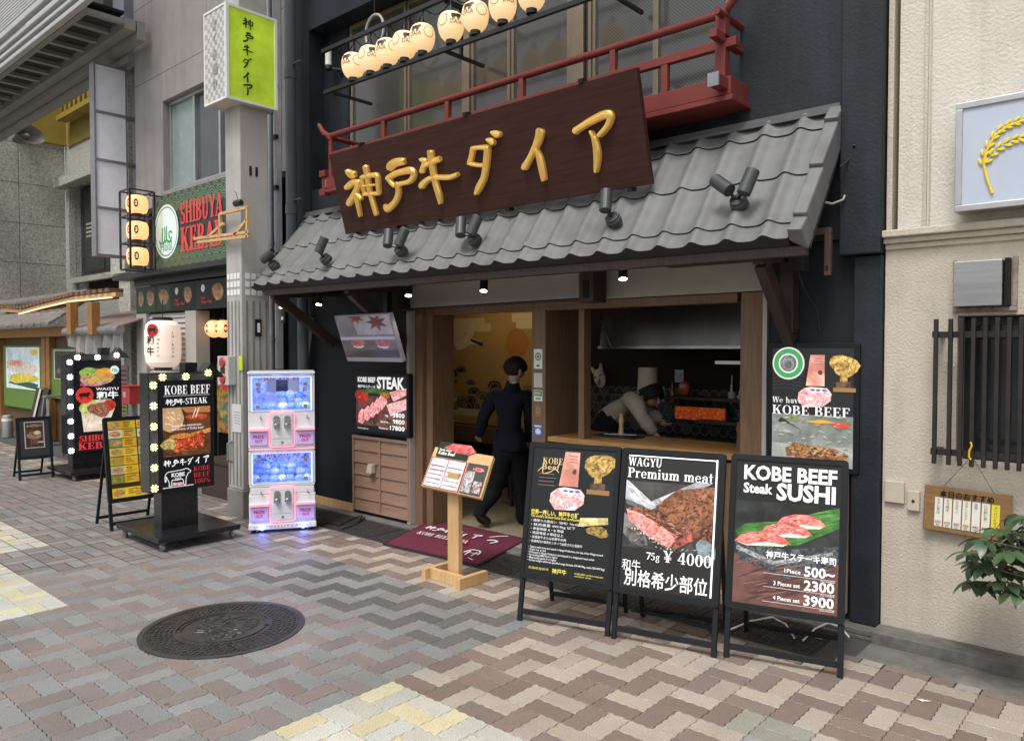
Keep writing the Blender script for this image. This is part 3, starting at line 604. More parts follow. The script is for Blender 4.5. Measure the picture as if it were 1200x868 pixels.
def rice_sign():
    y = 4.95; a, b_ = on(1120, 122, y=y), on(1125, 248, y=y); x0, z1, z0 = a.x, a.z, b_.z; W, Hh = 1.25, z1 - z0
    t = thing('sign_box', 'pale blue grey sign box with a yellow rice ear, on the cream wall', 'sign', (x0, y, z0))
    b = MB(); fw_ = 0.035
    b.box(0, W, 0, 0.14, 0, fw_); b.box(0, W, 0, 0.14, Hh - fw_, Hh); b.box(0, fw_, 0, 0.14, fw_, Hh - fw_); b.box(W - fw_, W, 0, 0.14, fw_, Hh - fw_)
    b.build('frame', mat('aluminium', (0.45, 0.45, 0.45), 0.4, metal=0.8, var=0.1), t, bevel=0.004)
    b = MB(); b.box(fw_, W - fw_, 0.012, 0.05, fw_, Hh - fw_); b.build('face', mat('sign_face_blue', (0.44, 0.49, 0.58), 0.35, var=0.03), t)
    # rice ear: stem and grains in relief
    g = MB(); fx = lambda u, v: (on(u, v, y=y + 0.01).x - x0, 0.004, on(u, v, y=y + 0.01).z - z0)
    g.tube([fx(1163, 227), fx(1157, 210), fx(1153, 192), fx(1156, 178), fx(1166, 160), fx(1182, 148), fx(1205, 140)], [0.007] * 7, 6)
    stem = [(1152, 190), (1154, 180), (1159, 170), (1165, 160), (1173, 152), (1182, 147), (1192, 143), (1202, 140), (1212, 138)]
    stem2 = [(1157, 188), (1164, 180), (1172, 173), (1181, 168), (1190, 164), (1199, 162), (1210, 162)]
    for S_ in (stem, stem2):
        for (u, v), (u2, v2) in zip(S_, S_[1:]):
            p, q = Vector(fx(u, v)), Vector(fx(u2, v2)); d = (q - p).normalized(); an = math.atan2(d.z, d.x)
            for sg in (1, -1):
                c = p + Vector((-d.z, 0, d.x)) * 0.013 * sg; T = Matrix.Translation(c) @ Matrix.Rotation(-(an + sg * 0.5), 4, 'Y') @ Matrix.Diagonal((0.021, 0.006, 0.0085, 1)); g.lathe([(max(.001, math.sin(math.pi * k / 6)), -math.cos(math.pi * k / 6)) for k in range(7)], T=T @ Matrix.Rotation(R(90), 4, 'Y'), n=8)
    g.build('rice_ear', mat('rice_yellow', (0.78, 0.58, 0.03), 0.45), t, smooth=True)
rice_sign()
def wood_menu():
    y = 5.06; a, c = on(1082, 566, y=y), on(1184, 634, y=y); W, Hh = c.x - a.x, 0.27
    t = thing('menu_board', 'small brown wooden board of daily specials hung on the cream wall', 'menu board', (a.x, y, c.z)); t.rotation_euler = (0, R(1.5), 0)
    b = MB(); b.box(0, W, 0, 0.018, 0, Hh); b.build('board', wood('menu_wood', (0.30, 0.175, 0.075), (0.19, 0.10, 0.04), 0.45, stretch=(1, 1, 10)), t, bevel=0.006)
    sh = Sheet(0, 0, W, Hh); sh.text('本日のおすすめ', 0.5, 0.80, 0.13, (0.01, 0.008, 0.005), 'c', bold=0.03, cjk=True, fit=0.62)
    rows = ['牛すじ煮込', 'もつ焼き', 'ホルモン', '冷やしトマト', '枝豆', 'いか刺し身', 'スーパードライ']
    for i in range(7):
        x0 = 0.135 + i * 0.108; yel = i == 6; sh.rect(x0, 0.12, x0 + 0.092, 0.76, (0.75, 0.62, 0.06) if yel else (0.74, 0.72, 0.60 if i % 2 else 0.66))
        for k, chh in enumerate(rows[i][:7]): sh.text(chh, x0 + 0.046, 0.685 - k * 0.068, 0.06, (0.05, 0.12, 0.05) if i in (0, 3) else (0.05, 0.02, 0.02), 'c', cjk=True)
        sh.text(['600', '600', '400', '300', '440', '800', '500'][i], x0 + 0.046, 0.20, 0.055, (0.25, 0.05, 0.03), 'c', bold=0.01); sh.text('円', x0 + 0.046, 0.13, 0.05, (0.05, 0.03, 0.02), 'c', cjk=True)
    sh.build(t, M_PRINT)
    b = MB(); g = on(1136, 533, y=4.98); b.tube([(0.10, 0.0, Hh), (g.x - a.x, g.y - y, g.z - c.z)], 0.0015, 4); b.tube([(W - 0.09, 0.0, Hh), (g.x - a.x, g.y - y, g.z - c.z)], 0.0015, 4); b.build('hanging_wire', M_BLACKM, t)
wood_menu()
def plant():
    base = Vector((-0.33, 4.62, 0)); t = thing('umbrella_plant', 'green umbrella plant with drooping leaf clusters by the cream wall', 'plant', base)
    ML = mat('leaf_green', (0.055, 0.095, 0.042), 0.38, var=0.5, scale=7); ms = mat('stem_green', (0.10, 0.09, 0.05), 0.6)
    p = MB(); p.lathe([(0.12, 0), (0.17, 0.02), (0.20, 0.32), (0.22, 0.34), (0.19, 0.34), (0.18, 0.30), (0.001, 0.30)], n=28); p.build('pot', mat('terracotta', (0.32, 0.15, 0.09), 0.8), t)
    rnd = random.Random(11); st = MB(); lf = MB()
    heads = [(1136, 655), (1152, 640), (1146, 668), (1168, 668), (1172, 648), (1185, 630), (1190, 662), (1160, 690), (1180, 690), (1198, 640), (1200, 680), (1196, 612), (1210, 655), (1150, 655), (1175, 676), (1164, 655), (1188, 700), (1205, 700), (1215, 625), (1143, 690), (1182, 654), (1170, 628), (1205, 615), (1157, 672), (1195, 648)]
    for u, v in heads:
        dy = rnd.uniform(-0.22, 0.12); h = on(u, v - 8, y=4.72 + dy) - base
        st.tube([(0.02 * rnd.uniform(-1, 1), 0, 0.28), (h.x * 0.4, h.y * 0.4, max(0.45, h.z * 0.95)), h], [0.009, 0.006, 0.004], 5)
        az0 = rnd.uniform(0, 6.28)
        for k in range(8):
            az = az0 + k * 2 * math.pi / 8 + rnd.uniform(-.2, .2); L = rnd.uniform(0.07, 0.105); droop = rnd.uniform(0.25, 0.95); tw = rnd.uniform(-.4, .4)
            d = Vector((math.cos(az), math.sin(az), 0)); sd_ = Vector((-math.sin(az), math.cos(az), tw * .6)); prev = None
            pet = h + d * 0.022 + Vector((0, 0, -0.004)); st.tube([h, pet], 0.0018, 4)
            g = rnd.uniform(0.75, 1.15)
            for q in range(6):
                s_ = q / 5; c = pet + d * L * (s_ - 0.18 * droop * s_ * s_) + Vector((0, 0, -droop * L * s_ * s_ * 0.9)); wv = 0.026 * (math.sin(math.pi * min(1, s_ * 0.88 + 0.08)) ** 0.8) * (0.4 if q == 5 else 1)
                row = [lf.v(c - sd_ * wv + Vector((0, 0, 0.004))), lf.v(c), lf.v(c + sd_ * wv + Vector((0, 0, 0.004)))]
                if prev:
                    lf.f([prev[0], prev[1], row[1], row[0]]); lf.f([prev[1], prev[2], row[2], row[1]])
                prev = row
    st.build('stem', ms, t); lf.build('foliage', ML, t, smooth=True)
plant()
b = MB(); c = on(1082, 822, z=0.0)
rr_ = random.Random(2); V_ = [b.v((c.x + rr_.uniform(-.035, .035) * (1 if k % 2 else .6), c.y + rr_.uniform(-.015, .015), 0.004 + rr_.uniform(0, .012))) for k in range(8)]
for k in range(6): b.f([V_[k], V_[k + 1], V_[(k + 2) % 8]])
tag(b.build('litter', M_WHITE), 'crumpled scrap of white paper lying on the paving', 'litter')
# ================================================================== RESTAURANT
def W(t): return MB(Matrix.Translation(-t.location))       # builder that takes world coordinates
def wave(x):
    p = (x / 0.245) % 1.0
    return (math.cos(math.pi * (p + 0.06 * math.sin(2 * math.pi * p))) ** 2) ** 1.5
RX0, RX1 = -7.72, -1.70; EZ, TY, TZ = 2.43, 5.11, 3.28
_E0, _E1, _T0, _T1 = Vector((-7.34, 4.20, EZ)), Vector((RX1, 4.47, EZ)), Vector((RX0, TY, TZ)), Vector((RX1, TY, TZ))
_sl = 1.064; _n = (_E1 - _E0).cross(_T1 - _E1).normalized()
def eave_y(x): return _E0.y + (_E1.y - _E0.y) * (x - _E0.x) / (_E1.x - _E0.x)
def roofpt(x, s_, h):
    f = (x - RX0) / (RX1 - RX0); a = _E0.lerp(_E1, f); b = _T0.lerp(_T1, f); return a + (b - a) * (s_ / _sl) + _n * h
def on_roof(u, v, h=0.05):
    r = ray(u, v); o = _E0 + _n * h; t = (o - Vector((0, 0, H))).dot(_n) / r.dot(_n); return Vector((0, 0, H)) + r * t
def restaurant():
    t = thing('restaurant_building', 'navy painted restaurant front with grey tiled canopy, wide door and serving window', 'building', (-4.7, YF, 0))
    b = W(t)
    b.box(-8.12, -7.68, 5.11, 7.4, 2.50, 8.2); b.box(-7.68, -2.42, 5.11, 7.4, 5.44, 8.2); b.box(-2.42, -1.62, 5.11, 7.4, 2.50, 8.2)
    b.box(-7.68, -2.42, 5.13, 5.29, 2.50, 3.62); b.box(-7.68, -7.22, 5.32, 7.4, 3.62, 5.44); b.box(-2.60, -2.42, 5.32, 7.4, 3.62, 5.44)
    b.build('upper_wall', M_NAVY, t)
    b = W(t); b.box(-8.12, -5.96, 5.11, 5.2, 0.012, 2.495); b.box(-2.20, -1.62, 5.13, 5.25, 0.05, 2.495); b.build('lower_wall', M_NAVYS, t, split=True)
    b = W(t); b.box(-1.63, -1.457, 5.075, 5.5, 0.05, 2.38); b.build('pillar', M_NAVY, t, bevel=0.01)
    b = W(t); b.box(-1.705, -1.457, 5.02, 5.5, 2.385, 8.2); b.build('upper_pillar', M_NAVY, t, bevel=0.01)
    # plank dados
    def planks(x0, x1, cols, z0, z1, rows, name):
        o = W(t); o.box(x0, x1, 5.10, 5.109, z0, z1); wd = (x1 - x0) / cols; hh = (z1 - z0 - 0.03) / rows
        o.box(x0 - .01, x1 + .01, 5.065, 5.108, z1 - .03, z1)
        for c in range(cols + 1): o.box(x0 + c * wd - .014, x0 + c * wd + .014, 5.07, 5.099, z0, z1 - .031)
        for c in range(cols):
            for r in range(rows):
                xa, xb = x0 + c * wd + .016, x0 + (c + 1) * wd - .016; za = z0 + r * hh; zb = za + hh - .004
                o.hexa([(xa, 5.074, za), (xb, 5.074, za), (xb, 5.099, za), (xa, 5.099, za), (xa, 5.088, zb), (xb, 5.088, zb), (xb, 5.099, zb), (xa, 5.099, zb)])
        o.build(name, M_PLANK, t, bevel=0.002)
    planks(-6.84, -5.93, 2, 0.05, 0.86, 6, 'plank_dado'); planks(-2.17, -1.66, 1, 0.10, 1.02, 7, 'plank_dado')
    b = W(t); b.box(-8.0, -6.87, 5.09, 5.108, 0.013, 0.10); b.build('skirting', M_PINE, t)
    # openings: metal edge, timber jambs, column, heads
    b = W(t); b.box(-5.955, -5.91, 5.08, 5.22, 0.015, 2.195); b.box(-2.235, -2.203, 5.10, 5.24, 0.05, 2.195); b.build('metal_edge', M_GREYM, t, bevel=0.003, split=True)
    b = W(t); b.box(-5.905, -5.80, 5.15, 5.42, 0.015, 2.195); b.box(-5.795, -5.70, 5.20, 5.50, 0.015, 2.195); b.build('door_jamb', M_FRAME, t, bevel=0.004, split=True)
    b = W(t); b.box(-4.40, -4.245, 5.20, 5.74, 0.015, 2.195); b.build('timber_column', M_FRAME, t, bevel=0.006)
    b = W(t); b.box(-3.93, -3.87, 5.26, 5.36, 1.03, 2.195); b.box(-2.42, -2.24, 5.16, 5.30, 0.05, 2.195); b.box(-2.452, -2.425, 5.22, 5.28, 1.03, 2.13); b.build('window_jamb', M_FRAME, t, bevel=0.004, split=True)
    b = W(t); b.box(-5.69, -2.46, 5.18, 5.30, 2.13, 2.195); b.build('timber_head', M_FRAME, t, bevel=0.004)
    b = W(t); b.box(-6.02, -2.24, 5.14, 5.42, 2.20, 2.495); b.build('head_beam', mat('greige_panel', (0.36, 0.33, 0.29), 0.6, var=0.05), t, bevel=0.004)
    b = W(t); b.box(-4.24, -2.425, 5.24, 5.36, 0.015, 0.96); b.build('sill_wall', M_FRAME, t)
    # rooms behind
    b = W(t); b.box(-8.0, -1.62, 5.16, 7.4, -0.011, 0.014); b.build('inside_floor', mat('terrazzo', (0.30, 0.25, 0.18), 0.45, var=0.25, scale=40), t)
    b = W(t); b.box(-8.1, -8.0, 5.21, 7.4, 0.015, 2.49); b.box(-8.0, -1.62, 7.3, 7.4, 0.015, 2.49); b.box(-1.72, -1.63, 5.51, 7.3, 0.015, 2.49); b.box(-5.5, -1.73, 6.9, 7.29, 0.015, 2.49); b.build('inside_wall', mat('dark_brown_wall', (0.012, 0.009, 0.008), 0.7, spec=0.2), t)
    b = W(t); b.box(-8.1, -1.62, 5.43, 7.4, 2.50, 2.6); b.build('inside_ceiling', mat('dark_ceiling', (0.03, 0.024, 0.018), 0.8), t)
    # gold mural wall
    b = W(t); b.box(-7.99, -5.52, 7.22, 7.29, 0.80, 2.42); b.build('mural_ground', mat('mural_gold', (0.44, 0.27, 0.085), 0.5, var=0.15, scale=2), t)
    sh = Sheet(-7.99 + 4.7, 0.80, 2.47, 1.62, y=7.22 - YF)
    cl = (0.66, 0.52, 0.28); X_ = lambda u: (on(u, 400, y=7.22).x + 7.99) / 2.47; Z_ = lambda u, v: (on(u, v, y=7.22).z - 0.80) / 1.62
    for (u0, u1, v) in ((527, 568, 378), (519, 556, 385), (530, 575, 384), (517, 545, 393), (520, 552, 399), (600, 624, 372), (605, 624, 380), (516, 545, 470), (516, 560, 476), (520, 575, 482), (590, 622, 474)):
        z = Z_((u0 + u1) / 2, v); sh.stroke([(X_(u0), z * 1.62 / 2.47, .045), (X_(u1), z * 1.62 / 2.47, .045)], cl)
    sh.disc(X_(606), Z_(606, 402), 0.075, (0.42, 0.17, 0.04))
    crane = [(533, 405), (545, 394), (552, 380), (557, 376), (556, 390), (553, 396), (560, 398), (566, 402), (560, 404), (552, 403), (545, 408), (536, 411)]
    sh.poly([(X_(u), Z_(u, v)) for u, v in crane], (0.68, 0.58, 0.40)); sh.stroke([(X_(552), Z_(552, 398) * 1.62 / 2.47, .012), (X_(566), Z_(566, 404) * 1.62 / 2.47, .02)], (0.02, 0.02, 0.02))
    rm = random.Random(21)
    for k in range(34):                       # pine clumps: fans with pale outlines
        u = rm.uniform(515, 582) if k < 26 else rm.uniform(594, 626); v = 478 - (rm.random() ** 1.5) * (44 if u < 560 else 30); r_ = rm.uniform(.030, .060); cx, cz = X_(u), Z_(u, v); kk = 2.47 / 1.62; sh.n = 8 + k % 20
        pts = [(cx + r_ * math.cos(R(q)) * (1 + .08 * (j % 2)), cz + r_ * .62 * kk * math.sin(R(q)) * (1 + .08 * (j % 2))) for j, q in enumerate(range(-12, 193, 12))]
        sh.poly(pts, (.030, .024, .018) if k % 3 else (.14, .10, .06)); sh.n -= 1
        for j, q in enumerate(range(0, 181, 30)): a0, a1 = R(q - 13), R(q + 13); sh.art.ink((.50, .38, .2)); [sh._p(sh.art, [(cx + r_ * f0 * math.cos(a0), cz + r_ * .62 * kk * f0 * math.sin(a0)), (cx + r_ * f0 * math.cos(a1), cz + r_ * .62 * kk * f0 * math.sin(a1)), (cx + r_ * (f0 - .10) * math.cos(a1), cz + r_ * .62 * kk * (f0 - .10) * math.sin(a1)), (cx + r_ * (f0 - .10) * math.cos(a0), cz + r_ * .62 * kk * (f0 - .10) * math.sin(a0))], .0014 + .0003 * (sh.n + 1)) for f0 in (1.0, .6)]
    sh.build(t, M_PRINT, an='mural')
    b = W(t); b.box(-7.99, -5.52, 7.0, 7.21, 0.60, 0.79); b.build('mural_ledge', M_FRAME, t)
    # kitchen back: fish-scale tiles, pale notices
    sh = Sheet(-5.45 + 4.7, 0.98, 3.6, 0.42, y=6.89 - YF); sh.rect(0, 0, 1, 1, (0.01, 0.012, 0.014))
    for r in range(5):
        for c in range(36):
            cx, cz = (c + 0.5 * (r % 2)) / 36 + 0.014, (4 - r) * 0.21 + 0.02
            sh.n = 1 + (r % 3) * 6; sh.disc(cx, cz, 0.0137, (0.13, 0.125, 0.11), n=14); sh.disc(cx, cz, 0.0118, (0.012, 0.016, 0.018) if (r * 7 + c * 5) % 3 else (0.04, 0.045, 0.045), n=14)
    sh.build(t, M_PRINT, an='scale_tiles')
    # canopy -----------------------------------------------------------
    M_TILE = mat('roof_tile', (0.138, 0.140, 0.138), 0.6, var=0.16, scale=7, bump=0.3, bscale=140, bdist=0.002, dirt=0.34)
    tl = W(t); nx = int((RX1 - RX0 - 0.10) / 0.245 * 14); rows = [(-0.02, 0.12), (0.11, 0.53), (0.52, 0.94), (0.93, _sl + 0.02)]
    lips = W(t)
    for k, (s0, s1) in enumerate(rows):
        A, B, Cc, Dd = [], [], [], []
        for i in range(nx + 1):
            x = RX0 + (RX1 - 0.10 - RX0) * i / nx; hh = 0.042 * wave(x - RX1)
            A.append(tl.v(roofpt(x, s0, hh + 0.044))); B.append(tl.v(roofpt(x, s1, hh + 0.032)))
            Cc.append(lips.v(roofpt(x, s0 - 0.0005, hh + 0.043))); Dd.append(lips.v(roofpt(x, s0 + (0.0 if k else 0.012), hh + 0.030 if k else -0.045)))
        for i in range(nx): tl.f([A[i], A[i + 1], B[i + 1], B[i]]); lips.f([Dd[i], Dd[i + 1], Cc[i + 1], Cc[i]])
    o = tl.build('canopy_tiles', M_TILE, t, smooth=True, recalc=False); sub = lips.build('tile_lip', mat('tile_edge_shade', (0.03, 0.031, 0.033), 0.6, spec=.3), o, recalc=False)  # lips carry their shade as a darker colour than the tiles
    # verge tiles at the right, end board left
    vg = W(t)
    for k, (s0, s1) in enumerate(rows):
        h0, h1 = 0.115, 0.085
        P = [roofpt(RX1 - 0.10, s0, 0.02), roofpt(RX1, s0, 0.02 - 0.09), roofpt(RX1, s1, -0.08), roofpt(RX1 - 0.10, s1, 0.02), roofpt(RX1 - 0.085, s0, h0), roofpt(RX1, s0, h0 - 0.008), roofpt(RX1, s1, h1 - 0.008), roofpt(RX1 - 0.085, s1, h1)]
        vg.hexa(P)
    vg.build('verge_tile', M_TILE, t, bevel=0.012)
    bd = W(t)
    bd.hexa([roofpt(RX0, .03, -.11), roofpt(RX1 - .01, .03, -.11), roofpt(RX1 - .01, _sl, -.11), roofpt(RX0, _sl, -.11), roofpt(RX0, .03, -.06), roofpt(RX1 - .01, .03, -.06), roofpt(RX1 - .01, _sl, -.06), roofpt(RX0, _sl, -.06)])
    bd.build('canopy_deck', M_TRIM, t)
    bm_ = W(t); bm_.bar((-7.20, eave_y(-7.2) + .05, 2.371), (RX1 - .015, eave_y(RX1) + .05, 2.371), .065, .058); bm_.build('eave_beam', M_TRIM, t, bevel=0.004)
    for x in (-7.18, -5.98, -2.03):
        br = W(t); br.box(x - .045, x + .045, 5.00, 5.105, 1.90, 2.6) if x > -3 else None
        br.bar((x, 5.08, 1.85), (x, eave_y(x) + .16, 2.33), 0.07, 0.10); br.bar((x, eave_y(x) + .10, 2.36), (x, 5.1, 2.42), 0.075, 0.09); br.build('canopy_brace', M_TRIM, t, bevel=0.004)
    fl = W(t); fl.box(RX0 + .02, RX1 - .02, 5.06, 5.129, 3.30, 3.36); fl.box(RX0 + .02, RX1 - .02, 5.035, 5.06, 3.30, 3.318); fl.build('canopy_flashing', mat('flashing', (0.10, 0.10, 0.10), 0.5), t)
    so = W(t); so.box(-2.95, -2.235, 4.62, 5.13, 2.40, 2.42); so.build('soffit_board', M_TRIM, t)
    # upstairs windows ------------------------------------------------
    M_AL = mat('bronze_frame', (0.20, 0.165, 0.125), 0.42, metal=0.3, var=0.1)
    gl = bpy.data.materials.new('wired_glass'); gl.use_nodes = True; n = gl.node_tree.nodes; l = gl.node_tree.links; pb = n['Principled BSDF']
    tc = n.new('ShaderNodeTexCoord'); mp = n.new('ShaderNodeMapping'); mp.inputs['Rotation'].default_value = (0, R(45), 0); l.new(tc.outputs['Object'], mp.inputs[0])
    wv = n.new('ShaderNodeTexWave'); wv.bands_direction = 'X'; wv.inputs['Scale'].default_value = 16; l.new(mp.outputs[0], wv.inputs[0]); wz = n.new('ShaderNodeTexWave'); wz.bands_direction = 'Z'; wz.inputs['Scale'].default_value = 16; l.new(mp.outputs[0], wz.inputs[0])
    mxm = n.new('ShaderNodeMath'); mxm.operation = 'MAXIMUM'; l.new(wv.outputs['Fac'], mxm.inputs[0]); l.new(wz.outputs['Fac'], mxm.inputs[1])
    cr = n.new('ShaderNodeValToRGB'); cr.color_ramp.elements[0].position = 0.93; cr.color_ramp.elements[0].color = (0.045, 0.045, 0.042, 1); cr.color_ramp.elements[1].position = 0.99; cr.color_ramp.elements[1].color = (0.13, 0.13, 0.125, 1)
    l.new(mxm.outputs[0], cr.inputs[0]); l.new(cr.outputs[0], pb.inputs['Base Color']); pb.inputs['Roughness'].default_value = 0.12; pb.inputs['Specular IOR Level'].default_value = 0.6
    xs = [-7.21, -6.24, -5.30, -4.78, -4.10, -3.86, -3.24, -2.61]
    for i, (a, c) in enumerate(zip(xs, xs[1:])):
        w_ = W(t); f_ = 0.05 if i in (0, 2, 4) else 0.03; yy = 5.33 + 0.02 * (i % 2)
        w_.box(a, a + f_, yy, yy + .05, 3.63, 5.43); w_.box(c - .032, c - .002, yy, yy + .05, 3.63, 5.43); w_.box(a + f_, c - .033, yy, yy + .05, 3.63, 3.68); w_.box(a + f_, c - .033, yy, yy + .05, 5.38, 5.43)
        wo = w_.build('window', M_AL, t, bevel=0.003)
        p_ = W(t); p_.box(a + f_, c - .033, yy + .025, yy + .03, 3.68, 5.38); p_.build('pane', gl, wo)
    for x, wd in ((-5.33, 0.10), (-3.98, 0.12)):
        w_ = W(t); w_.box(x - wd / 2, x + wd / 2, 5.30, 5.328, 3.63, 5.43); w_.build('window_mullion', M_AL, t, bevel=0.006)
    # red balcony rail ------------------------------------------------
    MR = mat('red_oxide_paint', (0.165, 0.032, 0.026), 0.5, spec=.3, var=0.12, scale=8)
    y = 4.87; rl = thing('balcony_railing', 'red painted temple style balcony railing under the upstairs windows', 'railing', (-4.6, 4.87, 3.5))
    zt = 4.055; xl = on(388, 158, y=y).x; xr = on(848, 15, y=y).x
    b = W(rl); b.tube([(xl - .22, y, zt + .16), (xl - .14, y, zt + .06), (xl - .03, y, zt), (xl + .1, y, zt), (xr, y, zt), (xr + .08, y, zt + .08), (xr + .12, y, zt + .3)], [0.022, 0.028, 0.03, 0.03, 0.03, 0.03, 0.026], 12); b.build('top_rail', MR, rl, smooth=True)
    b = W(rl); b.tube([(xl, y - .03, zt - .02), (xl, 5.32, zt - .02)], 0.026, 10); b.tube([(xr + .01, y - .12, zt - .02), (xr + .01, 5.12, zt - .02)], 0.026, 10); b.build('return_rail', MR, rl, smooth=True)
    b = W(rl); zm = on(780, 72, y=y).z; b.box(xl - .02, xr + .10, y - .025, y + .025, zm - .03, zm + .03); b.box(xr - .025, xr + .03, y - .16, 5.12, zm + .005, zm + .06); b.build('middle_rail', MR, rl, bevel=0.004)
    for u in (388, 450, 525, 612, 719, 780):
        x = on(u, 100, y=y).x; b = W(rl); b.box(x - .025, x + .025, y - .022, y + .022, 3.621, (zt if u != 780 else zm)); b.build('post', MR, rl, bevel=0.003)
    b = W(rl); b.box(xr - .045, xr + .03, y - .035, y + .035, 3.5, zt + .02); b.build('corner_post', MR, rl, bevel=0.003)
    z0 = on(845, 93, y=y).z
    b = W(rl); b.box(xl - .05, xr + .07, y - .03, 5.128, 3.50, 3.62); b.box(xl - .05, xr + .09, y - .05, 5.128, 3.455, 3.492); b.box(xr - .02, xr + .05, y - .16, 5.12, 3.53, 3.61); b.build('deck_beam', MR, rl, bevel=0.004)
    b = W(rl); MG = M_GALV
    b.box(xr - .025, xr + .055, y - .175, y - .161, 3.525, 3.615); b.box(xl - .07, xl - .052, y - .03, y + .03, 3.52, 3.6); b.build('metal_cap', MG, rl)
    b = W(rl); b.box(xl - .17, xl - .07, y - .04, y + .04, zt - .42, zt - .35); b.box(xl - .17, xl - .07, y - .04, y + .04, zt - .62, zt - .55); b.box(xl - .15, xl - .08, y - .02, y + .02, zt - .55, zt - .42); b.build('end_block', MR, rl, bevel=0.004)
    return t
RESTAURANT = restaurant()

def main_sign():
    z0, z1, y0, y1 = 2.987, 3.7715, 4.86, 4.654; x0, Wd = -6.658, 3.679; an = math.atan2(y0 - y1, z1 - z0); Hh = 0.811
    t = thing('shop_sign', 'big dark wooden shop sign with raised gold characters leaning out over the canopy', 'shop sign', (x0, y0, z0)); t.rotation_euler = (an, 0, 0); k_ = 4.64 / 4.86; t.location = (x0 * k_, y0 * k_, 1.8 + (z0 - 1.8) * k_); t.scale = (k_, k_, k_)
    b = MB(); b.box(0, Wd, 0, 0.05, 0, Hh); b.build('board', wood('mahogany_board', (0.058, 0.021, 0.016), (0.030, 0.011, 0.009), 0.5, stretch=(1, 1, 16), scale=2.2, bump=0.06, spec=0.2), t, bevel=0.004)
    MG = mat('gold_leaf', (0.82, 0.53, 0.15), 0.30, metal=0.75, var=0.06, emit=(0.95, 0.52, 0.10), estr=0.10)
    for key, nm in (('kami', 'gold_character'), ('to', 'gold_character'), ('ushi', 'gold_character'), ('da', 'gold_character'), ('i', 'gold_character'), ('a', 'gold_character')):
        g = MB()
        for st in BRUSH[key][4]:
            c, L, Rr = ribbon_sides(st, 6); rings = []; n_ = len(c)
            for i in range(n_):
                cx, cz, wd = c[i]; lx, lz = L[i]; rx, rz = Rr[i]; k = 0.62 if i in (0, n_ - 1) else 1.0
                q = lambda f: (cx + (lx - cx) * f, cz + (lz - cz) * f); d = 0.042
                ring = [(q(1 * k), -0.0), (q(1.0 * k), -0.026), (q(0.66 * k), -d), (q(0.0), -d - .004), (q(-0.66 * k), -d), (q(-1.0 * k), -0.026), (q(-1 * k), 0.0)]
                if i in (0, n_ - 1):
                    dx, dz = (c[0][0] - c[1][0], c[0][1] - c[1][1]) if i == 0 else (c[-1][0] - c[-2][0], c[-1][1] - c[-2][1]); m_ = math.hypot(dx, dz) or 1; ex = wd * 0.10
                    ring = [((p[0] + dx / m_ * ex, p[1] + dz / m_ * ex), yy) for p, yy in ring]
                rings.append([g.v((p[0], yy - 0.004, p[1])) for p, yy in ring])
            for A, B in zip(rings, rings[1:]):
                for k in range(6): g.f([A[k], A[k + 1], B[k + 1], B[k]])
            g.f(rings[0]); g.f(rings[-1][::-1])
        g.build(nm, MG, t, smooth=True, sharp=17)
    b = MB()
    for x in (0.52, 1.98, 3.2): b.box(x - .02, x + .02, -0.012, 0.055, Hh + .001, Hh + .03); b.box(x + .3 - .02, x + .3 + .02, -0.012, 0.055, -0.03, -.001)
    b.build('clamp', M_BLACK, t)
main_sign()

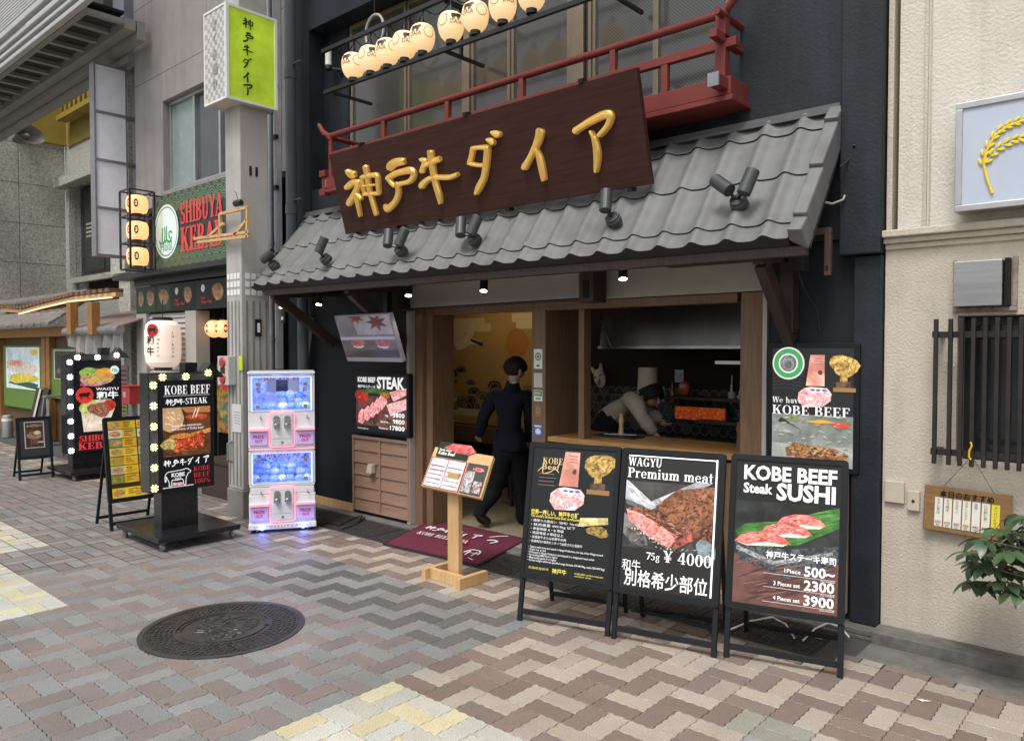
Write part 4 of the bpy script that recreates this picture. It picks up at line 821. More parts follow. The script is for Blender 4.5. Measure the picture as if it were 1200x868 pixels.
# ---- lanterns on the black rack upstairs
def lanterns():
    y = 4.80; r = thing('lantern_rack', 'black steel double bar rack carrying the row of lanterns upstairs', 'rack', (-6.9, y, 4.45))
    b = W(r); b.bar((-6.93, y, 4.495), (-2.7, y, 4.445), 0.035, 0.04); b.build('lower_bar', M_BLACK, r, bevel=0.002)
    b = W(r); b.bar((-6.96, y, 4.93), (-2.7, y, 4.93), 0.035, 0.04); b.build('upper_bar', M_BLACK, r, bevel=0.002)
    for x in (-6.80, -5.10, -3.35):
        b = W(r); b.bar((x, y + .02, 4.47), (x, 5.32, 4.47), 0.025, 0.03); b.bar((x, y + .02, 4.92), (x, 5.32, 4.92), 0.03, 0.04); b.bar((x, 5.02, 4.47), (x, 5.02, 4.91), 0.03, 0.03); b.build('bracket', M_BLACK, r)
    xs = [-6.43, -6.153, -5.889, -5.636, -5.384, -5.004, -4.701, -4.382, -4.065]
    MP = bpy.data.materials.new('lantern_paper'); MP.use_nodes = True; n = MP.node_tree.nodes; l = MP.node_tree.links; pb = n['Principled BSDF']
    tc = n.new('ShaderNodeTexCoord'); sx = n.new('ShaderNodeSeparateXYZ'); l.new(tc.outputs['Object'], sx.inputs[0])
    mr = n.new('ShaderNodeMapRange'); mr.inputs['From Min'].default_value = -0.15; mr.inputs['From Max'].default_value = 0.14; l.new(sx.outputs['Z'], mr.inputs['Value'])
    pb.inputs['Base Color'].default_value = (0.50, 0.45, 0.36, 1); pb.inputs['Roughness'].default_value = 0.7; pb.inputs['Emission Color'].default_value = (1.0, 0.64, 0.28, 1); pb.inputs['Emission Strength'].default_value = 0.52
    words = ['first lantern from the left', 'second lantern from the left', 'third lantern from the left', 'fourth lantern from the left', 'fifth lantern from the left, last before the gap', 'sixth lantern from the left, first after the gap', 'seventh lantern from the left', 'eighth lantern from the left', 'ninth and rightmost lantern, cut by the top edge']
    prof = [(0.050, -0.112), (0.066, -0.106), (0.090, -0.080), (0.107, -0.045), (0.117, 0.0), (0.118, 0.035), (0.111, 0.075), (0.096, 0.105), (0.075, 0.122), (0.05, 0.128)]
    rp = []
    for i in range(40):                       # ribbed paper
        f = i / 39 * (len(prof) - 1); k = min(int(f), len(prof) - 2); q = f - k; rp.append((prof[k][0] * (1 - q) + prof[k + 1][0] * q + (0.0012 if i % 2 else -0.0012), prof[k][1] * (1 - q) + prof[k + 1][1] * q))
    def rad(z):
        for (ra, za), (rb, zb) in zip(prof, prof[1:]):
            if za <= z <= zb: return ra + (rb - ra) * (z - za) / (zb - za)
        return 0.05
    def wrap(pts, ang, b):                    # decals lying on the paper
        b.face([((rad(z) + 0.003) * math.sin(ang + x / 0.12), -(rad(z) + 0.003) * math.cos(ang + x / 0.12), z) for x, z in pts])
    protos = {}
    for kind in (0, 1):
        t = thing('paper_lantern', 'x', 'lantern')
        b = MB(); b.lathe(rp, n=32); b.build('paper_shade', MP, t, smooth=True)
        b = MB(); b.lathe([(0.040, -0.150), (0.046, -0.148), (0.046, -0.111), (0.03, -0.111)], n=20); b.lathe([(0.012, -0.165), (0.014, -0.151)], n=8); b.build('bottom_cap', M_BLACK, t, smooth=True)
        b = MB(); b.lathe([(0.05, 0.122), (0.052, 0.143), (0.02, 0.150), (0.012, 0.20)], n=20); b.tube([(0, 0, 0.2), (0, 0, 0.285)], 0.008, 6); b.build('top_cap', M_BLACK, t, smooth=True)
        d = MB(); base = R(44) if kind == 0 else R(40)
        d.ink((0.04, 0.03, 0.025))
        cow = [(0, .55), (.02, .75), (.15, .9), (.5, .92), (.8, 1.0), (.9, .95), (1.0, .84), (.97, .70), (.86, .58), (.80, .3), (.80, 0), (.7, 0), (.68, .34), (.28, .36), (.24, 0), (.15, 0), (.14, .3), (.05, .5)]
        ang = base - R(30) if kind == 0 else base + R(30)
        # body split in quads so it follows the curve
        for k in range(8): 
            a0, a1 = k / 8, (k + 1) / 8; wrap([(a0 * .09 - .045, .053), (a1 * .09 - .045, .053), (a1 * .09 - .045, .087 + .004 * (k > 5)), (a0 * .09 - .045, .087 + .004 * (k > 4))], ang, d)
        for a0 in (0.10, 0.24, 0.62, 0.76): wrap([(a0 * .09 - .045, .030), (a0 * .09 - .036, .030), (a0 * .09 - .034, .054), (a0 * .09 - .045, .054)], ang, d)
        wrap([(.040, .07), (.060, .066), (.062, .08), (.048, .098), (.040, .09)], ang, d)
        V, F = glyphs('DAIA', 0.005); x1 = max(p[0] for p in V); sz = 0.036 / 0.7; d.ink((0.12, 0.05, 0.025))
        vv = [d.v(((rad(.02) + 0.003) * math.sin(ang + (a * sz - x1 * sz / 2) / 0.12), -(rad(.02) + 0.003) * math.cos(ang + (a * sz - x1 * sz / 2) / 0.12), -0.005 + bb * sz)) for a, bb in V]
        for f in F: d.f([vv[i] for i in f])
        d.ink((0.30, 0.05, 0.03)); ang2 = ang + R(64) if kind == 0 else ang - R(64)
        for k in range(14):                   # chrysanthemum outline
            a = 2 * math.pi * k / 14; pr = None
            for q in range(7):
                bb = math.pi * q / 6 * 1.0 - math.pi / 2; rr = 0.043 + 0.010 * math.cos(bb); aa = a + 0.19 * math.sin(bb); p_ = (rr * math.cos(aa), 0.035 + rr * math.sin(aa))
                if pr: 
                    m_ = 0.0042; dx, dz = p_[0] - pr[0], p_[1] - pr[1]; dd = math.hypot(dx, dz) or 1; nx, nz = -dz / dd * m_ / 2, dx / dd * m_ / 2
                    wrap([(pr[0] + nx, pr[1] + nz), (p_[0] + nx, p_[1] + nz), (p_[0] - nx, p_[1] - nz), (pr[0] - nx, pr[1] - nz)], ang2, d)
                pr = p_
        d.build('printed_emblem', M_PRINT, t, recalc=False); protos[kind] = t
    used = set()
    for i, x in enumerate(xs):
        k = i % 2 if i < 5 else (i + 1 + 1) % 2
        k = [0, 1, 0, 1, 0, 1, 0, 1, 0][i]
        o = protos[k] if k not in used else copy_tree(protos[k]); used.add(k)
        o.location = (x, y, 4.645); o.rotation_euler = (0, 0, R(random.uniform(-6, 6)))
        tag(o, 'glowing cream paper ' + words[i] + ' in the row upstairs', 'lantern', 'row of lanterns on the upstairs rack')
    # supply cable looping between them
    pts = []
    for a, c in zip([-6.75] + xs, xs + [-3.7]):
        for q in range(6): f = q / 6; pts.append((a + (c - a) * f, y + .03, 4.93 - 0.10 * math.sin(math.pi * f)))
    b = MB(); b.tube(pts, 0.006, 5); tag(b.build('power_cable', M_BLACKM), 'black power cable looping along the lantern rack', 'cable')
lanterns()
def upstairs_bits():
    p = on(385, 75, y=5.2); t = thing('wall_lamp', 'slim white tube wall lamp left of the lantern rack', 'lamp', p)
    b = MB(); b.lathe([(0.038, -0.02), (0.038, 0.17)], n=16); b.build('tube', mat('opal_white', (0.7, 0.68, 0.62), 0.4), t, smooth=True)
    b = MB(); b.lathe([(0.042, -0.065), (0.042, -0.02)], n=16); b.lathe([(0.05, 0), (0.05, 0.03)], T=Matrix.Translation((0.10, 0.12, -0.06)) @ Matrix.Rotation(R(90), 4, 'X'), n=16); b.bar((0.02, 0.02, -0.05), (0.10, 0.10, -0.06), .02, .02); b.build('holder', M_BLACK, t)
    c = on(439, 37, y=5.0); b = MB(); b.tube([(0.145 * math.cos(a), 0.0, 0.165 * math.sin(a)) for a in [2 * math.pi * k / 32 for k in range(33)]], 0.014, 8, cap=False)
    t = thing('ring_lamp', 'white metal ring hanging behind the lantern rack', 'ring', c); b.build('ring', M_GREYM, t, smooth=True)
    b = MB(); b.tube([(0, 0, 0.165), (0, 0, 0.42)], 0.005, 5); b.build('hanger', M_BLACK, t)
upstairs_bits()
# ---- lamps standing on the canopy
def roof_lamps():
    ML = mat('charcoal_lamp', (0.055, 0.058, 0.060), 0.45, metal=0.3, var=0.15)
    data = [((321, 311), [(314, 300)], 'single charcoal spotlight at the left end of the tiled canopy'), ((382, 304), [(377, 287)], 'single charcoal spotlight under the left part of the shop sign, upright'),
            ((470, 294), [(455, 279), (471, 278)], 'twin charcoal spotlight under the second gold character of the shop sign'), ((556, 281), [(540, 266), (556, 264)], 'twin charcoal spotlight under the middle of the shop sign'),
            ((719, 258), [(710, 235)], 'large single charcoal spotlight near the right end of the shop sign'), ((866, 238), [(846, 217), (877, 213)], 'twin charcoal spotlight alone on the bare right part of the canopy')]
    for (bu, bv), heads, lab in data:
        p = on_roof(bu, bv, 0.085); t = thing('spotlight', lab, 'spotlight', p, group='spotlights standing on the canopy tiles')
        T = _n.to_track_quat('Z', 'Y').to_matrix().to_4x4()
        b = MB(); b.lathe([(0.056, -0.03), (0.056, 0.012), (0.050, 0.016), (0.050, 0.036), (0.001, 0.038)], T=T, n=24); b.build('base', ML, t, bevel=0.003)
        q = Vector((0, -0.04, 0.055)); 
        for i, (u, v) in enumerate(heads):
            c = on(u, v, y=p.y - 0.06) - p; side = -1 if c.x < 0 else 1
            ax = Vector((0.25 * side if len(heads) > 1 else -0.15, 0.30, 0.92)).normalized()
            if lab.startswith('twin charcoal spotlight alone') and i == 0: ax = Vector((-0.75, 0.25, 0.55)).normalized()
            if lab.startswith('single charcoal spotlight at'): ax = Vector((0.75, 0.25, 0.5)).normalized()
            if lab.startswith('single charcoal spotlight under'): ax = Vector((0.30, 0.25, 0.9)).normalized()
            TT = Matrix.Translation(c) @ ax.to_track_quat('Z', 'Y').to_matrix().to_4x4()
            h = MB(); h.lathe([(0.040, -0.082), (0.043, -0.078), (0.043, 0.074), (0.040, 0.078), (0.037, 0.06), (0.001, 0.06)], T=TT, n=24); hd = h.build('lamp_head', ML, t, bevel=0.002)
            a = MB(); a.tube([_n * 0.03, _n * 0.055 + Vector((0.02 * side * (len(heads) > 1), 0, 0.0)), c - ax * 0.07], 0.011, 8); a.build('arm', M_BLACK, t)
roof_lamps()
def downlights():
    ME = mat('lamp_lens', (0.8, 0.8, 0.75), 0.3, emit=(1.0, 0.88, 0.70), estr=6.0)
    for (u, v), lab, tilt in (((331, 356), 'small black downlight at the left end of the eave above the vending cabinet', 0), ((374, 352), 'small black downlight over the hanging screen, under the eave', 0), ((479, 341), 'black cylinder downlight under the eave near the door jamb', 1), ((567, 335), 'black cylinder downlight under the eave above the open door', 1), ((730, 320), 'black cylinder downlight under the eave over the serving window', 1)):
        p = on(u, v, y=4.70); t = thing('downlight', lab, 'lamp', p, group='downlights under the eave')
        ax = Vector((-0.22, 0.30, 1)).normalized(); T = ax.to_track_quat('Z', 'Y').to_matrix().to_4x4()
        b = MB(); b.lathe([(0.030, -0.045), (0.034, -0.048), (0.034, 0.09), (0.001, 0.09)], T=T, n=24); b.tube([ax * 0.09, (ax * 0.09) + Vector((0, 0, max(0.02, 2.44 - p.z - 0.09)))], 0.012, 8); b.build('housing', M_BLACKM, t)
        b = MB(); b.lathe([(0.0301, -0.0475), (0.024, -0.0475), (0.001, -0.0475)], T=T, n=24); b.build('lens', ME, t)
        ld = bpy.data.lights.new('downlight_beam', 'SPOT'); ld.energy = 7; ld.spot_size = R(80); ld.spot_blend = 0.6; ld.color = (1, 0.86, 0.68); ld.shadow_soft_size = 0.03
        lo = bpy.data.objects.new('downlight_beam', ld); COL.objects.link(lo); lo.location = (-ax) * 0.055; lo.parent = t
    p = on(331, 364, y=4.95); t = thing('switch_plate', 'black plate with a round white socket hanging at the canopy left end', 'plate', p)
    b = MB(); b.box(-.04, .04, 0, .02, -.15, .13); b.build('plate', M_BLACKM, t, bevel=0.01); b = MB(); b.lathe([(0.022, 0), (0.022, 0.006), (0.001, 0.006)], T=Matrix.Translation((0, 0, -0.09)) @ Matrix.Rotation(R(90), 4, 'X'), n=18); b.build('socket', M_WHITE, t)
    # roller shutter guide box and the long bar
    p = on(692, 335, y=4.95); t = thing('shutter_bracket', 'dark wooden bracket box hanging under the eave between door and window', 'bracket', p)
    b = MB(); b.box(-.07, .07, -.06, .12, -.13, .22); b.build('box', M_TRIM, t, bevel=0.004); b = MB(); b.box(-.028, .028, -.066, -.061, -.10, .04); b.build('slot', M_DARK, t)
    p0, p1 = on(458, 364, y=4.98), on(690, 350, y=4.98); t = thing('awning_bar', 'thin brown bar hung across the doorway below the eave', 'bar', p0); b = W(t); b.tube([p0, p1], 0.013, 8); b.build('bar', M_TRIM, t, smooth=True); b = W(t); b.box(p0.x - .09, p0.x - .02, p0.y - .03, p0.y + .03, p0.z - .06, 2.40); b.build('end_bracket', M_BLACK, t)
    p = on(965, 271, y=4.95); t = thing('hook_bracket', 'brown angle bracket sticking out beside the canopy right end', 'bracket', p)
    b = MB(); b.box(-.14, .05, -.02, .02, -.02, .02); b.box(.012, .05, -.02, .02, -.28, -.021); b.build('arm', mat('brown_paint', (0.09, 0.05, 0.04), 0.5), t, bevel=0.003); b = MB(); b.box(.022, .038, -.0215, -.0205, -.25, -.22); b.build('hole', M_DARK, t)
    # flood light with drooping cable under the right end
    p = on(935, 305, y=4.9); t = thing('cable_box', 'small black junction box with drooping cable under the canopy right end', 'junction box', p)
    b = MB(); b.box(-.05, .05, -.04, .06, -.07, .06); b.build('box', M_BLACKM, t, bevel=0.006); b = MB(); b.tube([(0, 0, -.06), (.02, .05, -.18), (.06, .18, -.32), (.07, .2, -.45)], 0.006, 5); b.build('cable', M_BLACKM, t)
downlights()
def wall_cables():
    for pts, lab in (([(984, 196, 4.95), (992, 190, 5.0), (999, 180, 5.05), (1001, 170, 5.01)], 'short dark cable bending from the canopy verge to the navy pier'), ([(962, 236, 4.8), (975, 239, 4.9), (988, 234, 5.0), (993, 222, 5.06)], 'pale cable sagging behind the canopy verge')):
        b = MB(); b.tube([on(u, v, y=y) for u, v, y in pts], .007, 6); tag(b.build('cable', M_BLACK if 'dark' in lab else M_GREYM, smooth=True), lab, 'cable')
wall_cables()
def pipes():
    MPI = mat('grey_pvc', (0.10, 0.118, 0.132), 0.5, spec=0.3, var=0.1, scale=4)
    x = -7.86; y = 4.98; t = thing('drain_pipe', 'wide blue grey drain pipe with an elbow and collars on the restaurant corner', 'drain pipe', (-7.70, 5.0, 0))
    b = W(t); b.tube([(x, y, 7.5), (x, y, 2.95), (x + .01, y, 2.86), (x + .15, y + .02, 2.74), (x + .17, y + .03, 2.64), (x + .17, y + .03, 0.0)], 0.062, 20)
    b.build('pipe', MPI, t, smooth=True)
    b = W(t)
    for z in (4.95, 3.4): b.lathe([(0.066, -.05), (0.070, -.05), (0.070, .05), (0.066, .05)], c=(x, y, z), n=20); b.box(x, x + .2, y - .012, y + .012, z + .1, z + .115)
    b.lathe([(0.063, -.05), (0.07, -.05), (0.07, .05), (0.063, .05)], c=(x, y, 2.98), n=20); b.build('collar', MPI, t)
    x2 = on(317, 300, y=4.96).x; t = thing('conduit_pipe', 'narrow galvanised conduit pipe beside the lamp column', 'pipe', (x2, 4.96, 0))
    b = W(t); b.tube([(x2, 4.96, 7.5), (x2, 4.96, 0)], 0.045, 16); b.build('pipe', M_GALV, t, smooth=True)
    b = W(t)
    for z in (3.05, 1.9, 4.6): b.lathe([(0.046, -.02), (0.051, -.02), (0.051, .02), (0.046, .02)], c=(x2, 4.96, z), n=16)
    b.build('coupling', M_GALV, t)
    xa = on(324.5, 300, y=5.06).x; t = thing('cable_duct', 'narrow white cable duct between the two pipes', 'duct', (xa, 5.06, 1.4)); b = W(t); b.box(xa - .05, xa + .05, 5.04, 5.105, 1.55, 7.5); b.build('cover', mat('pale_plastic', (0.50, 0.50, 0.53), 0.5), t)
    b = W(t); 
    for z in (2.9, 3.7, 4.3, 4.9): b.box(xa - .055, xa + .06, 5.02, 5.06, z, z + .05)
    b.build('clip', M_BLACK, t)
    p0, p1 = on(341, 470, y=5.03), on(360, 372, y=5.03); t = thing('leaning_channel', 'pale aluminium channel leaning on the navy wall behind the vending cabinet', 'channel', p0)
    b = W(t); b.bar(Vector((p0.x - .03, 4.98, 0.0)), p1 + Vector((0, .05, 0)), 0.08, 0.03); b.build('channel', M_GREYM, t)
pipes()
# ================================================================== THINGS AT THE FRONT
K, WHT = (0.006, 0.006, 0.007), (0.80, 0.80, 0.78)
PINK, MARB, RAW = (0.62, 0.16, 0.18), (0.80, 0.50, 0.46), (0.45, 0.045, 0.055)
GOLD, GOLD2 = (0.52, 0.34, 0.10), (0.16, 0.09, 0.02)
SEAR, SEAR2 = (0.15, 0.055, 0.025), (0.045, 0.018, 0.012)
def cert_meat(sh, x, z, k):                   # certificate, trophy and marbled block, as on two of the posters
    sh.poly([(x + .0 * k, z + .17 * k), (x + .26 * k, z + .17 * k), (x + .26 * k, z + .47 * k), (x + .06 * k, z + .47 * k)], (0.52, 0.20, 0.15), (0.70, 0.42, 0.34), 5)
    sh.blob(x + .20 * k, z + .30 * k, .03 * k, .025 * k, (0.08, 0.05, 0.06), n=12)
    for q in range(3): sh.rect(x + .12 * k, z + (.38 + q * .025) * k, x + .23 * k, z + (.387 + q * .025) * k, (0.32, 0.10, 0.08))
    sh.blob(x + .53 * k, z + .37 * k, .20 * k, .10 * k, GOLD, GOLD2, 26, jit=.2, seed=4); sh.rect(x + .47 * k, z + .2 * k, x + .57 * k, z + .3 * k, GOLD2, GOLD, 20)
    sh.rect(x + .38 * k, z + .12 * k, x + .68 * k, z + .16 * k, (0.25, 0.13, 0.05)); sh.rect(x + .42 * k, z + .16 * k, x + .62 * k, z + .215 * k, (0.05, 0.03, 0.03), (0.14, 0.08, 0.05), 15)
    sh.poly([(x - .10 * k, z + .10 * k), (x - .11 * k, z + .03 * k), (x - .03 * k, z - .04 * k), (x + .24 * k, z - .03 * k), (x + .35 * k, z + .03 * k), (x + .36 * k, z + .10 * k), (x + .30 * k, z + .15 * k), (x + .08 * k, z + .16 * k), (x - .02 * k, z + .145 * k)], (0.62, 0.22, 0.24), (0.80, 0.60, 0.56), 42)
    sh.poly([(x - .02 * k, z + .145 * k), (x + .08 * k, z + .16 * k), (x + .30 * k, z + .15 * k), (x + .35 * k, z + .11 * k), (x + .1 * k, z + .105 * k)], (0.78, 0.66, 0.60), (0.68, 0.5, 0.46), 30)
    fp = [(x - .09 * k, z + .09 * k), (x - .10 * k, z + .03 * k), (x - .03 * k, z - .03 * k), (x + .24 * k, z - .02 * k), (x + .34 * k, z + .035 * k), (x + .34 * k, z + .095 * k), (x - .02 * k, z + .13 * k)]
    sh.speckle(fp, 60, [(.80, .66, .62), (.70, .34, .34), (.55, .13, .16)], .06 * k, .010 * k, .6, 1.2, 3)
    tp = [(x + .36 * k, z + .30 * k), (x + .70 * k, z + .30 * k), (x + .70 * k, z + .45 * k), (x + .36 * k, z + .45 * k)]
    sh.speckle(tp, 40, [(.70, .50, .18), (.10, .055, .012), (.30, .18, .04)], .05 * k, .012 * k, .9, 1.0, 6)
    for q in range(3): sh.blob(x + (.10 + .08 * q) * k, z + .13 * k, .035 * k, .011 * k, (0.10, 0.13, 0.42), n=10)
def board1(sh):
    sh.rect(0, 0, 1, 1, (0.010, 0.011, 0.012)); cert_meat(sh, 0.34, 0.55, 0.92)
    sh.serif('KOBE', .12, .875, .05, (0.62, 0.44, 0.22), fit=.26); sh.stroke([(.06, 1.17, .008), (.12, 1.22, .01), (.13, 1.15, .012), (.22, 1.17, .01), (.28, 1.21, .012), (.33, 1.17, .01)], (0.62, 0.44, 0.22)); sh.text('Beef', .12, .83, .045, (0.62, 0.44, 0.22), fit=.22)
    for q in range(4): sh.rect(.08, .79 - q * .03, .28 + .02 * (q % 2), .796 - q * .03, (0.16, 0.12, 0.1))
    sh.poly([(.62, .40), (.98, .44), (.97, .49), (.64, .47)], (0.50, 0.40, 0.14), (0.6, 0.52, 0.25), 30); sh.blob(.86, .375, .12, .045, (0.35, 0.24, 0.07), (0.1, 0.06, 0.02), 60, jit=.3)
    sh.text('世界一厳しい、神戸牛の証', .02, .465, .038, (0.72, 0.60, 0.10), bold=.02, cjk=True, fit=.60); sh.text("The world's strictest Kobe Beef certification", .02, .44, .02, (0.72, 0.60, 0.10), bold=.01, fit=.62)
    z = .405
    for i, q in enumerate(['・霜降りの度合い（BMS）No.6以上', '・枝肉重量 499.9kg 以下', '・歩留等級 A・B 等級', '・肉質等級 4 等級以上', '・未経産牛または去勢牛の肉', '・兵庫県内の食肉センターで出荷された但馬牛']):
        sh.text(q, .03, z, .021, (0.75, 0.75, 0.75), cjk=True, fit=min(.66, .035 * len(q))); z -= .033
    z -= .012
    for q in ['・Tajima cattle born and raised in Hyogo Prefecture, the top of the Wagyu brand', '・Virgin cow or bull', '・Processed in Hyogo Prefecture and shipped to a designated meat center', '・Fat marbling BMS No.6 or higher', '・Meat quality grade 4 or higher', '・Carcass weight within the specified range (females 270-499.9kg, males 300-499.9kg)']:
        sh.text(q, .02, z, .0155, (0.72, 0.72, 0.72), fit=min(.95, .0118 * len(q)), bold=.005); z -= .021
    sh.text('神戸牛', .34, .018, .036, (0.66, 0.55, 0.10), cjk=True, bold=.02); sh.text('兵庫県産和牛', .04, .03, .018, (0.66, 0.55, 0.10), cjk=True, fit=.26); sh.text('KOBE BEEF certified restaurant', .62, .03, .014, (0.66, 0.55, 0.10), fit=.34); sh.text('member shop', .62, .012, .013, (0.66, 0.55, 0.10), fit=.2)
def board2(sh):
    sh.rect(0, 0, 1, 1, (0.018, 0.017, 0.017)); sh.rect(0, .30, 1, .80, (0.028, 0.026, 0.026), (0.07, 0.065, 0.065), 6)
    sh.poly([(0, .55), (0, .40), (.10, .33), (.3, .30), (.2, .5)], (0.20, 0.18, 0.17), (0.06, 0.05, 0.05), 10); sh.poly([(0, .80), (.02, .80), (.36, .62), (.30, .595), (0, .66)], (0.42, 0.43, 0.46), (0.62, 0.63, 0.66), 6); sh.poly([(.0, .66), (.30, .6), (.33, .565), (.02, .62)], (0.12, 0.12, 0.13))
    sh.poly([(.28, .585), (.94, .82), (.80, .835), (.20, .62)], (0.52, 0.53, 0.56), (0.22, 0.22, 0.24), 5)
    sh.poly([(.34, .62), (.58, .76), (.98, .80), (1, .50), (.88, .38), (.74, .44)], SEAR, (0.30, 0.13, 0.07), 26); sh.poly([(.74, .44), (1, .56), (1, .36), (.86, .36)], SEAR2, (0.2, 0.07, 0.04), 20)
    sh.poly([(.02, .585), (.14, .615), (.48, .575), (.74, .47), (.58, .40), (.20, .545)], (0.28, 0.11, 0.06), SEAR2, 34)
    sh.poly([(.02, .585), (.06, .50), (.30, .385), (.52, .325), (.60, .40), (.45, .46), (.20, .545)], (0.60, 0.13, 0.13), (0.78, 0.38, 0.34), 30)
    sh.poly([(.02, .585), (.04, .545), (.30, .43), (.58, .385), (.62, .41), (.45, .47), (.20, .555)], (0.72, 0.34, 0.28), (0.55, 0.12, 0.10), 40)
    sh.speckle([(.34, .62), (.58, .76), (.98, .80), (1, .50), (.88, .38), (.74, .46)], 230, [(.05, .02, .012), (.34, .16, .085), (.10, .04, .02), (.24, .09, .045), (.16, .06, .03)], .045, .016, .55, .6, 2)
    sh.speckle([(.14, .615), (.48, .575), (.74, .47), (.58, .40), (.20, .545), (.06, .585)], 70, [(.03, .014, .01), (.45, .24, .13), (.14, .05, .025)], .08, .010, -.35, .5, 4)
    sh.speckle([(.03, .58), (.06, .50), (.30, .385), (.52, .325), (.60, .40), (.45, .46), (.20, .545)], 150, [(.82, .52, .46), (.74, .30, .26), (.52, .07, .08), (.66, .18, .17)], .055, .008, .5, .6, 7)
    sh.speckle([(.02, .79), (.36, .62), (.30, .595), (0, .66)], 25, [(.70, .71, .74), (.30, .31, .34)], .12, .012, -.6, .15, 9)
    sh.speckle([(0, .54), (.10, .34), (.55, .30), (1, .32), (1, .38), (.6, .33), (.2, .46)], 50, [(.16, .15, .14), (.02, .02, .02), (.3, .29, .28)], .05, .01, .1, .8, 12)
    sh.poly([(.58, .40), (.74, .47), (.78, .40), (.56, .31)], (0.35, 0.10, 0.07), SEAR2, 24); sh.blob(.92, .33, .13, .07, (0.20, 0.25, 0.27), (0.07, 0.08, 0.09), 24, jit=.3)
    for q in range(14): sh.blob(.10 + q * .034, .44 - q * .010 + .01 * (q % 3), .009, .006, (0.70, 0.62, 0.5), n=7)
    sh.serif('WAGYU', .015, .915, .062, WHT, fit=.38, fat=.012); sh.serif('Premium meat', .015, .825, .074, WHT, fit=.94, fat=.012)
    sh.serif('75g', .28, .225, .052, WHT, fit=.15, fat=.01); sh.serif('¥ 4000', .47, .222, .082, WHT, fit=.51, fat=.012)
    sh.text('和牛', .015, .135, .075, WHT, cjk=True, bold=.004, fit=.21); sh.text('別格希少部位', .05, .03, .112, WHT, cjk=True, bold=.012, fit=.90)
def board3(sh):
    sh.rect(0, 0, 1, 1, (0.012, 0.012, 0.012)); sh.rect(0, 0, 1, .34, (0.14, 0.062, 0.052), (0.085, 0.04, 0.036), 7)
    sh.rect(0, .34, 1, .72, (0.03, 0.034, 0.03), (0.012, 0.012, 0.012), 4)
    sh.poly([(0, .44), (.05, .30), (.55, .20), (1, .34), (1, .46), (.5, .40)], (0.025, 0.03, 0.035), (0.09, 0.1, 0.11), 40); sh.poly([(.02, .37), (.4, .28), (.95, .40), (.95, .42), (.4, .315), (.02, .40)], (0.32, 0.33, 0.33), (0.14, 0.15, 0.15), 50)
    sh.poly([(0, .50), (.10, .555), (.50, .60), (.80, .68), (1, .72), (1, .58), (.62, .44), (.30, .40), (.05, .42)], (0.035, 0.12, 0.025), (0.07, 0.2, 0.04), 12); sh.poly([(.1, .47), (.5, .52), (1, .66), (1, .645), (.5, .505), (.1, .455)], (0.09, 0.22, 0.06))
    sh.speckle([(0, .50), (.10, .555), (.50, .60), (.80, .68), (1, .72), (1, .58), (.62, .44), (.30, .40), (.05, .42)], 70, [(.02, .07, .015), (.12, .28, .07), (.05, .15, .03)], .25, .008, .22, .08, 3)
    sh.speckle([(0, .44), (.05, .30), (.55, .20), (1, .34), (1, .46), (.5, .40)], 160, [(.2, .21, .21), (.02, .022, .025), (.11, .12, .125)], .02, .008, 0, 1.5, 8)
    sh.speckle([(0, .0), (1, 0), (1, .33), (0, .33)], 60, [(.20, .10, .085), (.07, .03, .028)], .30, .012, .35, .1, 14)
    for (cx, cz, s_, sd_) in ((.64, .60, .9, 2), (.50, .53, .95, 5), (.27, .455, 1.05, 9)):
        sh.poly([(cx - .23 * s_, cz - .035), (cx - .14 * s_, cz - .052), (cx + .20 * s_, cz - .035), (cx + .26 * s_, cz - .01), (cx + .1, cz)], (0.62, 0.58, 0.5), (0.75, 0.72, 0.66), 80)
        sh.poly([(cx - .26 * s_, cz - .03), (cx - .20 * s_, cz + .02), (cx - .08 * s_, cz + .05), (cx + .10 * s_, cz + .055), (cx + .20 * s_, cz + .03), (cx + .27 * s_, cz - .015), (cx + .18 * s_, cz - .022), (cx + .04 * s_, cz - .012), (cx - .14 * s_, cz - .045)], (0.50, 0.075, 0.065), (0.66, 0.24, 0.2), 30)
        sh.speckle([(cx - .24 * s_, cz - .025), (cx - .19 * s_, cz + .018), (cx - .08 * s_, cz + .046), (cx + .10 * s_, cz + .05), (cx + .19 * s_, cz + .026), (cx + .25 * s_, cz - .014), (cx + .04 * s_, cz - .008), (cx - .14 * s_, cz - .038)], 70, [(.78, .44, .38), (.62, .14, .12), (.36, .03, .03), (.70, .3, .25)], .05, .007, .25, .4, int(cx * 100))
        sh.poly([(cx - .18 * s_, cz + .01), (cx - .02 * s_, cz + .04), (cx + .12 * s_, cz + .035), (cx + .0, cz + .02)], (0.72, 0.36, 0.31), (0.58, 0.12, 0.1), 50)
    sh.text('KOBE BEEF', .52, .875, .098, WHT, 'c', bold=.032, fit=.90); sh.text('Steak', .07, .778, .068, WHT, bold=.03, fit=.29); sh.text('SUSHI', .96, .745, .112, WHT, 'r', bold=.035, fit=.56)
    sh.text('神戸牛ステーキ寿司', .98, .335, .048, WHT, 'r', cjk=True, bold=.02, fit=.66)
    for z, a, b_ in ((.238, '1Piece', '500~'), (.145, '3 Pieces set', '2300'), (.045, '4 Pieces set', '3900')):
        sh.text(a, .655, z + .008, .028, WHT, 'r', bold=.012, fit=.017 * len(a) + .05); sh.text(b_, .97, z, .066, WHT, 'r', bold=.025, fit=.28); sh.rect(.30, z - .012, .98, z - .009, (0.6, 0.58, 0.56)); sh.text('(Tax included)', .97, z - .024, .011, WHT, 'r')
MF = mat('board_frame_black', (0.009, 0.0105, 0.013), 0.5, var=0.15, scale=30, spec=0.25)
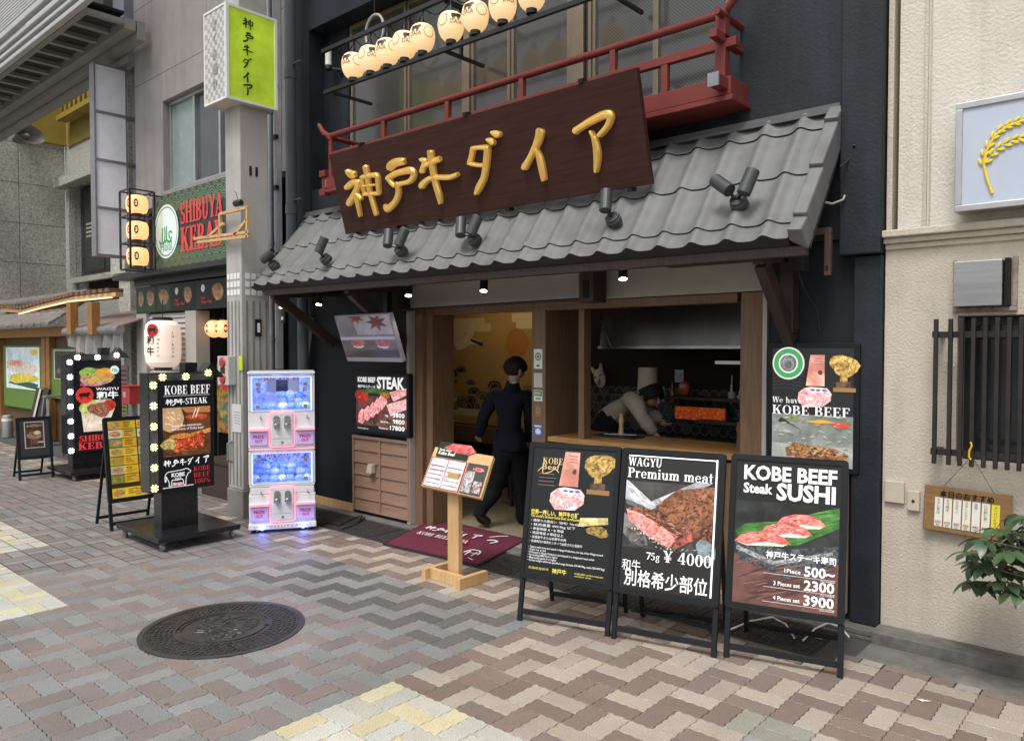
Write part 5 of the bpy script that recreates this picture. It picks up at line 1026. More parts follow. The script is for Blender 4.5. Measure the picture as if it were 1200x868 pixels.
def rounded(w_, h_, r, x0=0, z0=0, n=5):
    P = []
    for cx, cz, a in ((x0 + w_ - r, z0 + r, -90), (x0 + w_ - r, z0 + h_ - r, 0), (x0 + r, z0 + h_ - r, 90), (x0 + r, z0 + r, 180)):
        for k in range(n + 1): t = R(a + 90 * k / n); P.append((cx + r * math.cos(t), cz + r * math.sin(t)))
    return P
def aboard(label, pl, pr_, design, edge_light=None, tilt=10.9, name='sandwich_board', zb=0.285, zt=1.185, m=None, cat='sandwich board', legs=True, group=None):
    pl, pr_ = Vector(pl), Vector(pr_); c = (pl + pr_) / 2; wd = (pr_ - pl).length + .012; rz = math.atan2(pr_.y - pl.y, pr_.x - pl.x)
    t = thing(name, label, cat, c, rz, group); T = Matrix.Rotation(-R(tilt), 4, 'X'); hw = wd / 2
    b = MB(T); P = rounded(wd, zt - zb, 0.022, -hw, zb); Q = rounded(wd - .066, zt - zb - .066, 0.006, -hw + .033, zb + .033)
    for y0, y1 in ((-0.012, 0.022),):
        A = [b.v((x, y0, z)) for x, z in P]; Bq = [b.v((x, y0, z)) for x, z in Q]; A2 = [b.v((x, y1, z)) for x, z in P]; B2 = [b.v((x, y0 + .006, z)) for x, z in Q]; n_ = len(P)
        for i in range(n_):
            j = (i + 1) % n_; b.f([A[i], A[j], Bq[j], Bq[i]]); b.f([A[j], A[i], A2[i], A2[j]]); b.f([Bq[i], Bq[j], B2[j], B2[i]])
        b.f(A2)
    b.build('frame', MF, t)
    b = MB(T); b.box(-hw + .032, hw - .032, -0.004, 0.01, zb + .032, zt - .032); b.build('panel', M_BLACKM, t)
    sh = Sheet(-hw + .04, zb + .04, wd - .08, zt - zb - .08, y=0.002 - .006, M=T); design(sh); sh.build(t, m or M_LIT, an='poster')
    if edge_light:
        b = MB(T)
        for (x0, z0, x1, z1) in edge_light(hw, zb, zt): b.box(x0, x1, -.0165, -.0125 + .002, z0, z1)
        b.build('edge_light', mat('led_edge', (0.8, 0.8, 0.82), 0.4, emit=(0.9, 0.95, 1.0), estr=0.9), t)
    ztop = Vector((0, 0, 0)); rear = 0.48
    for s_ in (-1, 1):
        b = MB(T); b.box(s_ * (hw - .018) - .016, s_ * (hw - .018) + .016, 0.0, 0.024, 0.004, zb + .0); b.build('leg', MF, t, bevel=0.003)
        top = T @ Vector((s_ * (hw - .05), .045, zt - .12)); b = MB(); b.bar((s_ * (hw - .05), rear, 0.0), top, 0.026, 0.022, up=(0, 1, 0)); b.build('leg', MF, t, bevel=0.003)
    b = MB(T); b.box(-hw + .034, hw - .034, 0.002, 0.022, 0.05, 0.085); b.build('crossbar', MF, t, bevel=0.002)
    b = MB(); b.box(-hw + .06, hw - .06, rear - .032, rear - .012, 0.045, 0.075); b.build('crossbar', MF, t, bevel=0.002)
    return t
aboard('sandwich board with gold trophy and lines of small white text, by the door mat', (-3.321, 3.778, 0), (-2.707, 3.943, 0), board1)
aboard('sandwich board showing a thick sliced steak and the price 4000', (-2.679, 3.930, 0), (-2.055, 4.081, 0), board2, lambda hw, zb, zt: [(hw - .052, zb + .05, hw - .044, zt - .04), (-hw + .05, zt - .050, hw - .053, zt - .044)])
aboard('sandwich board showing three red meat sushi pieces on a green leaf', (-2.024, 4.126, 0), (-1.408, 4.287, 0), board3)

# wall boxes -------------------------------------------------------------
def litbox(name, label, x0, x1, z0, z1, y, design, m, depth=0.06, fr=0.028, cat='lightbox'):
    t = thing(name, label, cat, (x0, y, z0)); W_, H_ = x1 - x0, z1 - z0
    b = MB(); b.prism(rounded(W_, H_, 0.02), depth); b.build('housing', MF, t, bevel=0.004)
    sh = Sheet(fr, fr, W_ - 2 * fr, H_ - 2 * fr, y=-.0005); design(sh); sh.build(t, m, an='poster'); return t
def poster_r(sh):
    sh.rect(0, 0, 1, 1, (0.02, 0.02, 0.021)); sh.rect(0, 0, 1, .43, (0.16, 0.175, 0.155), (0.26, 0.27, 0.24), 5); sh.rect(0, .0, 1, .17, (0.33, 0.34, 0.32), (0.22, 0.23, 0.21), 4)
    for q in range(8): sh.stroke([(0, .94 + q * .043, .004), (.2, .955 + q * .043, .004), (.4, .93 + q * .043, .004)], (0.07, 0.07, 0.07))
    cert_meat(sh, .43, .53, .88)
    sh.disc(.21, .87, .205, (0.66, 0.68, 0.64)); sh.disc(.21, .87, .185, (0.06, 0.33, 0.10)); sh.disc(.21, .87, .125, (0.68, 0.70, 0.66)); sh.disc(.21, .87, .105, (0.03, 0.05, 0.05)); sh.disc(.21, .865, .075, (0.5, 0.52, 0.5)); sh.disc(.21, .86, .055, (0.03, 0.03, 0.03))
    for q in range(16): a = 2 * math.pi * q / 16; sh.n = 26; sh.disc(.21 + .155 * math.cos(a), .87 + .155 * math.sin(a) * sh.w / sh.h, .014, (0.66, 0.70, 0.64), n=8)
    sh.poly([(.42, .37), (.62, .395), (.80, .375), (.60, .36)], (0.60, 0.30, 0.03)); sh.poly([(.74, .37), (.92, .38), (.98, .345), (.80, .335)], (0.55, 0.06, 0.03)); sh.poly([(.08, .36), (.25, .34), (.42, .28), (.30, .33), (.12, .40)], (0.03, 0.04, 0.02)); sh.poly([(.18, .40), (.3, .42), (.38, .39), (.27, .37)], (0.28, 0.34, 0.10), (0.1, 0.14, 0.03), 30)
    sh.poly([(.18, .13), (.20, .07), (.35, .05), (.90, .06), (.97, .11), (.80, .155), (.50, .17), (.30, .185)], (0.34, 0.19, 0.09), (0.14, 0.06, 0.03), 40); sh.poly([(.18, .13), (.20, .065), (.36, .045), (.90, .055), (.96, .09), (.6, .08), (.3, .09)], (0.50, 0.31, 0.22), (0.32, 0.16, 0.1), 30)
    sh.speckle([(.19, .13), (.21, .08), (.90, .065), (.96, .105), (.80, .15), (.50, .165), (.30, .18)], 110, [(.05, .02, .01), (.5, .33, .18), (.25, .12, .05)], .06, .012, .2, .7, 5)
    sh.speckle([(0, .0), (1, 0), (1, .42), (0, .42)], 40, [(.30, .32, .29), (.13, .14, .12), (.36, .37, .35)], .10, .02, .1, .5, 6)
    sh.serif('We have', .01, .525, .05, WHT, fit=.38); sh.serif('KOBE BEEF', .01, .425, .078, WHT, fit=.96)
litbox('poster_lightbox', 'tall backlit poster with a round green emblem on the navy wall', -2.175, -1.578, 1.00, 1.835, 5.055, poster_r, M_LED, fr=.035)
def steak_box(sh):
    sh.rect(0, 0, 1, 1, (0.012, 0.013, 0.015)); sh.rect(0, .10, 1, .64, (0.05, 0.03, 0.028), (0.12, 0.05, 0.045), 8)
    sh.blob(.12, .62, .14, .12, (0.42, 0.035, 0.02), (0.25, 0.02, 0.02), 8); sh.blob(.42, .72, .25, .06, (0.07, 0.16, 0.04), (0.03, 0.07, 0.02), 20, jit=.3)
    for i, (x, z) in enumerate(((.16, .24), (.27, .30), (.38, .37), (.48, .45), (.56, .52))):
        sh.poly([(x - .13, z - .10), (x - .03, z - .14), (x + .10, z + .02), (x + .06, z + .17), (x - .04, z + .18), (x - .12, z + .05)], SEAR, SEAR2, 40); sh.poly([(x - .12, z - .09), (x - .03, z - .125), (x + .08, z + .02), (x + .04, z + .14), (x - .04, z + .155), (x - .11, z + .05)], (0.62, 0.20, 0.22), (0.75, 0.38, 0.38), 24)
    for i, (x, z) in enumerate(((.16, .24), (.27, .30), (.38, .37), (.48, .45), (.56, .52))): sh.speckle([(x - .12, z - .09), (x - .03, z - .125), (x + .08, z + .02), (x + .04, z + .14), (x - .04, z + .155), (x - .11, z + .05)], 26, [(.80, .52, .5), (.5, .1, .12), (.7, .3, .3)], .05, .012, 1.0, .6, i)
    sh.speckle([(.02, .12), (.98, .12), (.98, .28), (.1, .2)], 40, [(.02, .015, .015), (.2, .09, .08), (.1, .14, .04)], .05, .02, .3, 1.2, 4)
    sh.poly([(.62, .50), (.70, .30), (1, .44), (1, .62)], (0.66, 0.26, 0.28), (0.80, 0.50, 0.48), 30); sh.poly([(.68, .72), (.76, .56), (1, .68), (1, .80)], (0.60, 0.22, 0.22), (0.78, 0.48, 0.46), 30); sh.blob(.60, .66, .09, .05, (0.40, 0.19, 0.03), (0.12, 0.07, 0.02), 40, jit=.3)
    sh.text('KOBE BEEF', .05, .88, .085, WHT, bold=.03, fit=.36); sh.text('神戸牛ステーキ', .05, .775, .05, (0.7, 0.72, 0.75), cjk=True, bold=.02, fit=.36); sh.text('STEAK', .97, .78, .195, WHT, 'r', bold=.035, fit=.53)
    for z, q, a in ((.29, '3800', '100g'), (.18, '9800', 'Special set'), (.065, '17800', 'Premium set')): sh.text(q, .97, z, .075, WHT, 'r', bold=.02, fit=.055 * len(q)); sh.text(a, .66, z, .035, WHT, 'r', bold=.01)
    sh.text('Price includes tax', .05, .03, .03, (0.7, 0.7, 0.7)); sh.rect(.06, .60, .10, .604, WHT)
litbox('poster_lightbox', 'small backlit steak price poster above the plank dado beside the door', -6.775, -5.885, 0.895, 1.545, 5.05, steak_box, M_LED, fr=.03)
def screen():
    a, c, d, e = on(394, 371, y=4.56), on(458, 367, y=4.56), on(470, 424, y=4.72), on(404, 424, y=4.72)
    wd = (c.x - a.x + d.x - e.x) / 2; z0 = (d.z + e.z) / 2; z1 = (a.z + c.z) / 2; an = math.atan2(4.72 - 4.56, z1 - z0); hh = math.hypot(.16, z1 - z0)
    t = thing('display_screen', 'tilted hanging display screen showing red maple leaves and sushi', 'screen', ((a.x + e.x) / 2, 4.72, z0)); t.rotation_euler = (an, 0, 0)
    b = MB(); b.box(0, wd, 0.002, 0.05, 0, hh); b.build('casing', mat('grey_casing', (0.30, 0.29, 0.33), 0.4), t, bevel=0.006)
    sh = Sheet(.008, .05, wd - .016, hh - .058, y=0.0); sh.rect(0, 0, 1, 1, (0.085, 0.075, 0.088), (0.13, 0.115, 0.135), 3); sh.rect(0, .43, 1, .50, (0.24, 0.23, 0.28)); sh.rect(0, 0, 1, .18, (0.05, 0.04, 0.042)); sh.poly([(0, .18), (1, .18), (.96, .40), (0, .42)], (0.055, 0.045, 0.045), (0.09, 0.075, 0.08), 5); sh.poly([(.35, .55), (1, .55), (1, 1), (.32, 1)], (0.17, 0.15, 0.185), (0.24, 0.22, 0.26), 2)
    for cx, cz, q in ((.40, .97, .16), (.75, .84, .20)):
        pts = []
        for k in range(14): r_ = q if k % 2 == 0 else q * .45; an_ = 2 * math.pi * k / 14 + .4; pts.append((cx + r_ * math.cos(an_), min(1, cz + r_ * 1.1 * math.sin(an_))))
        sh.poly(pts, (0.13, 0.03, 0.026), (0.08, 0.02, 0.02), 8)
    for cx, cz in ((.31, .33), (.76, .32)): sh.blob(cx, cz - .05, .10, .05, (0.4, 0.38, 0.38)); sh.blob(cx, cz + .02, .13, .085, (0.17, 0.035, 0.035), (0.28, 0.10, 0.09), 12, jit=.1)
    sh.build(t, printmat('print_screen', 0.28, .25), an='display')
    b = MB(); b.box(wd * .45, wd * .55, .05, .12, hh * .4, hh * .6); b.build('mount', M_BLACKM, t)
screen()
# prize vending cabinet ------------------------------------------------------
def cabinet():
    L, Rt = Vector((-6.813, 3.821, 0)), Vector((-6.481, 4.351, 0)); wd = (Rt - L).length; c = (L + Rt) / 2; rz = math.atan2(Rt.y - L.y, Rt.x - L.x); hw = wd / 2
    t = thing('vending_cabinet', 'white two storey prize vending cabinet lit blue and pink, on castors', 'vending machine', c, rz)
    MWp = mat('white_plastic', (0.66, 0.66, 0.70), 0.28, var=0.03, coat=0.3); MPK = mat('pink_led', (0.8, 0.3, 0.35), 0.4, emit=(1.0, 0.16, 0.24), estr=1.25); MBL = mat('blue_led', (0.4, 0.5, 0.8), 0.4, emit=(0.30, 0.45, 1.0), estr=1.5)
    MIN = mat('lit_interior', (0.34, 0.44, 0.85), 0.4, var=0.06, emit=(0.25, 0.40, 1.0), estr=0.20); Ht = 1.575; D = 0.46
    Z = lambda f: Ht * (1 - f)
    def y_(f): return 0.0
    b = MB(); b.box(-hw, hw, .012, D, Z(.975), Z(.76)); b.box(-hw + .012, hw - .012, .012, D, Z(.76), Z(.715)); b.box(-hw, hw, .012, D, Z(.475), Z(.25)); b.box(-hw - .004, hw + .004, -.004, D, Z(.018), Ht); b.box(-hw + .006, hw - .006, .01, D, Z(.715), Z(.70)); b.box(-hw + .006, hw - .006, .01, D, Z(.495), Z(.475))
    b.box(-hw, -hw + .02, .012, D, Z(.25), Z(.018)); b.box(hw - .02, hw, .012, D, Z(.25), Z(.018)); b.box(-hw, -hw + .02, .012, D, Z(.70), Z(.495)); b.box(hw - .02, hw, .012, D, Z(.70), Z(.495)); b.box(-hw + .02, hw - .02, D - .02, D, Z(.25), Z(.018)); b.box(-hw + .02, hw - .02, D - .02, D, Z(.70), Z(.495))
    b.box(-hw - .006, hw + .006, -.012, D, Z(.975), Z(.94)); b.build('cabinet', MWp, t, bevel=0.008)
    ncap = 0
    for (f0, f1) in ((.025, .248), (.497, .70)):
        z1, z0 = Z(f0), Z(f1); ib = MB(); ib.box(-hw + .021, hw - .021, D - .03, D - .021, z0 + .002, z1 - .002); ib.box(-hw + .021, -hw + .026, .04, D - .031, z0 + .002, z1 - .002); ib.box(hw - .026, hw - .021, .04, D - .031, z0 + .002, z1 - .002); ib.box(-hw + .027, hw - .027, .03, D - .032, z0 + .002, z0 + .012); ib.box(-hw + .10, hw - .10, D - .16, D - .033, z0 + .13, z0 + .14); ib.build('lit_chamber', MIN, t)
        sh = Sheet(-hw + .028, z0 + .003, wd - .056, z1 - z0 - .006, y=D - .032); sh.rect(0, 0, 1, 1, (.34, .44, .84), (.66, .73, .92), 16)
        if f0 < .3: sh.rect(.24, .48, .80, .86, (.34, .33, .36)); sh.rect(.40, .50, .60, .84, (.02, .03, .05)); sh.rect(.62, .50, .78, .84, (.42, .40, .38)); sh.poly([(.20, .22), (.30, .44), (.55, .42), (.50, .28), (.34, .20)], (.55, .62, .62)); sh.speckle([(.5, .1), (.95, .1), (.95, .46), (.5, .46)], 70, [(.08, .16, .7), (.6, .68, .95), (.3, .42, .9)], .07, .03, .4, 1.5, 3)
        else: sh.speckle([(.03, .05), (.97, .05), (.97, .75), (.03, .75)], 150, [(.08, .16, .7), (.6, .68, .95), (.3, .42, .9)], .07, .035, .4, 1.5, 5)
        for sx in (.10, .90): sh.rect(sx - .035, .45, sx + .035, .75, (.25, .16, .22), (.6, .55, .7), 60)
        sh.build(t, M_LIT, an='back_print')
        lb = MB(); lb.box(-hw + .03, hw - .03, .03, .05, z1 - .02, z1 - .004); lb.box(-hw + .027, -hw + .040, .022, .034, z0 + .01, z1 - .022); lb.box(hw - .040, hw - .027, .022, .034, z0 + .01, z1 - .022); lb.build('led_strip', MBL, t)
        wf = MB(); wf.box(-hw + .02, hw - .02, .008, .020, z0, z0 + .012); wf.box(-hw + .02, hw - .02, .008, .020, z1 - .012, z1); wf.box(-hw + .02, -hw + .03, .008, .020, z0 + .012, z1 - .012); wf.box(hw - .03, hw - .02, .008, .020, z0 + .012, z1 - .012); wo = wf.build('window_frame', MWp, t)
        cl = MB()
        for sx in (-1, 1):
            for q in (z0 + .03, z1 - .10): cl.box(sx * (hw - .09) - .018, sx * (hw - .09) + .018, .004, .03, q, q + .035)
        cl.build('joint', M_STEEL, t, bevel=.003)
        sh = Sheet(-hw, z1 - .055, wd, .05, y=.012); sh.small = sh.small; sh.text('JAN  ATE  RE', .50, .2, .55, (0.40, 0.05, 0.30), 'c', bold=.03, fit=.54); sh.build(t, M_PRINT, tn='header_lettering')
        rnd = random.Random(4 if f0 < .3 else 8)
        for q in range(20):
            up = f0 < .3; x = -hw + .07 + (wd - .14) * ((q % 7) / 6) + rnd.uniform(-.015, .015); row = q // 7
            if up and x < -0.02 and row > 0: continue
            zz = z0 + .045 + row * .05 + rnd.uniform(-.008, .008); rr = rnd.uniform(.040, .054)
            o = MB(); o.sphere((0, 0, 0), rr, rr * .8, rr * rnd.uniform(.7, .95), 10, 7)
            for vv in o.bm.verts: vv.co += vv.co.normalized() * rnd.uniform(-.005, .005)
            o.ink((0, 0, 0)); ob = o.build('prize_bag', mat('prize_blue' if q % 3 else 'prize_white', (0.30, 0.44, 0.82) if q % 3 else (0.7, 0.75, 0.85), 0.3, var=.3, scale=40, emit=(0.1, 0.22, .9), estr=.12), None)
            ob.matrix_world = t.matrix_basis @ Matrix.Translation((x, .12 + .06 * row + rnd.uniform(-.02, .02), zz)); ncap += 1
            tag(ob, 'small %s prize bag piled behind the %s window of the vending cabinet' % ('blue' if q % 3 else 'white', 'upper' if up else 'lower'), 'prize bag', 'prize bags in the vending cabinet')
    for (f0, f1) in ((.25, .475), (.715, .94)):
        zt, zb = Z(f0), Z(f1); hh = zt - zb
        cp = MB(); cp.box(-.105, .105, -.012, .011, zb + .02, zt - .008); po = cp.build('coin_panel', mat('silver_panel', (0.60, 0.60, 0.64), 0.35), t, bevel=.01)
        led = MB(); P = rounded(.232, hh - .012, .03, -.116, zb + .014); led.tube([(x, -.010, z) for x, z in P] + [(P[0][0], -.010, P[0][1])], .0055, 6); led.build('pink_light', MPK, t)
        for sx in (-1, 1):
            k = MB(); k.prism(rounded(.058, .13, .028, sx * .05 - .029, zt - .165), .012, T=Matrix.Translation((0, -.022, 0))); kn = k.build('coin_knob', M_STEEL, po)
            k = MB(); k.lathe([(.026, 0), (.026, .018), (.02, .024), (.001, .024)], T=Matrix.Translation((sx * .05, -.022, zt - .135)) @ Matrix.Rotation(R(90), 4, 'X'), n=20); k.box(sx * .05 - .005, sx * .05 + .005, -.056, -.046, zt - .158, zt - .112); k.box(sx * .05 - .008, sx * .05 + .008, -.026, -.022, zt - .075, zt - .055); k.build('turn_knob', M_STEEL, po)
            d = MB(); x0 = sx * (hw - .095); d.box(x0 - .085, x0 + .085, -.006, .0115, zb + .03, zb + .155); do = d.build('prize_door', mat('lilac_plastic', (0.50, 0.40, 0.68), 0.25, var=.08, emit=(.5, .3, .9), estr=.10), t, bevel=.006)
            st = MB(); st.box(x0 - .092, x0 + .092, -.035, .0115, zb + .175, zb + .20); st.build('shelf', MWp, t, bevel=.004)
            st = MB(); st.box(x0 - .09, x0 + .09, -.040, -.0355, zb + .178, zb + .184); st.box(x0 - .09, x0 + .09, -.040, -.0355, zb + .192, zb + .198); st.build('pink_light', MPK, t)
            sh = Sheet(x0 - .085, zb + .03, .17, .125, y=.003); sh.text('PRIZE', .5, .58, .22, (0.55, 0.05, 0.22), 'c', bold=.04, fit=.6); sh.text('OUT', .5, .25, .22, (0.55, 0.05, 0.22), 'c', bold=.04, fit=.42); sh.build(do, M_PRINT)
            dd = MB(); dd.lathe([(.012, 0), (.012, .004), (.001, .004)], T=Matrix.Translation((0.0, -.0125, zb + .06)) @ Matrix.Rotation(R(90), 4, 'X'), n=14)
            if sx > 0: dd.box(-.085, .085, -.0135, -.0125, zb + .095, zb + .097); dd.build('lock', M_STEEL, po)
            else: dd.bm.free()
            tr = MB(); tr.tube([(x0 + .02, .0, zt - .04), (x0 + .02, -.02, zt - .055), (x0 + .035, -.02, zt - .075)], .006, 6); tr.build('hook', M_STEEL, t)
        ln = MB(); ln.box(-hw, hw, .004, .0118, zb - .012, zb - .006); ln.build('pink_light', MPK, t)
    sh = Sheet(-hw, Z(.975), wd, Ht * .035, y=-.002); sh.text('OO  O O S S L I T C A R E L I', .5, .28, .42, (0.45, 0.07, 0.14), 'c', bold=.02, fit=.86); sh.build(t, M_PRINT, tn='base_lettering')
    for sx in (-1, 1):
        for yy in (.06, D - .06):
            k = MB(); k.lathe([(.022, -.012), (.024, -.008), (.024, .008), (.022, .012)], T=Matrix.Translation((sx * (hw - .07), yy, .024)) @ Matrix.Rotation(R(90), 4, 'Y'), n=18); k.box(sx * (hw - .07) - .018, sx * (hw - .07) + .018, yy - .02, yy + .02, .030 + .019, Z(.975)); k.build('castor', M_GALV, t)
    for sx in (-1, 1): k = MB(); k.lathe([(.016, -.012), (.016, .012)], T=Matrix.Translation((sx * (hw - .12), .02, .04)), n=12); k.build('blue_lamp', MBL, t)
    u = MB(); u.box(-hw + .08, hw - .08, .03, .05, .030, Z(.975) - .002); u.build('under_light', MBL, t)
    # lights of the machine itself
    for z, e, col in ((1.35, 0.55, (.45, .6, 1)), (.62, 0.55, (.4, .55, 1)), (.02, .0, (1, 1, 1))):
        if e:
            ld = bpy.data.lights.new('chamber_light', 'POINT'); ld.energy = e; ld.color = col; ld.shadow_soft_size = .05; lo = bpy.data.objects.new('chamber_light', ld); COL.objects.link(lo); lo.location = (0, .09, z + .10); lo.parent = t
    for sx in (-1, 1):
        ld = bpy.data.lights.new('castor_light', 'POINT'); ld.energy = 0.7; ld.color = (.10, .18, 1); ld.shadow_soft_size = .02; lo = bpy.data.objects.new('castor_light', ld); COL.objects.link(lo); lo.location = (sx * (hw - .12), -.03, .06); lo.parent = t
    cb = MB(); q = on(378, 618, z=.012); pts = [on(u_, v_, z=.014) for u_, v_ in ((372, 616), (385, 612), (398, 615), (410, 609), (422, 604), (428, 606), (416, 614), (400, 620))]; cb.tube(pts, .006, 6); cb.tube([on(420, 611, z=.02), on(424, 605, z=.025)], .012, 8); tag(cb.build('power_cable', M_BLACKM), 'black power cable with a plug lying on the drain covers by the vending cabinet', 'cable')
cabinet()
# pine menu stand ------------------------------------------------------------
def menu_stand():
    c = Vector((-4.25, 4.11, 0)); t = thing('menu_stand', 'pale pine menu stand with open menus clipped on its sloping top', 'menu stand', c)
    b = W(t); b.box(-4.44, -4.10, 4.02, 4.06, 0, .085); b.box(-4.485, -4.442, 3.97, 4.27, 0, .085); b.box(-4.098, -4.055, 3.965, 4.27, 0, .085); b.build('base', M_PINE, t, bevel=.003)
    b = W(t); b.box(-4.31, -4.19, 4.085, 4.13, 0.0, .84); b.build('post', M_PINE, t, bevel=.003)
    fl, fr, bl, br = on(495, 568, y=4.02), on(565, 575, y=4.02), on(515, 513, y=4.28), on(578, 530, y=4.28)
    ux = ((fr - fl) + (br - bl)) / 2; uz = ((bl - fl) + (br - fr)) / 2; o = fl
    nrm = ux.cross(uz).normalized(); 
    def Q(a, c_, h): return o + ux * a + uz * c_ + nrm * h
    b = W(t); b.hexa([Q(-.02, -.02, -.03), Q(1.02, -.02, -.03), Q(1.02, .92, -.03), Q(-.02, .92, -.03), Q(-.02, -.02, 0), Q(1.02, -.02, 0), Q(1.02, .92, 0), Q(-.02, .92, 0)]); b.build('top_board', M_PINE, t, bevel=.003)
    X_, Z_ = ux.length, uz.length; M = Matrix.Translation(-c) @ Matrix(((ux.x / X_, -nrm.x, uz.x / Z_, o.x), (ux.y / X_, -nrm.y, uz.y / Z_, o.y), (ux.z / X_, -nrm.z, uz.z / Z_, o.z), (0, 0, 0, 1)))
    mn = thing('menu', 'open red and white paper menu lying on the pine stand', 'menu', (0, 0, 0)); bpy.data.objects[mn.name].matrix_world = Matrix.Translation(c)
    sh = Sheet(0, 0, X_, Z_, y=-.002, M=M)
    sh.rect(.0, .0, .64, .68, (0.35, 0.02, 0.03)); sh.rect(.015, .012, .31, .66, (0.66, 0.66, 0.68), (0.5, 0.5, 0.53), 40); sh.rect(.325, .012, .62, .66, (0.66, 0.66, 0.68), (0.52, 0.52, 0.55), 40)
    sh.rect(.66, .0, 1.0, .68, (0.06, 0.055, 0.055)); sh.rect(.67, .03, .82, .50, (0.55, 0.54, 0.54), (0.15, 0.13, 0.13), 50); sh.rect(.84, .05, .98, .30, (0.5, 0.5, 0.5), (0.2, 0.05, 0.05), 50); sh.blob(.86, .56, .09, .05, (0.45, 0.06, 0.06), (0.6, 0.3, 0.25), 40)
    for q in range(5): sh.rect(.03, .08 + q * .1, .29, .095 + q * .1, (0.25, 0.05, 0.05)); sh.rect(.34, .08 + q * .1, .60, .095 + q * .1, (0.2, 0.2, 0.2))
    sh.rect(.06, .70, .62, 1.06, (0.012, 0.03, 0.015)); sh.text('Kobe Beef', .10, .75, .08, WHT, bold=.02, fit=.30); sh.text('Steak menu', .10, .84, .05, WHT, bold=.02, fit=.22)
    sh.poly([(.16, .92), (.30, 1.05), (.62, 1.06), (.74, .93), (.62, .84), (.42, .84)], (0.52, 0.045, 0.05), (0.68, 0.2, 0.18), 30); sh.build(mn, M_PRINT, an='pages')
menu_stand()
def door_mat():
    P = [on(450, 637, z=.015), on(560, 662, z=.015), on(617, 632, z=.015), on(510, 608, z=.015)]
    c = (P[0] + P[1] + P[2] + P[3]) / 4; c.z = 0; t = thing('door_mat', 'maroon door mat with white brush lettering at the restaurant entrance', 'mat', c)
    MM = mat('maroon_pile', (0.115, 0.010, 0.030), 0.9, var=.3, scale=60, bump=.5, bscale=300); 
    b = W(t); b.hexa([p + Vector((0, 0, -.004)) for p in P] + [p + Vector((0, 0, .006)) for p in P]); b.build('pile', MM, t)
    bd = W(t)
    for i in range(4): bd.bar(P[i] + Vector((0, 0, -.001)), P[(i + 1) % 4] + Vector((0, 0, -.001)), .02, .014)
    bd.build('border', mat('rubber', (0.02, 0.015, 0.018), .8), t)
    ux = (P[1] - P[0]); uz = (P[3] - P[0]); M = Matrix.Translation(-c) @ Matrix(((ux.x, 0, uz.x, P[0].x), (ux.y, 0, uz.y, P[0].y), (0, -1, 0, .036), (0, 0, 0, 1)))
    sh = Sheet(0, 0, 1, 1, y=.012, M=M)
    red = (0.25, 0.012, 0.02)
    for q in range(5): sh.stroke([(.50 + .04 * q, .30 + .03 * q, .05), (.56 + .03 * q, .42, .04), (.62, .36 + .05 * q, .03)], red)
    for i, k in enumerate(('kami', 'to', 'ushi', 'da', 'i', 'a')): sh.brush(k, .10 + i * .105, .58, .13 * (.7 if k in ('i',) else 1), WHT, sx=.75)
    sh.serif('KOBE BEEF DAIA', .12, .40, .09, WHT, fit=.56)
    for a, st in enumerate(([(.76, .20, .02), (.80, .30, .02), (.88, .30, .02), (.90, .20, .015)], [(.80, .14, .012), (.80, .26, .02)], [(.86, .14, .012), (.87, .26, .02)], [(.78, .22, .012), (.9, .22, .014)], [(.86, .09, .012), (.92, .06, .02)], [(.78, .72, .012), (.84, .80, .02), (.92, .86, .02)], [(.80, .62, .02), (.85, .66, .03), (.90, .64, .02), (.86, .56, .02)])): sh.stroke(st, WHT)
    sh.build(t, M_PRINT, an='emblem')
door_mat()
def board_cables():
    for pts, lab, m in (([(856, 737), (880, 731), (905, 728), (921, 735), (931, 747)], 'white cable arching on the ground behind the sushi board', M_WHITE), ([(941, 750), (955, 740), (970, 735), (985, 738), (995, 746)], 'white cable looping beside the yellow plug under the sushi board', M_WHITE), ([(740, 715), (765, 724), (800, 727), (826, 738), (835, 742)], 'black cable lying on the ground behind the middle board', M_BLACKM)):
        b = MB(); b.tube([on(u, v, z=.026) + Vector((0, 0, .03 * math.sin(math.pi * i / (len(pts) - 1)))) for i, (u, v) in enumerate(pts)], .006, 6); tag(b.build('cable', m, smooth=True), lab, 'cable')
    p = on(960, 746, z=.015); b = MB(); b.box(p.x - .022, p.x + .022, p.y - .014, p.y + .014, .006, .032); tag(b.build('plug', mat('yellow_plug', (0.55, 0.50, 0.04), .5), bevel=.005), 'yellow plug lying on the ground behind the sushi board', 'plug')
    p = on(435, 549, y=5.05); t = thing('socket_box', 'small white outdoor socket box on the plank dado', 'socket', p); b = MB(); b.hexa([(-.035, -.045, -.045), (.05, -.045, -.045), (.05, .02, -.045), (-.035, .02, -.045), (-.02, -.035, .05), (.05, -.035, .05), (.05, .02, .05), (-.02, .02, .05)]); b.build('cover', mat('beige_plastic', (0.45, 0.41, 0.36), .5), t, bevel=.006)
board_cables()
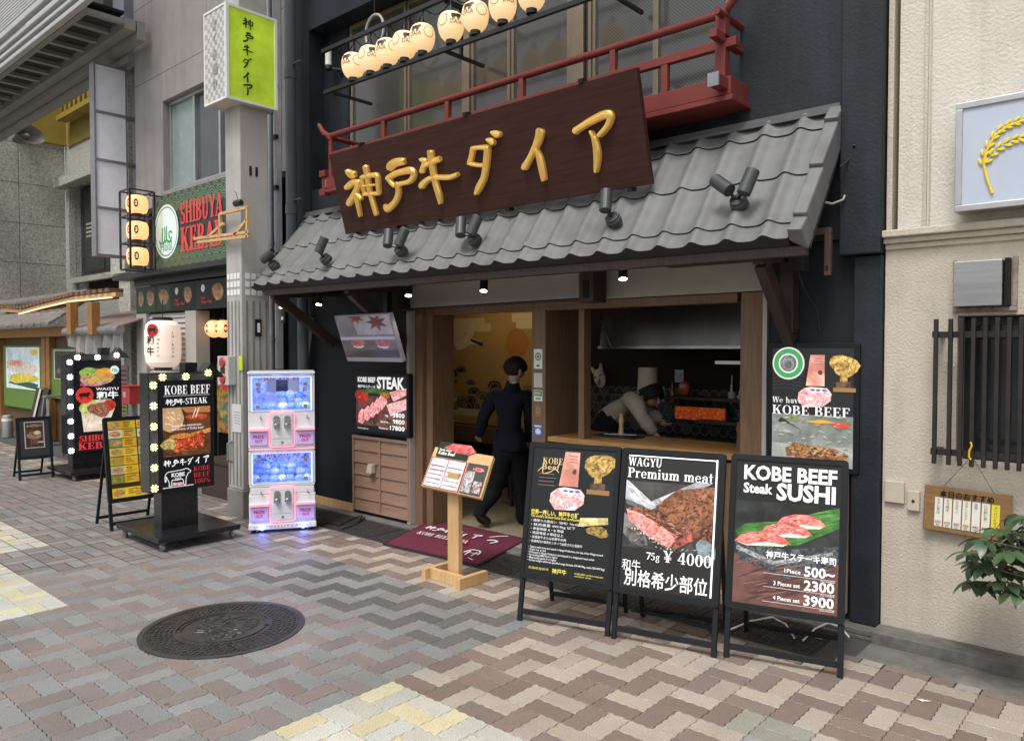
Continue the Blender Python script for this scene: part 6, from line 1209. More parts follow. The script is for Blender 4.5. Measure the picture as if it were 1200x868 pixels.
def stickers():
    x0, x1 = -4.372, -4.275
    for v0, v1, lab, fn in ((409, 432, 'white sticker with a round green emblem on the timber column, topmost', 0), (437, 454, 'white blank sticker on the timber column, below the round emblem', 1), (457, 470, 'green and white sticker on the timber column', 2), (474, 488, 'pale worn sticker on the timber column, between the green and the blue', 3), (497, 512, 'blue and white sticker on the timber column, lowest', 4)):
        z1, z0 = on(633, v0, y=5.195).z, on(633, v1, y=5.195).z; t = thing('sticker', lab, 'sticker', (x0, 5.1985, z0))
        sh = Sheet(0, 0, x1 - x0, z1 - z0); w_ = (0.66, 0.66, 0.62)
        if fn == 0: sh.rect(0, 0, 1, 1, w_); sh.disc(.5, .62, .36, (0.04, 0.16, 0.10)); sh.disc(.5, .62, .24, w_); sh.disc(.5, .62, .14, (0.04, .12, .1)); sh.cow(.5, .14, .4, (0.03, 0.03, 0.03))
        elif fn == 1: sh.rect(0, 0, 1, 1, (0.45, 0.44, 0.41))
        elif fn == 2: sh.rect(0, 0, 1, 1, w_); sh.rect(.05, .45, .95, .95, (0.05, 0.26, 0.10)); sh.text('WiFi', .5, .58, .25, w_, 'c', bold=.02); sh.rect(.2, .15, .8, .3, (0.05, 0.26, 0.10))
        elif fn == 3: sh.rect(.2, 0, .8, 1, (0.22, 0.15, 0.10)); sh.ring(.5, .5, .25, .05, (.34, .26, .2))
        else: sh.rect(0, 0, 1, 1, (0.05, 0.13, 0.42)); sh.blob(.5, .42, .35, .22, w_); sh.rect(.1, .78, .9, .9, w_)
        sh.build(t, M_PRINT, an='print')
stickers()
# ================================================================== INSIDE: counter, hood, people
def skin_mesh(nodes, edges, sub=2):
    me = bpy.data.meshes.new('tmp'); me.from_pydata([n[0] for n in nodes], edges, []); o = bpy.data.objects.new('tmp', me); COL.objects.link(o)
    sk = o.modifiers.new('s', 'SKIN'); sk.use_smooth_shade = True; sk.branch_smoothing = 0.6
    lay = me.skin_vertices[0].data
    for i, n in enumerate(nodes): r = n[1]; lay[i].radius = (r if isinstance(r, tuple) else (r, r)); lay[i].use_root = (i == 0)
    ss = o.modifiers.new('u', 'SUBSURF'); ss.levels = sub; ss.render_levels = sub
    bpy.context.view_layer.update(); r = bpy.data.meshes.new_from_object(o.evaluated_get(bpy.context.evaluated_depsgraph_get()))
    bpy.data.objects.remove(o); bpy.data.meshes.remove(me); return r
def figure(loc, label, J, mats, hat=None, extra_hair=True, look=(0.3, 0.9, 0)):
    """J: joints in world coordinates.  One continuous body; jersey, trousers, shoes, hair are children"""
    t = thing('person', label, 'person', loc); L = lambda p: Vector(p) - Vector(loc)
    nodes, edges = [], []
    def add(p, r, par=None):
        nodes.append((L(p), r)); k = len(nodes) - 1
        if par is not None: edges.append((par, k))
        return k
    mid = lambda a, b_, f: Vector(a) + (Vector(b_) - Vector(a)) * f
    pel = add(J['pelvis'], (.135, .105)); wa = add(mid(J['pelvis'], J['chest'], .42), (.125, .095), pel); ch = add(J['chest'], (.150, .110), wa); nb = add(J['neck'], .056, ch); nt_ = add(mid(J['neck'], J['head'], .35), .050, nb)
    hd = add(J['head'], (.098, .112), nt_); hv = (Vector(J['head']) - Vector(J['neck'])).normalized(); tp = add(Vector(J['head']) + hv * .075, (.082, .092), hd)
    joints = {}
    for s_ in 'LR':
        sh_ = add(J['sh' + s_], .068, ch); el = add(J['el' + s_], .046, sh_); m1 = add(mid(J['el' + s_], J['ha' + s_], .35), .043, el); wr = add(J['ha' + s_], .028, m1)
        d = (Vector(J['ha' + s_]) - Vector(J['el' + s_])).normalized(); pl = add(Vector(J['ha' + s_]) + d * .07, (.036, .018), wr)
        hp = add(J['hip' + s_], .105, pel); th = add(mid(J['hip' + s_], J['kn' + s_], .4), .098, hp); kn = add(J['kn' + s_], .070, th); cf = add(mid(J['kn' + s_], J['an' + s_], .35), .066, kn); an = add(J['an' + s_], .044, cf); toe = add(J['to' + s_], .036, an)
    me = skin_mesh(nodes, edges); bm = MB(); bm.bm.free(); bm.bm = bmesh.new(); bm.bm.from_mesh(me); bm.c1 = bm.bm.loops.layers.float_color.new('Col'); bm.c2 = bm.bm.loops.layers.float_color.new('ColB'); bm.tx = bm.bm.faces.layers.float.new('Tex')
    bpy.data.meshes.remove(me)
    hv = Vector(J['up']).normalized() if 'up' in J else hv; hf = Vector(look).normalized(); side = hf.cross(Vector((0, 0, 1))).normalized(); hc = L(J['head'])
    segs = [('top', 'pelvis', 'chest'), ('top', 'chest', 'neck')] + [('top', 'sh' + a, 'el' + a) for a in 'LR'] + [('top', 'el' + a, 'ha' + a) for a in 'LR'] + [('top', 'chest', 'sh' + a) for a in 'LR'] + [('leg', 'hip' + a, 'kn' + a) for a in 'LR'] + [('leg', 'kn' + a, 'an' + a) for a in 'LR'] + [('leg', 'pelvis', 'hip' + a) for a in 'LR'] + [('foot', 'an' + a, 'to' + a) for a in 'LR'] + [('skin', 'neck', 'head')]
    def near(p):
        best = (9, 'skin', 0)
        for k, a, b_ in segs:
            A, B = L(J[a]), L(J[b_]); ab = B - A; f = max(0, min(1, (p - A).dot(ab) / max(1e-9, ab.length_squared))); d = (p - (A + ab * f)).length
            if d < best[0]: best = (d, k, f if (a.startswith('el') or k == 'skin') else .5)
        hands = min((p - (L(J['ha' + a]) + (L(J['ha' + a]) - L(J['el' + a])).normalized() * .045)).length for a in 'LR')
        if hands < .052: return 'skin'
        if best[1] == 'skin' and best[2] < .12: return 'top'
        return best[1]
    cls = {f.index: near(f.calc_center_median()) for f in bm.bm.faces}
    bm.bm.faces.ensure_lookup_table(); bm.bm.normal_update()
    for nm, key, off in (('jersey', 'top', .020), ('trousers', 'leg', .022), ('shoes', 'foot', .010)):
        g = MB(); mp = {}
        for f in bm.bm.faces:
            if cls[f.index] == key or (key == 'top' and cls[f.index] == 'leg' and False): 
                g.f([mp.setdefault(v.index, None) or mp.__setitem__(v.index, g.v(v.co + v.normal * (off + .014 * noise.noise(v.co * 8) + .006 * noise.noise(v.co * 22)))) or mp[v.index] for v in f.verts])
        if key == 'top' and 'hem' in J:           # loose hem below the waist
            c0 = L(J['pelvis']); ring_ = lambda z, rx, ry: [g.v(c0 + Vector((rx * math.cos(q * math.pi / 12) * (1 + .05 * math.sin(q * 2.3)), ry * math.sin(q * math.pi / 12), z + .006 * math.sin(q * 1.7)))) for q in range(24)]
            A_, B_, C_ = ring_(.16, .165, .125), ring_(.02, .185, .145), ring_(-.02, .180, .140)
            for P_, Q_ in ((A_, B_), (B_, C_)):
                for q in range(24): g.f([P_[q], P_[(q + 1) % 24], Q_[(q + 1) % 24], Q_[q]])
        g.build(nm, mats[key], t, smooth=True)
    # fingers, face
    for s_ in 'LR':
        h = L(J['ha' + s_]); d = (h - L(J['el' + s_])).normalized(); sd = d.cross(Vector(J.get('palm', (0, 1, 0)))).normalized(); up = sd.cross(d)
        for q in range(4):
            b0 = h + d * .062 + sd * (q - 1.5) * .018; ln = (.058, .068, .064, .05)[q]; bm.tube([b0, b0 + d * ln * .5 + up * .006, b0 + d * ln * .9 + up * .022, b0 + d * ln + up * .034], [.0095, .009, .008, .006], 7)
        b0 = h + d * .02 + sd * .024; bm.tube([b0, b0 + d * .03 + sd * .022 + up * .008, b0 + d * .058 + sd * .026 + up * .016], [.011, .010, .007], 7)
    up = hv; fwd = (hf - up * hf.dot(up)).normalized(); sd = fwd.cross(up).normalized()
    bm.tube([hc + fwd * .082 + up * .022, hc + fwd * .098 - up * .004, hc + fwd * .106 - up * .022, hc + fwd * .085 - up * .03], [.008, .011, .014, .008], 8)
    for q in (-1, 1): bm.sphere(hc + sd * q * .112 - up * .022 - fwd * .004, .014, .024, .034, 10, 8)
    bm.tube([hc + fwd * .086 - up * .05 - sd * .024, hc + fwd * .096 - up * .05, hc + fwd * .086 - up * .05 + sd * .024], [.005, .008, .005], 6)
    bm.build('body', mats['skin'], t, smooth=True)
    e = MB()
    for q in (-1, 1): e.sphere(hc + fwd * .082 + sd * q * .031 + up * .012, .010, .010, .008, 10, 6)
    e.build('eye', M_BLACK, t, smooth=True)
    if extra_hair:
        rnd = random.Random(3); hb = MB(); mm, nn = 14, 26; grid = []
        for i in range(mm + 1):
            row = []
            for k in range(nn):
                az = 2 * math.pi * k / nn; bk = .5 - .5 * math.cos(az); el = math.pi * (i / mm) * (.36 + .56 * bk ** .6); dv = up * math.cos(el) + (fwd * math.cos(az) + sd * math.sin(az)) * math.sin(el)
                fr = dv.dot(fwd); lim = 1.0
                
                rr = (.116 - .016 * max(0, -dv.dot(up)) + .004 * noise.noise(Vector(dv) * 14) + .003 * rnd.uniform(-1, 1)) * (1 + .06 * abs(dv.dot(fwd)))
                row.append(hb.v(hc + up * .022 - fwd * .006 + Vector(dv) * rr))
            grid.append(row)
        for A, B in zip(grid, grid[1:]):
            for k in range(nn): hb.f([A[k], A[(k + 1) % nn], B[(k + 1) % nn], B[k]])
        hb.build('hair', mats['hair'], t, smooth=True)
    if hat: hat(t, hc, up, fwd, sd)
    return t
SKIN = mat('skin', (0.36, 0.21, 0.145), 0.5, var=.08); HAIR = mat('black_hair', (0.012, 0.010, 0.009), 0.75, spec=.25, var=.4, scale=60)
def walker():
    a = lambda u, v, y: on(u, v, y=y)
    J = dict(pelvis=a(597, 524, 5.68), chest=a(598, 474, 5.72), neck=a(601, 450, 5.73), head=a(604, 433.5, 5.76), shL=a(578, 463, 5.66), shR=a(618, 463, 5.80), elL=a(567, 489, 5.58), haL=a(561, 508, 5.66), elR=a(621, 490, 5.86), haR=a(620, 515, 5.95),
             hipL=a(588, 533, 5.63), hipR=a(609, 533, 5.75), knL=a(581, 571, 5.60), anL=a(560, 604, 5.44), toL=a(573, 614, 5.52), hem=1, knR=a(612, 574, 5.84), anR=a(612, 610, 5.84), toR=a(614, 617, 5.97))
    J['toL'].z = max(.035, J['toL'].z); J['anR'].z = max(.08, J['anR'].z); J['toR'].z = .05
    mats = dict(skin=SKIN, hair=HAIR, top=mat('navy_knit', (0.007, 0.008, 0.015), .9, spec=.2, var=.25, scale=50, bump=.3, bscale=200), leg=mat('black_trousers', (0.006, 0.006, 0.008), .85, var=.2, spec=.2), foot=mat('black_leather', (0.008, 0.008, 0.008), .35))
    p = (J['pelvis'].x, J['pelvis'].y, 0.015)
    t = figure(p, 'person in dark jersey and trousers walking in through the open door, back turned', J, mats, look=(0.30, 0.92, -.10))
    c = MB(); n0 = J['neck'] - Vector(p); c.lathe([(.062, -.012), (.066, .018), (.060, .03), (.055, .02)], T=Matrix.Translation(n0 + Vector((0, 0, .002))), n=20, cap=False); c.build('collar', mat('pale_shirt', (0.36, 0.40, 0.48), .8), t, smooth=True)
walker()
def chef():
    a = lambda u, v, y: on(u, v, y=y); y = 6.12
    J = dict(pelvis=a(711, 492, y), chest=a(735, 467, y), neck=a(752, 464, y), head=a(762.5, 464.5, y), shL=a(744, 470, y - .16), shR=a(748, 468, y + .17), elL=a(753, 490, y - .17), haL=a(766, 506, y - .10), elR=a(764, 484, y + .16), haR=a(776, 494, y + .05),
             hipL=a(709, 498, y - .09), hipR=a(711, 498, y + .09), palm=(0, 0, 1), up=(.35, 0, 1))
    for s_, dy in (('L', -.1), ('R', .1)):
        h = J['hip' + s_]; J['kn' + s_] = Vector((h.x + .04, h.y, .52)); J['an' + s_] = Vector((h.x, h.y, .10)); J['to' + s_] = Vector((h.x + .17, h.y, .055))
    mats = dict(skin=SKIN, hair=HAIR, top=mat('chef_white', (0.36, 0.31, 0.25), .8, var=.06, bump=.3, bscale=14, bdist=.02), leg=mat('black_trousers', (0.008, 0.008, 0.010), .75), foot=mat('black_leather', (0.008, 0.008, 0.008), .35))
    def hat(t, hc, up, fwd, sd):
        q = on(759, 445, y=y) - Vector(t.location); b = MB(); b.lathe([(.094, -.13), (.096, -.12), (.088, .10), (.084, .115), (.001, .118)], T=Matrix.Translation(q), n=26); b.build('hat', mats['top'], t, smooth=True)
    figure((J['pelvis'].x, y, .015), 'chef in white coat and tall white hat bending over the kitchen counter', J, mats, hat, extra_hair=True, look=(0.8, -.1, -.6))
chef()
def kitchen():
    M_CT = wood('counter_wood', (0.42, 0.23, 0.09), (0.28, 0.14, 0.05), 0.4, stretch=(1, 10, 10))
    t = thing('counter', 'warm brown wooden counter under the serving window', 'counter', (-3.3, 5.5, 0)); b = W(t); b.box(-4.235, -2.43, 5.22, 5.85, .985, 1.03); b.build('top', M_CT, t, bevel=.004); b = W(t); b.box(-4.2, -2.45, 5.38, 5.80, .02, .98); b.build('base', M_TRIM, t)
    t = thing('griddle', 'black steel griddle behind the serving counter', 'griddle', (-3.6, 6.2, 0)); b = W(t); b.box(-5.0, -2.6, 5.95, 6.6, .02, .93); b.build('cabinet', M_BLACK, t, bevel=.005); b = W(t); b.box(-4.95, -2.65, 6.0, 6.55, .932, .955); b.build('plate', M_STEEL, t)
    y = 6.0; a, c = on(703, 335, y=y), on(868, 405, y=y); t = thing('range_hood', 'wide brushed stainless range hood above the griddle', 'range hood', ((a.x + c.x) / 2, y, c.z))
    b = W(t); b.hexa([(a.x, y, c.z), (c.x, y, c.z), (c.x, y + .9, c.z), (a.x, y + .9, c.z), (a.x, y + .10, 2.49), (c.x, y + .10, 2.49), (c.x, y + .9, 2.49), (a.x, y + .9, 2.49)]); b.build('hood', mat('brushed_hood', (0.19, 0.185, 0.18), .32, metal=.95, var=.3, scale=1.4, stretch=(1.6, 1, .4)), t); b = W(t); b.box(a.x - .01, c.x + .01, y - .015, y + .02, c.z - .025, c.z - .001); b.build('rim', M_STEEL, t)
    b = W(t); b.tube([on(702, 372, y=5.95), on(717, 408, y=5.95)], .006, 6); b.build('strut', M_STEEL, t)
    a, c = on(791, 478, y=6.75), on(850, 494, y=6.75); t = thing('patterned_sign', 'glowing red and gold patterned panel at the back of the kitchen', 'lit sign', (a.x, 6.75, c.z)); W_, H_ = c.x - a.x, a.z - c.z + .02
    b = MB(); b.box(-.01, W_ + .01, .005, .04, -.01, H_ + .01); b.build('case', M_BLACK, t); sh = Sheet(0, 0, W_, H_); sh.rect(0, 0, 1, 1, (0.40, 0.012, 0.008), (0.55, 0.16, 0.02), 60); sh.build(t, M_LIT, an='pattern')
    p = on(703, 443, y=6.86); t = thing('fox_mask', 'white fox mask hung on the kitchen wall left of the chef', 'mask', p); b = MB(); b.sphere((0, 0, 0), .075, .04, .105, 16, 12)
    for q in (-1, 1): b.tube([(q * .04, 0, .07), (q * .062, -.005, .135), (q * .066, 0, .15)], [.03, .018, .003], 8)
    b.tube([(0, -.03, -.02), (0, -.07, -.05), (0, -.06, -.07)], [.03, .022, .008], 8); t.rotation_euler = (0, R(-18), 0); b.build('face', mat('mask_white', (0.5, 0.42, 0.34), .5), t, smooth=True)
    b = MB()
    for q in (-1, 1): b.tube([(q * .018, -.042, .012), (q * .05, -.035, .03)], .007, 6)
    b.build('eye', M_BLACK, t); b = MB(); b.tube([(-.02, -.062, -.065), (.0, -.07, -.072), (.02, -.062, -.065)], .004, 5); b.build('mouth', mat('red_lacquer', (.3, .02, .02), .4), t)
    for u, v, h, r, lab, m in ((728, 498, .20, .026, 'wooden pepper mill standing on the serving counter', M_PINE), (858, 456, .28, .034, 'dark tall bottle on the kitchen shelf, left one', M_GLASS), (868, 458, .24, .034, 'dark bottle on the kitchen shelf, right one', M_GLASS), (866, 503, .2, .022, 'slim wooden shaker at the right end of the serving counter', M_FRAME)):
        yy = 5.7 if v > 480 else 6.7; p = on(u, v, y=yy); t = thing('bottle' if m is M_GLASS else 'pepper_mill', lab, 'bottle' if m is M_GLASS else 'mill', p); p.z = 1.03 if yy < 6 else p.z - .14; t.location = p
        b = MB(); b.lathe([(r, 0), (r, h * .55), (r * .45, h * .72), (r * .42, h)] if m is M_GLASS else [(r, 0), (r * .7, h * .45), (r, h * .7), (r * .6, h * .8), (r * .8, h * .92), (.001, h)], n=18); b.build('body', m, t, smooth=True)
        if m is M_GLASS: b = MB(); b.lathe([(r + .001, h * .15), (r + .001, h * .42)], n=18, cap=False); b.build('paper_band', mat('band', (.35, .33, .3), .6), t)
    b = MB(); b.box(-2.95 - .6, -2.6, 6.58, 6.88, 1.09, 1.12); tag(b.build('shelf', M_TRIM), 'dark shelf along the kitchen back wall carrying bottles', 'shelf')
    for u0, v0, u1, v1, lab in ((791, 433, 801, 448, 'small pale paper notice pinned up in the dark kitchen'),):
        a, c = on(u0, v0, y=6.87), on(u1, v1, y=6.87); t = thing('notice', lab, 'notice', (a.x, 6.87, c.z)); sh = Sheet(0, 0, c.x - a.x, a.z - c.z); sh.rect(0, 0, 1, 1, (0.35, 0.38, 0.42)); [sh.rect(.15, .15 + q * .17, .85, .2 + q * .17, (.12, .12, .14)) for q in range(4)]; sh.build(t, M_PRINT, an='paper')
    t = thing('tray', 'black tray with tools on the serving counter', 'tray', (-3.75, 5.5, 1.031)); b = MB(); b.prism([(-.2, 0), (.2, 0), (.2, .012), (-.2, .012)], .22); b.build('base', M_BLACK, t); b = MB(); b.tube([(-.12, .05, .018), (.16, .14, .02)], .006, 6); b.build('tongs', M_STEEL, t)
    t = thing('ceiling_lamp', 'small round ceiling lamp inside the doorway', 'lamp', (-6.3, 6.3, 2.49)); b = MB(); b.lathe([(.06, -.03), (.06, 0)], n=20); b.build('housing', M_WHITE, t); b = MB(); b.lathe([(.05, -.034), (.05, -.0305)], n=20); b.build('lens', MATS['lamp_lens'], t)
    ld = bpy.data.lights.new('ceiling_lamp_light', 'POINT'); ld.energy = 7; ld.color = (1, .80, .55); ld.shadow_soft_size = .06; lo = bpy.data.objects.new('ceiling_lamp_light', ld); COL.objects.link(lo); lo.location = (0, 0, -.10); lo.parent = t
    for u, v, yy, h, r, m, lab in ((757, 455, 6.7, .17, .03, 'amber_glass', 'small amber bottle on the kitchen back shelf, nearest the chef hat'), (778, 462, 6.7, .15, .028, 'clear_glass', 'small clear bottle on the kitchen back shelf beside the orange ornament'), (788, 460, 6.7, .19, .026, 'amber_glass', 'slender amber bottle on the kitchen back shelf left of the paper notice')):
        p = on(u, v, y=yy); p.z -= h * .5; t = thing('bottle', lab, 'bottle', p); b = MB(); b.lathe([(r, 0), (r, h * .58), (r * .42, h * .76), (r * .42, h)], n=16); b.build('body', mat(m, (.16, .07, .015) if 'amber' in m else (.25, .27, .27), .12), t, smooth=True); b = MB(); b.lathe([(r * .48, h * .98), (r * .48, h * 1.08), (.001, h * 1.08)], n=12); b.build('cap', M_BLACK, t)
    p = on(802, 455, y=6.7); t = thing('ornament', 'small orange red rounded ornament on the kitchen back shelf', 'ornament', p); b = MB(); b.sphere((0, 0, 0), .06, .05, .075, 16, 10); b.build('body', mat('orange_lacquer', (.45, .08, .02), .35), t, smooth=True); b = MB(); b.sphere((.0, -.032, .02), .036, .02, .03, 12, 8); b.build('face', mat('band', (.35, .33, .3), .6), t, smooth=True)
    t = thing('shelf', 'narrow upper shelf across the kitchen back wall under the small ornaments', 'shelf', (-3.6, 6.7, on(800, 464, y=6.7).z)); b = MB(); b.box(-.95, .6, -.09, .18, -.03, 0); b.build('board', M_TRIM, t)
    a, c = on(838, 423, y=6.5), on(868, 425, y=6.5); b = MB(); b.box(a.x, c.x, 6.5, 6.55, c.z - .015, c.z + .015); tag(b.build('pale_strip', mat('dim_strip', (.5, .5, .48), .4, emit=(1, .95, .85), estr=.10)), 'faint white glowing strip at the right back of the kitchen', 'lamp')  # pale bar with a faint emission of its own
    # stool seen between the walker's legs
    p = on(598, 575, y=6.6); t = thing('stool', 'dark wooden stool inside the doorway behind the walking person', 'stool', (p.x, 6.6, .015)); b = MB(); b.box(-.16, .16, -.16, .16, .55, .60); b.build('seat', M_TRIM, t, bevel=.005)
    for q in (-1, 1):
        for w_ in (-1, 1): b = MB(); b.bar((q * .15, w_ * .15, 0), (q * .12, w_ * .12, .549), .03, .03); b.build('leg', M_TRIM, t)
    b = MB(); b.box(-.14, .14, -.012, .012, .22, .25); b.build('stretcher', M_TRIM, t)
kitchen()
# ================================================================== LAMP COLUMN AND ITS SIGN
M_COLM = mat('beige_column_paint', (0.40, 0.385, 0.36), 0.55, var=.08, scale=3, dirt=.25, streak=.2)
def column():
    x0, x1, y0, y1 = -7.785, -7.477, 4.13, 4.46; t = thing('lamp_column', 'beige steel street column with grooved lower half carrying the green box sign', 'column', ((x0 + x1) / 2, (y0 + y1) / 2, 0))
    b = W(t); b.box(x0, x1, y0, y1, .30, 9.5); b.build('shaft', M_COLM, t, bevel=.012)
    b = W(t); b.box(x0 - .012, x1 + .012, y0 - .012, y1 + .012, -.01, .30); b.build('plinth', mat('column_plinth', (0.20, 0.19, 0.175), .7, var=.2, dirt=.3), t, bevel=.01)
    g = W(t); 
    for q in range(4):
        xx = x0 + .03 + q * .075; g.box(xx, xx + .022, y0 - .004, y0 - .001, .34, 2.30)
        yy = y0 + .05 + q * .075; g.box(x1 + .001, x1 + .004, yy, yy + .022, .34, 2.30)
    g.build('groove', mat('groove_grey', (0.19, 0.185, 0.175), .7), t)
    g = W(t)
    for r in range(3):
        for q in range(4):
            zz = 2.36 + r * .085; xx = x0 + .025 + q * .07; g.box(xx, xx + .05, y0 - .005, y0 - .001, zz, zz + .06); yy = y0 + .05 + q * .07; g.box(x1 + .001, x1 + .005, yy, yy + .05, zz, zz + .06)
    g.build('square_stud', M_WHITE, t)
    g = W(t); z = on(297, 201, x=x1).z; yv = on(297, 201, x=x1).y
    for q in (-1, 1): g.box(x1 + .001, x1 + .004, yv + q * .035 - .014, yv + q * .035 + .014, z - .05, z + .05)
    g.build('slot', M_DARK, t)
    p = on(302, 384, x=x1); g = W(t); g.box(x1 + .001, x1 + .02, p.y - .035, p.y + .035, p.z - .09, p.z + .09); pl = g.build('switch_cover', M_BLACK, t); g = W(t); g.box(x1 + .021, x1 + .024, p.y - .015, p.y + .015, p.z - .05, p.z + .05); g.build('switch', M_WHITE, pl)
    p = on(272, 530, y=y0); g = W(t); g.tube([(p.x, y0 - .002, p.z + .12), (p.x, y0 - .05, p.z + .10), (p.x, y0 - .05, p.z - .08), (p.x, y0 - .002, p.z - .10)], .012, 8); g.build('handle', M_GALV, t)
    # green box sign
    sx0, sx1, sy0, sy1, sz0, sz1 = -7.845, -7.39, 3.947, 4.518, 4.335, 5.295
    t2 = thing('box_sign', 'lime green upright box sign with black brush characters on the street column', 'sign', (sx1, sy0, sz0), R(90)); LW, LD, LH = sy1 - sy0, sx1 - sx0, sz1 - sz0
    b = MB(); b.box(0, LW, 0.004, LD, 0, LH); b.build('casing', mat('cream_casing', (0.52, 0.48, 0.44), .5, dirt=.15), t2, bevel=.006)
    b = MB(); e = .025
    b.box(-.004, LW + .004, -.008, .003, 0, e); b.box(-.004, LW + .004, -.008, .003, LH - e, LH); b.box(-.004, e, -.008, .003, e, LH - e); b.box(LW - e, LW + .004, -.008, .003, e, LH - e); b.box(-.010, -.001, 0.004, .02, 0, LH); b.box(-.010, -.001, LD - .02, LD, 0, LH); b.box(-.010, -.001, .02, LD - .02, LH - .02, LH); b.box(-.010, -.001, .02, LD - .02, 0, .02); b.build('frame', M_WHITE, t2)
    sh = Sheet(e, e, LW - 2 * e, LH - 2 * e, y=.0035); sh.rect(0, 0, 1, 1, (0.40, 0.56, 0.035), (0.43, 0.60, 0.045), 2)
    for i, k in enumerate(('kami', 'to', 'ushi', 'da', 'i', 'a')): sh.brush(k, .30, .805 - i * .150, .128 if k != 'i' else .115, (0.012, 0.014, 0.01), sx=.95, thick=1.1)
    sh.build(t2, printmat('print_sign', 0.18, .35), an='green_face')
    M2 = Matrix(((0, 1, 0, -.0), (1, 0, 0, 0), (0, 0, 1, 0), (0, 0, 0, 1)))
    M2 = Matrix.Rotation(R(-90), 4, 'Z') @ Matrix.Identity(4)
    sh = Sheet(-LD + .02, .02, LD - .04, LH - .04, y=-.001, M=M2); sh.rect(0, 0, 1, 1, (0.56, 0.55, 0.53))
    for i in range(8):
        for j in range(18):
            if (i + j) % 2: sh.n = 2; sh.rect(i / 8, j / 18, (i + 1) / 8, (j + 1) / 18, (0.36, 0.34, 0.32))
    for k, chh in enumerate('さくら通り'): sh.text(chh, .5, .80 - k * .165, .11, (0.30, 0.29, 0.28), 'c', cjk=True, bold=.02)
    sh.build(t2, M_PRINT, an='chequer_face')
    # alarm box, notice, tag
    p, q = on(264, 417, y=y0), on(277, 451, y=y0); t = thing('alarm_box', 'white alarm box with two red discs on the street column', 'alarm box', (p.x, y0, q.z)); Wd, Hh = q.x - p.x, p.z - q.z
    b = MB(); b.box(0, Wd, -.09, -.001, 0, Hh); b.build('case', mat('alarm_white', (0.45, 0.44, 0.41), .5), t, bevel=.006)
    b = MB(); [b.lathe([(Wd * .27, 0), (Wd * .22, .015), (.001, .02)], T=Matrix.Translation((Wd * .5, -.09, z)) @ Matrix.Rotation(R(90), 4, 'X'), n=18) for z in (Hh * .22, Hh * .78)]; b.build('red_disc', mat('alarm_red', (.38, .03, .04), .4), t); b = MB(); b.box(Wd * .3, Wd * .7, -.095, -.0905, Hh * .4, Hh * .6); b.build('grille', M_BLACK, t)
    p, q = on(279, 417, y=y0 - .02), on(283, 434, y=y0 - .02); b = MB(); b.box(p.x, q.x, y0 - .012, y0 - .002, q.z, p.z); tag(b.build('tag', mat('lime_tag', (.5, .62, .02), .5)), 'narrow lime yellow tag stuck on the street column', 'tag')
    p, q = on(272, 473, y=y0 - .008), on(283, 507, y=y0 - .008); t = thing('notice', 'white paper notice taped on the street column', 'notice', (p.x, y0 - .006, q.z)); sh = Sheet(0, 0, q.x - p.x, p.z - q.z); sh.rect(0, 0, 1, 1, (.58, .58, .58)); [sh.rect(.15, .3 + k * .1, .85, .33 + k * .1, (.3, .3, .3)) for k in range(5)]; sh.build(t, M_PRINT, an='paper')
    # wooden strut frame
    y = 4.06; P = lambda u, v: on(u, v, y=y); t = thing('wooden_bracket', 'raw pine bracket frame reaching left from the street column in front of the kebab sign', 'bracket', P(290, 275))
    for a, c in (((290, 243), (290, 279)), ((258, 251), (291, 243)), ((228, 280), (292, 272)), ((232, 284), (292, 277)), ((258, 250), (258, 282)), ((243, 279), (262, 262)), ((275, 276), (290, 257))):
        b = W(t); b.bar(P(*a), P(*c), .03, .03, up=(0, 1, 0)); b.build('strut', M_PINE, t, bevel=.002)
    p = on(279, 238, y=4.05); t = thing('camera', 'small black camera clamped on the street column above the pine bracket', 'camera', p); b = MB(); b.lathe([(.03, -.06), (.034, -.05), (.034, .05), (.02, .06)], T=Matrix.Rotation(R(90), 4, 'Y'), n=16); b.build('body', M_BLACK, t); b = MB(); b.tube([(0, 0, .02), (-.03, 0, .10), (-.10, .02, .13)], .004, 5); b.build('wire', M_BLACK, t)
column()

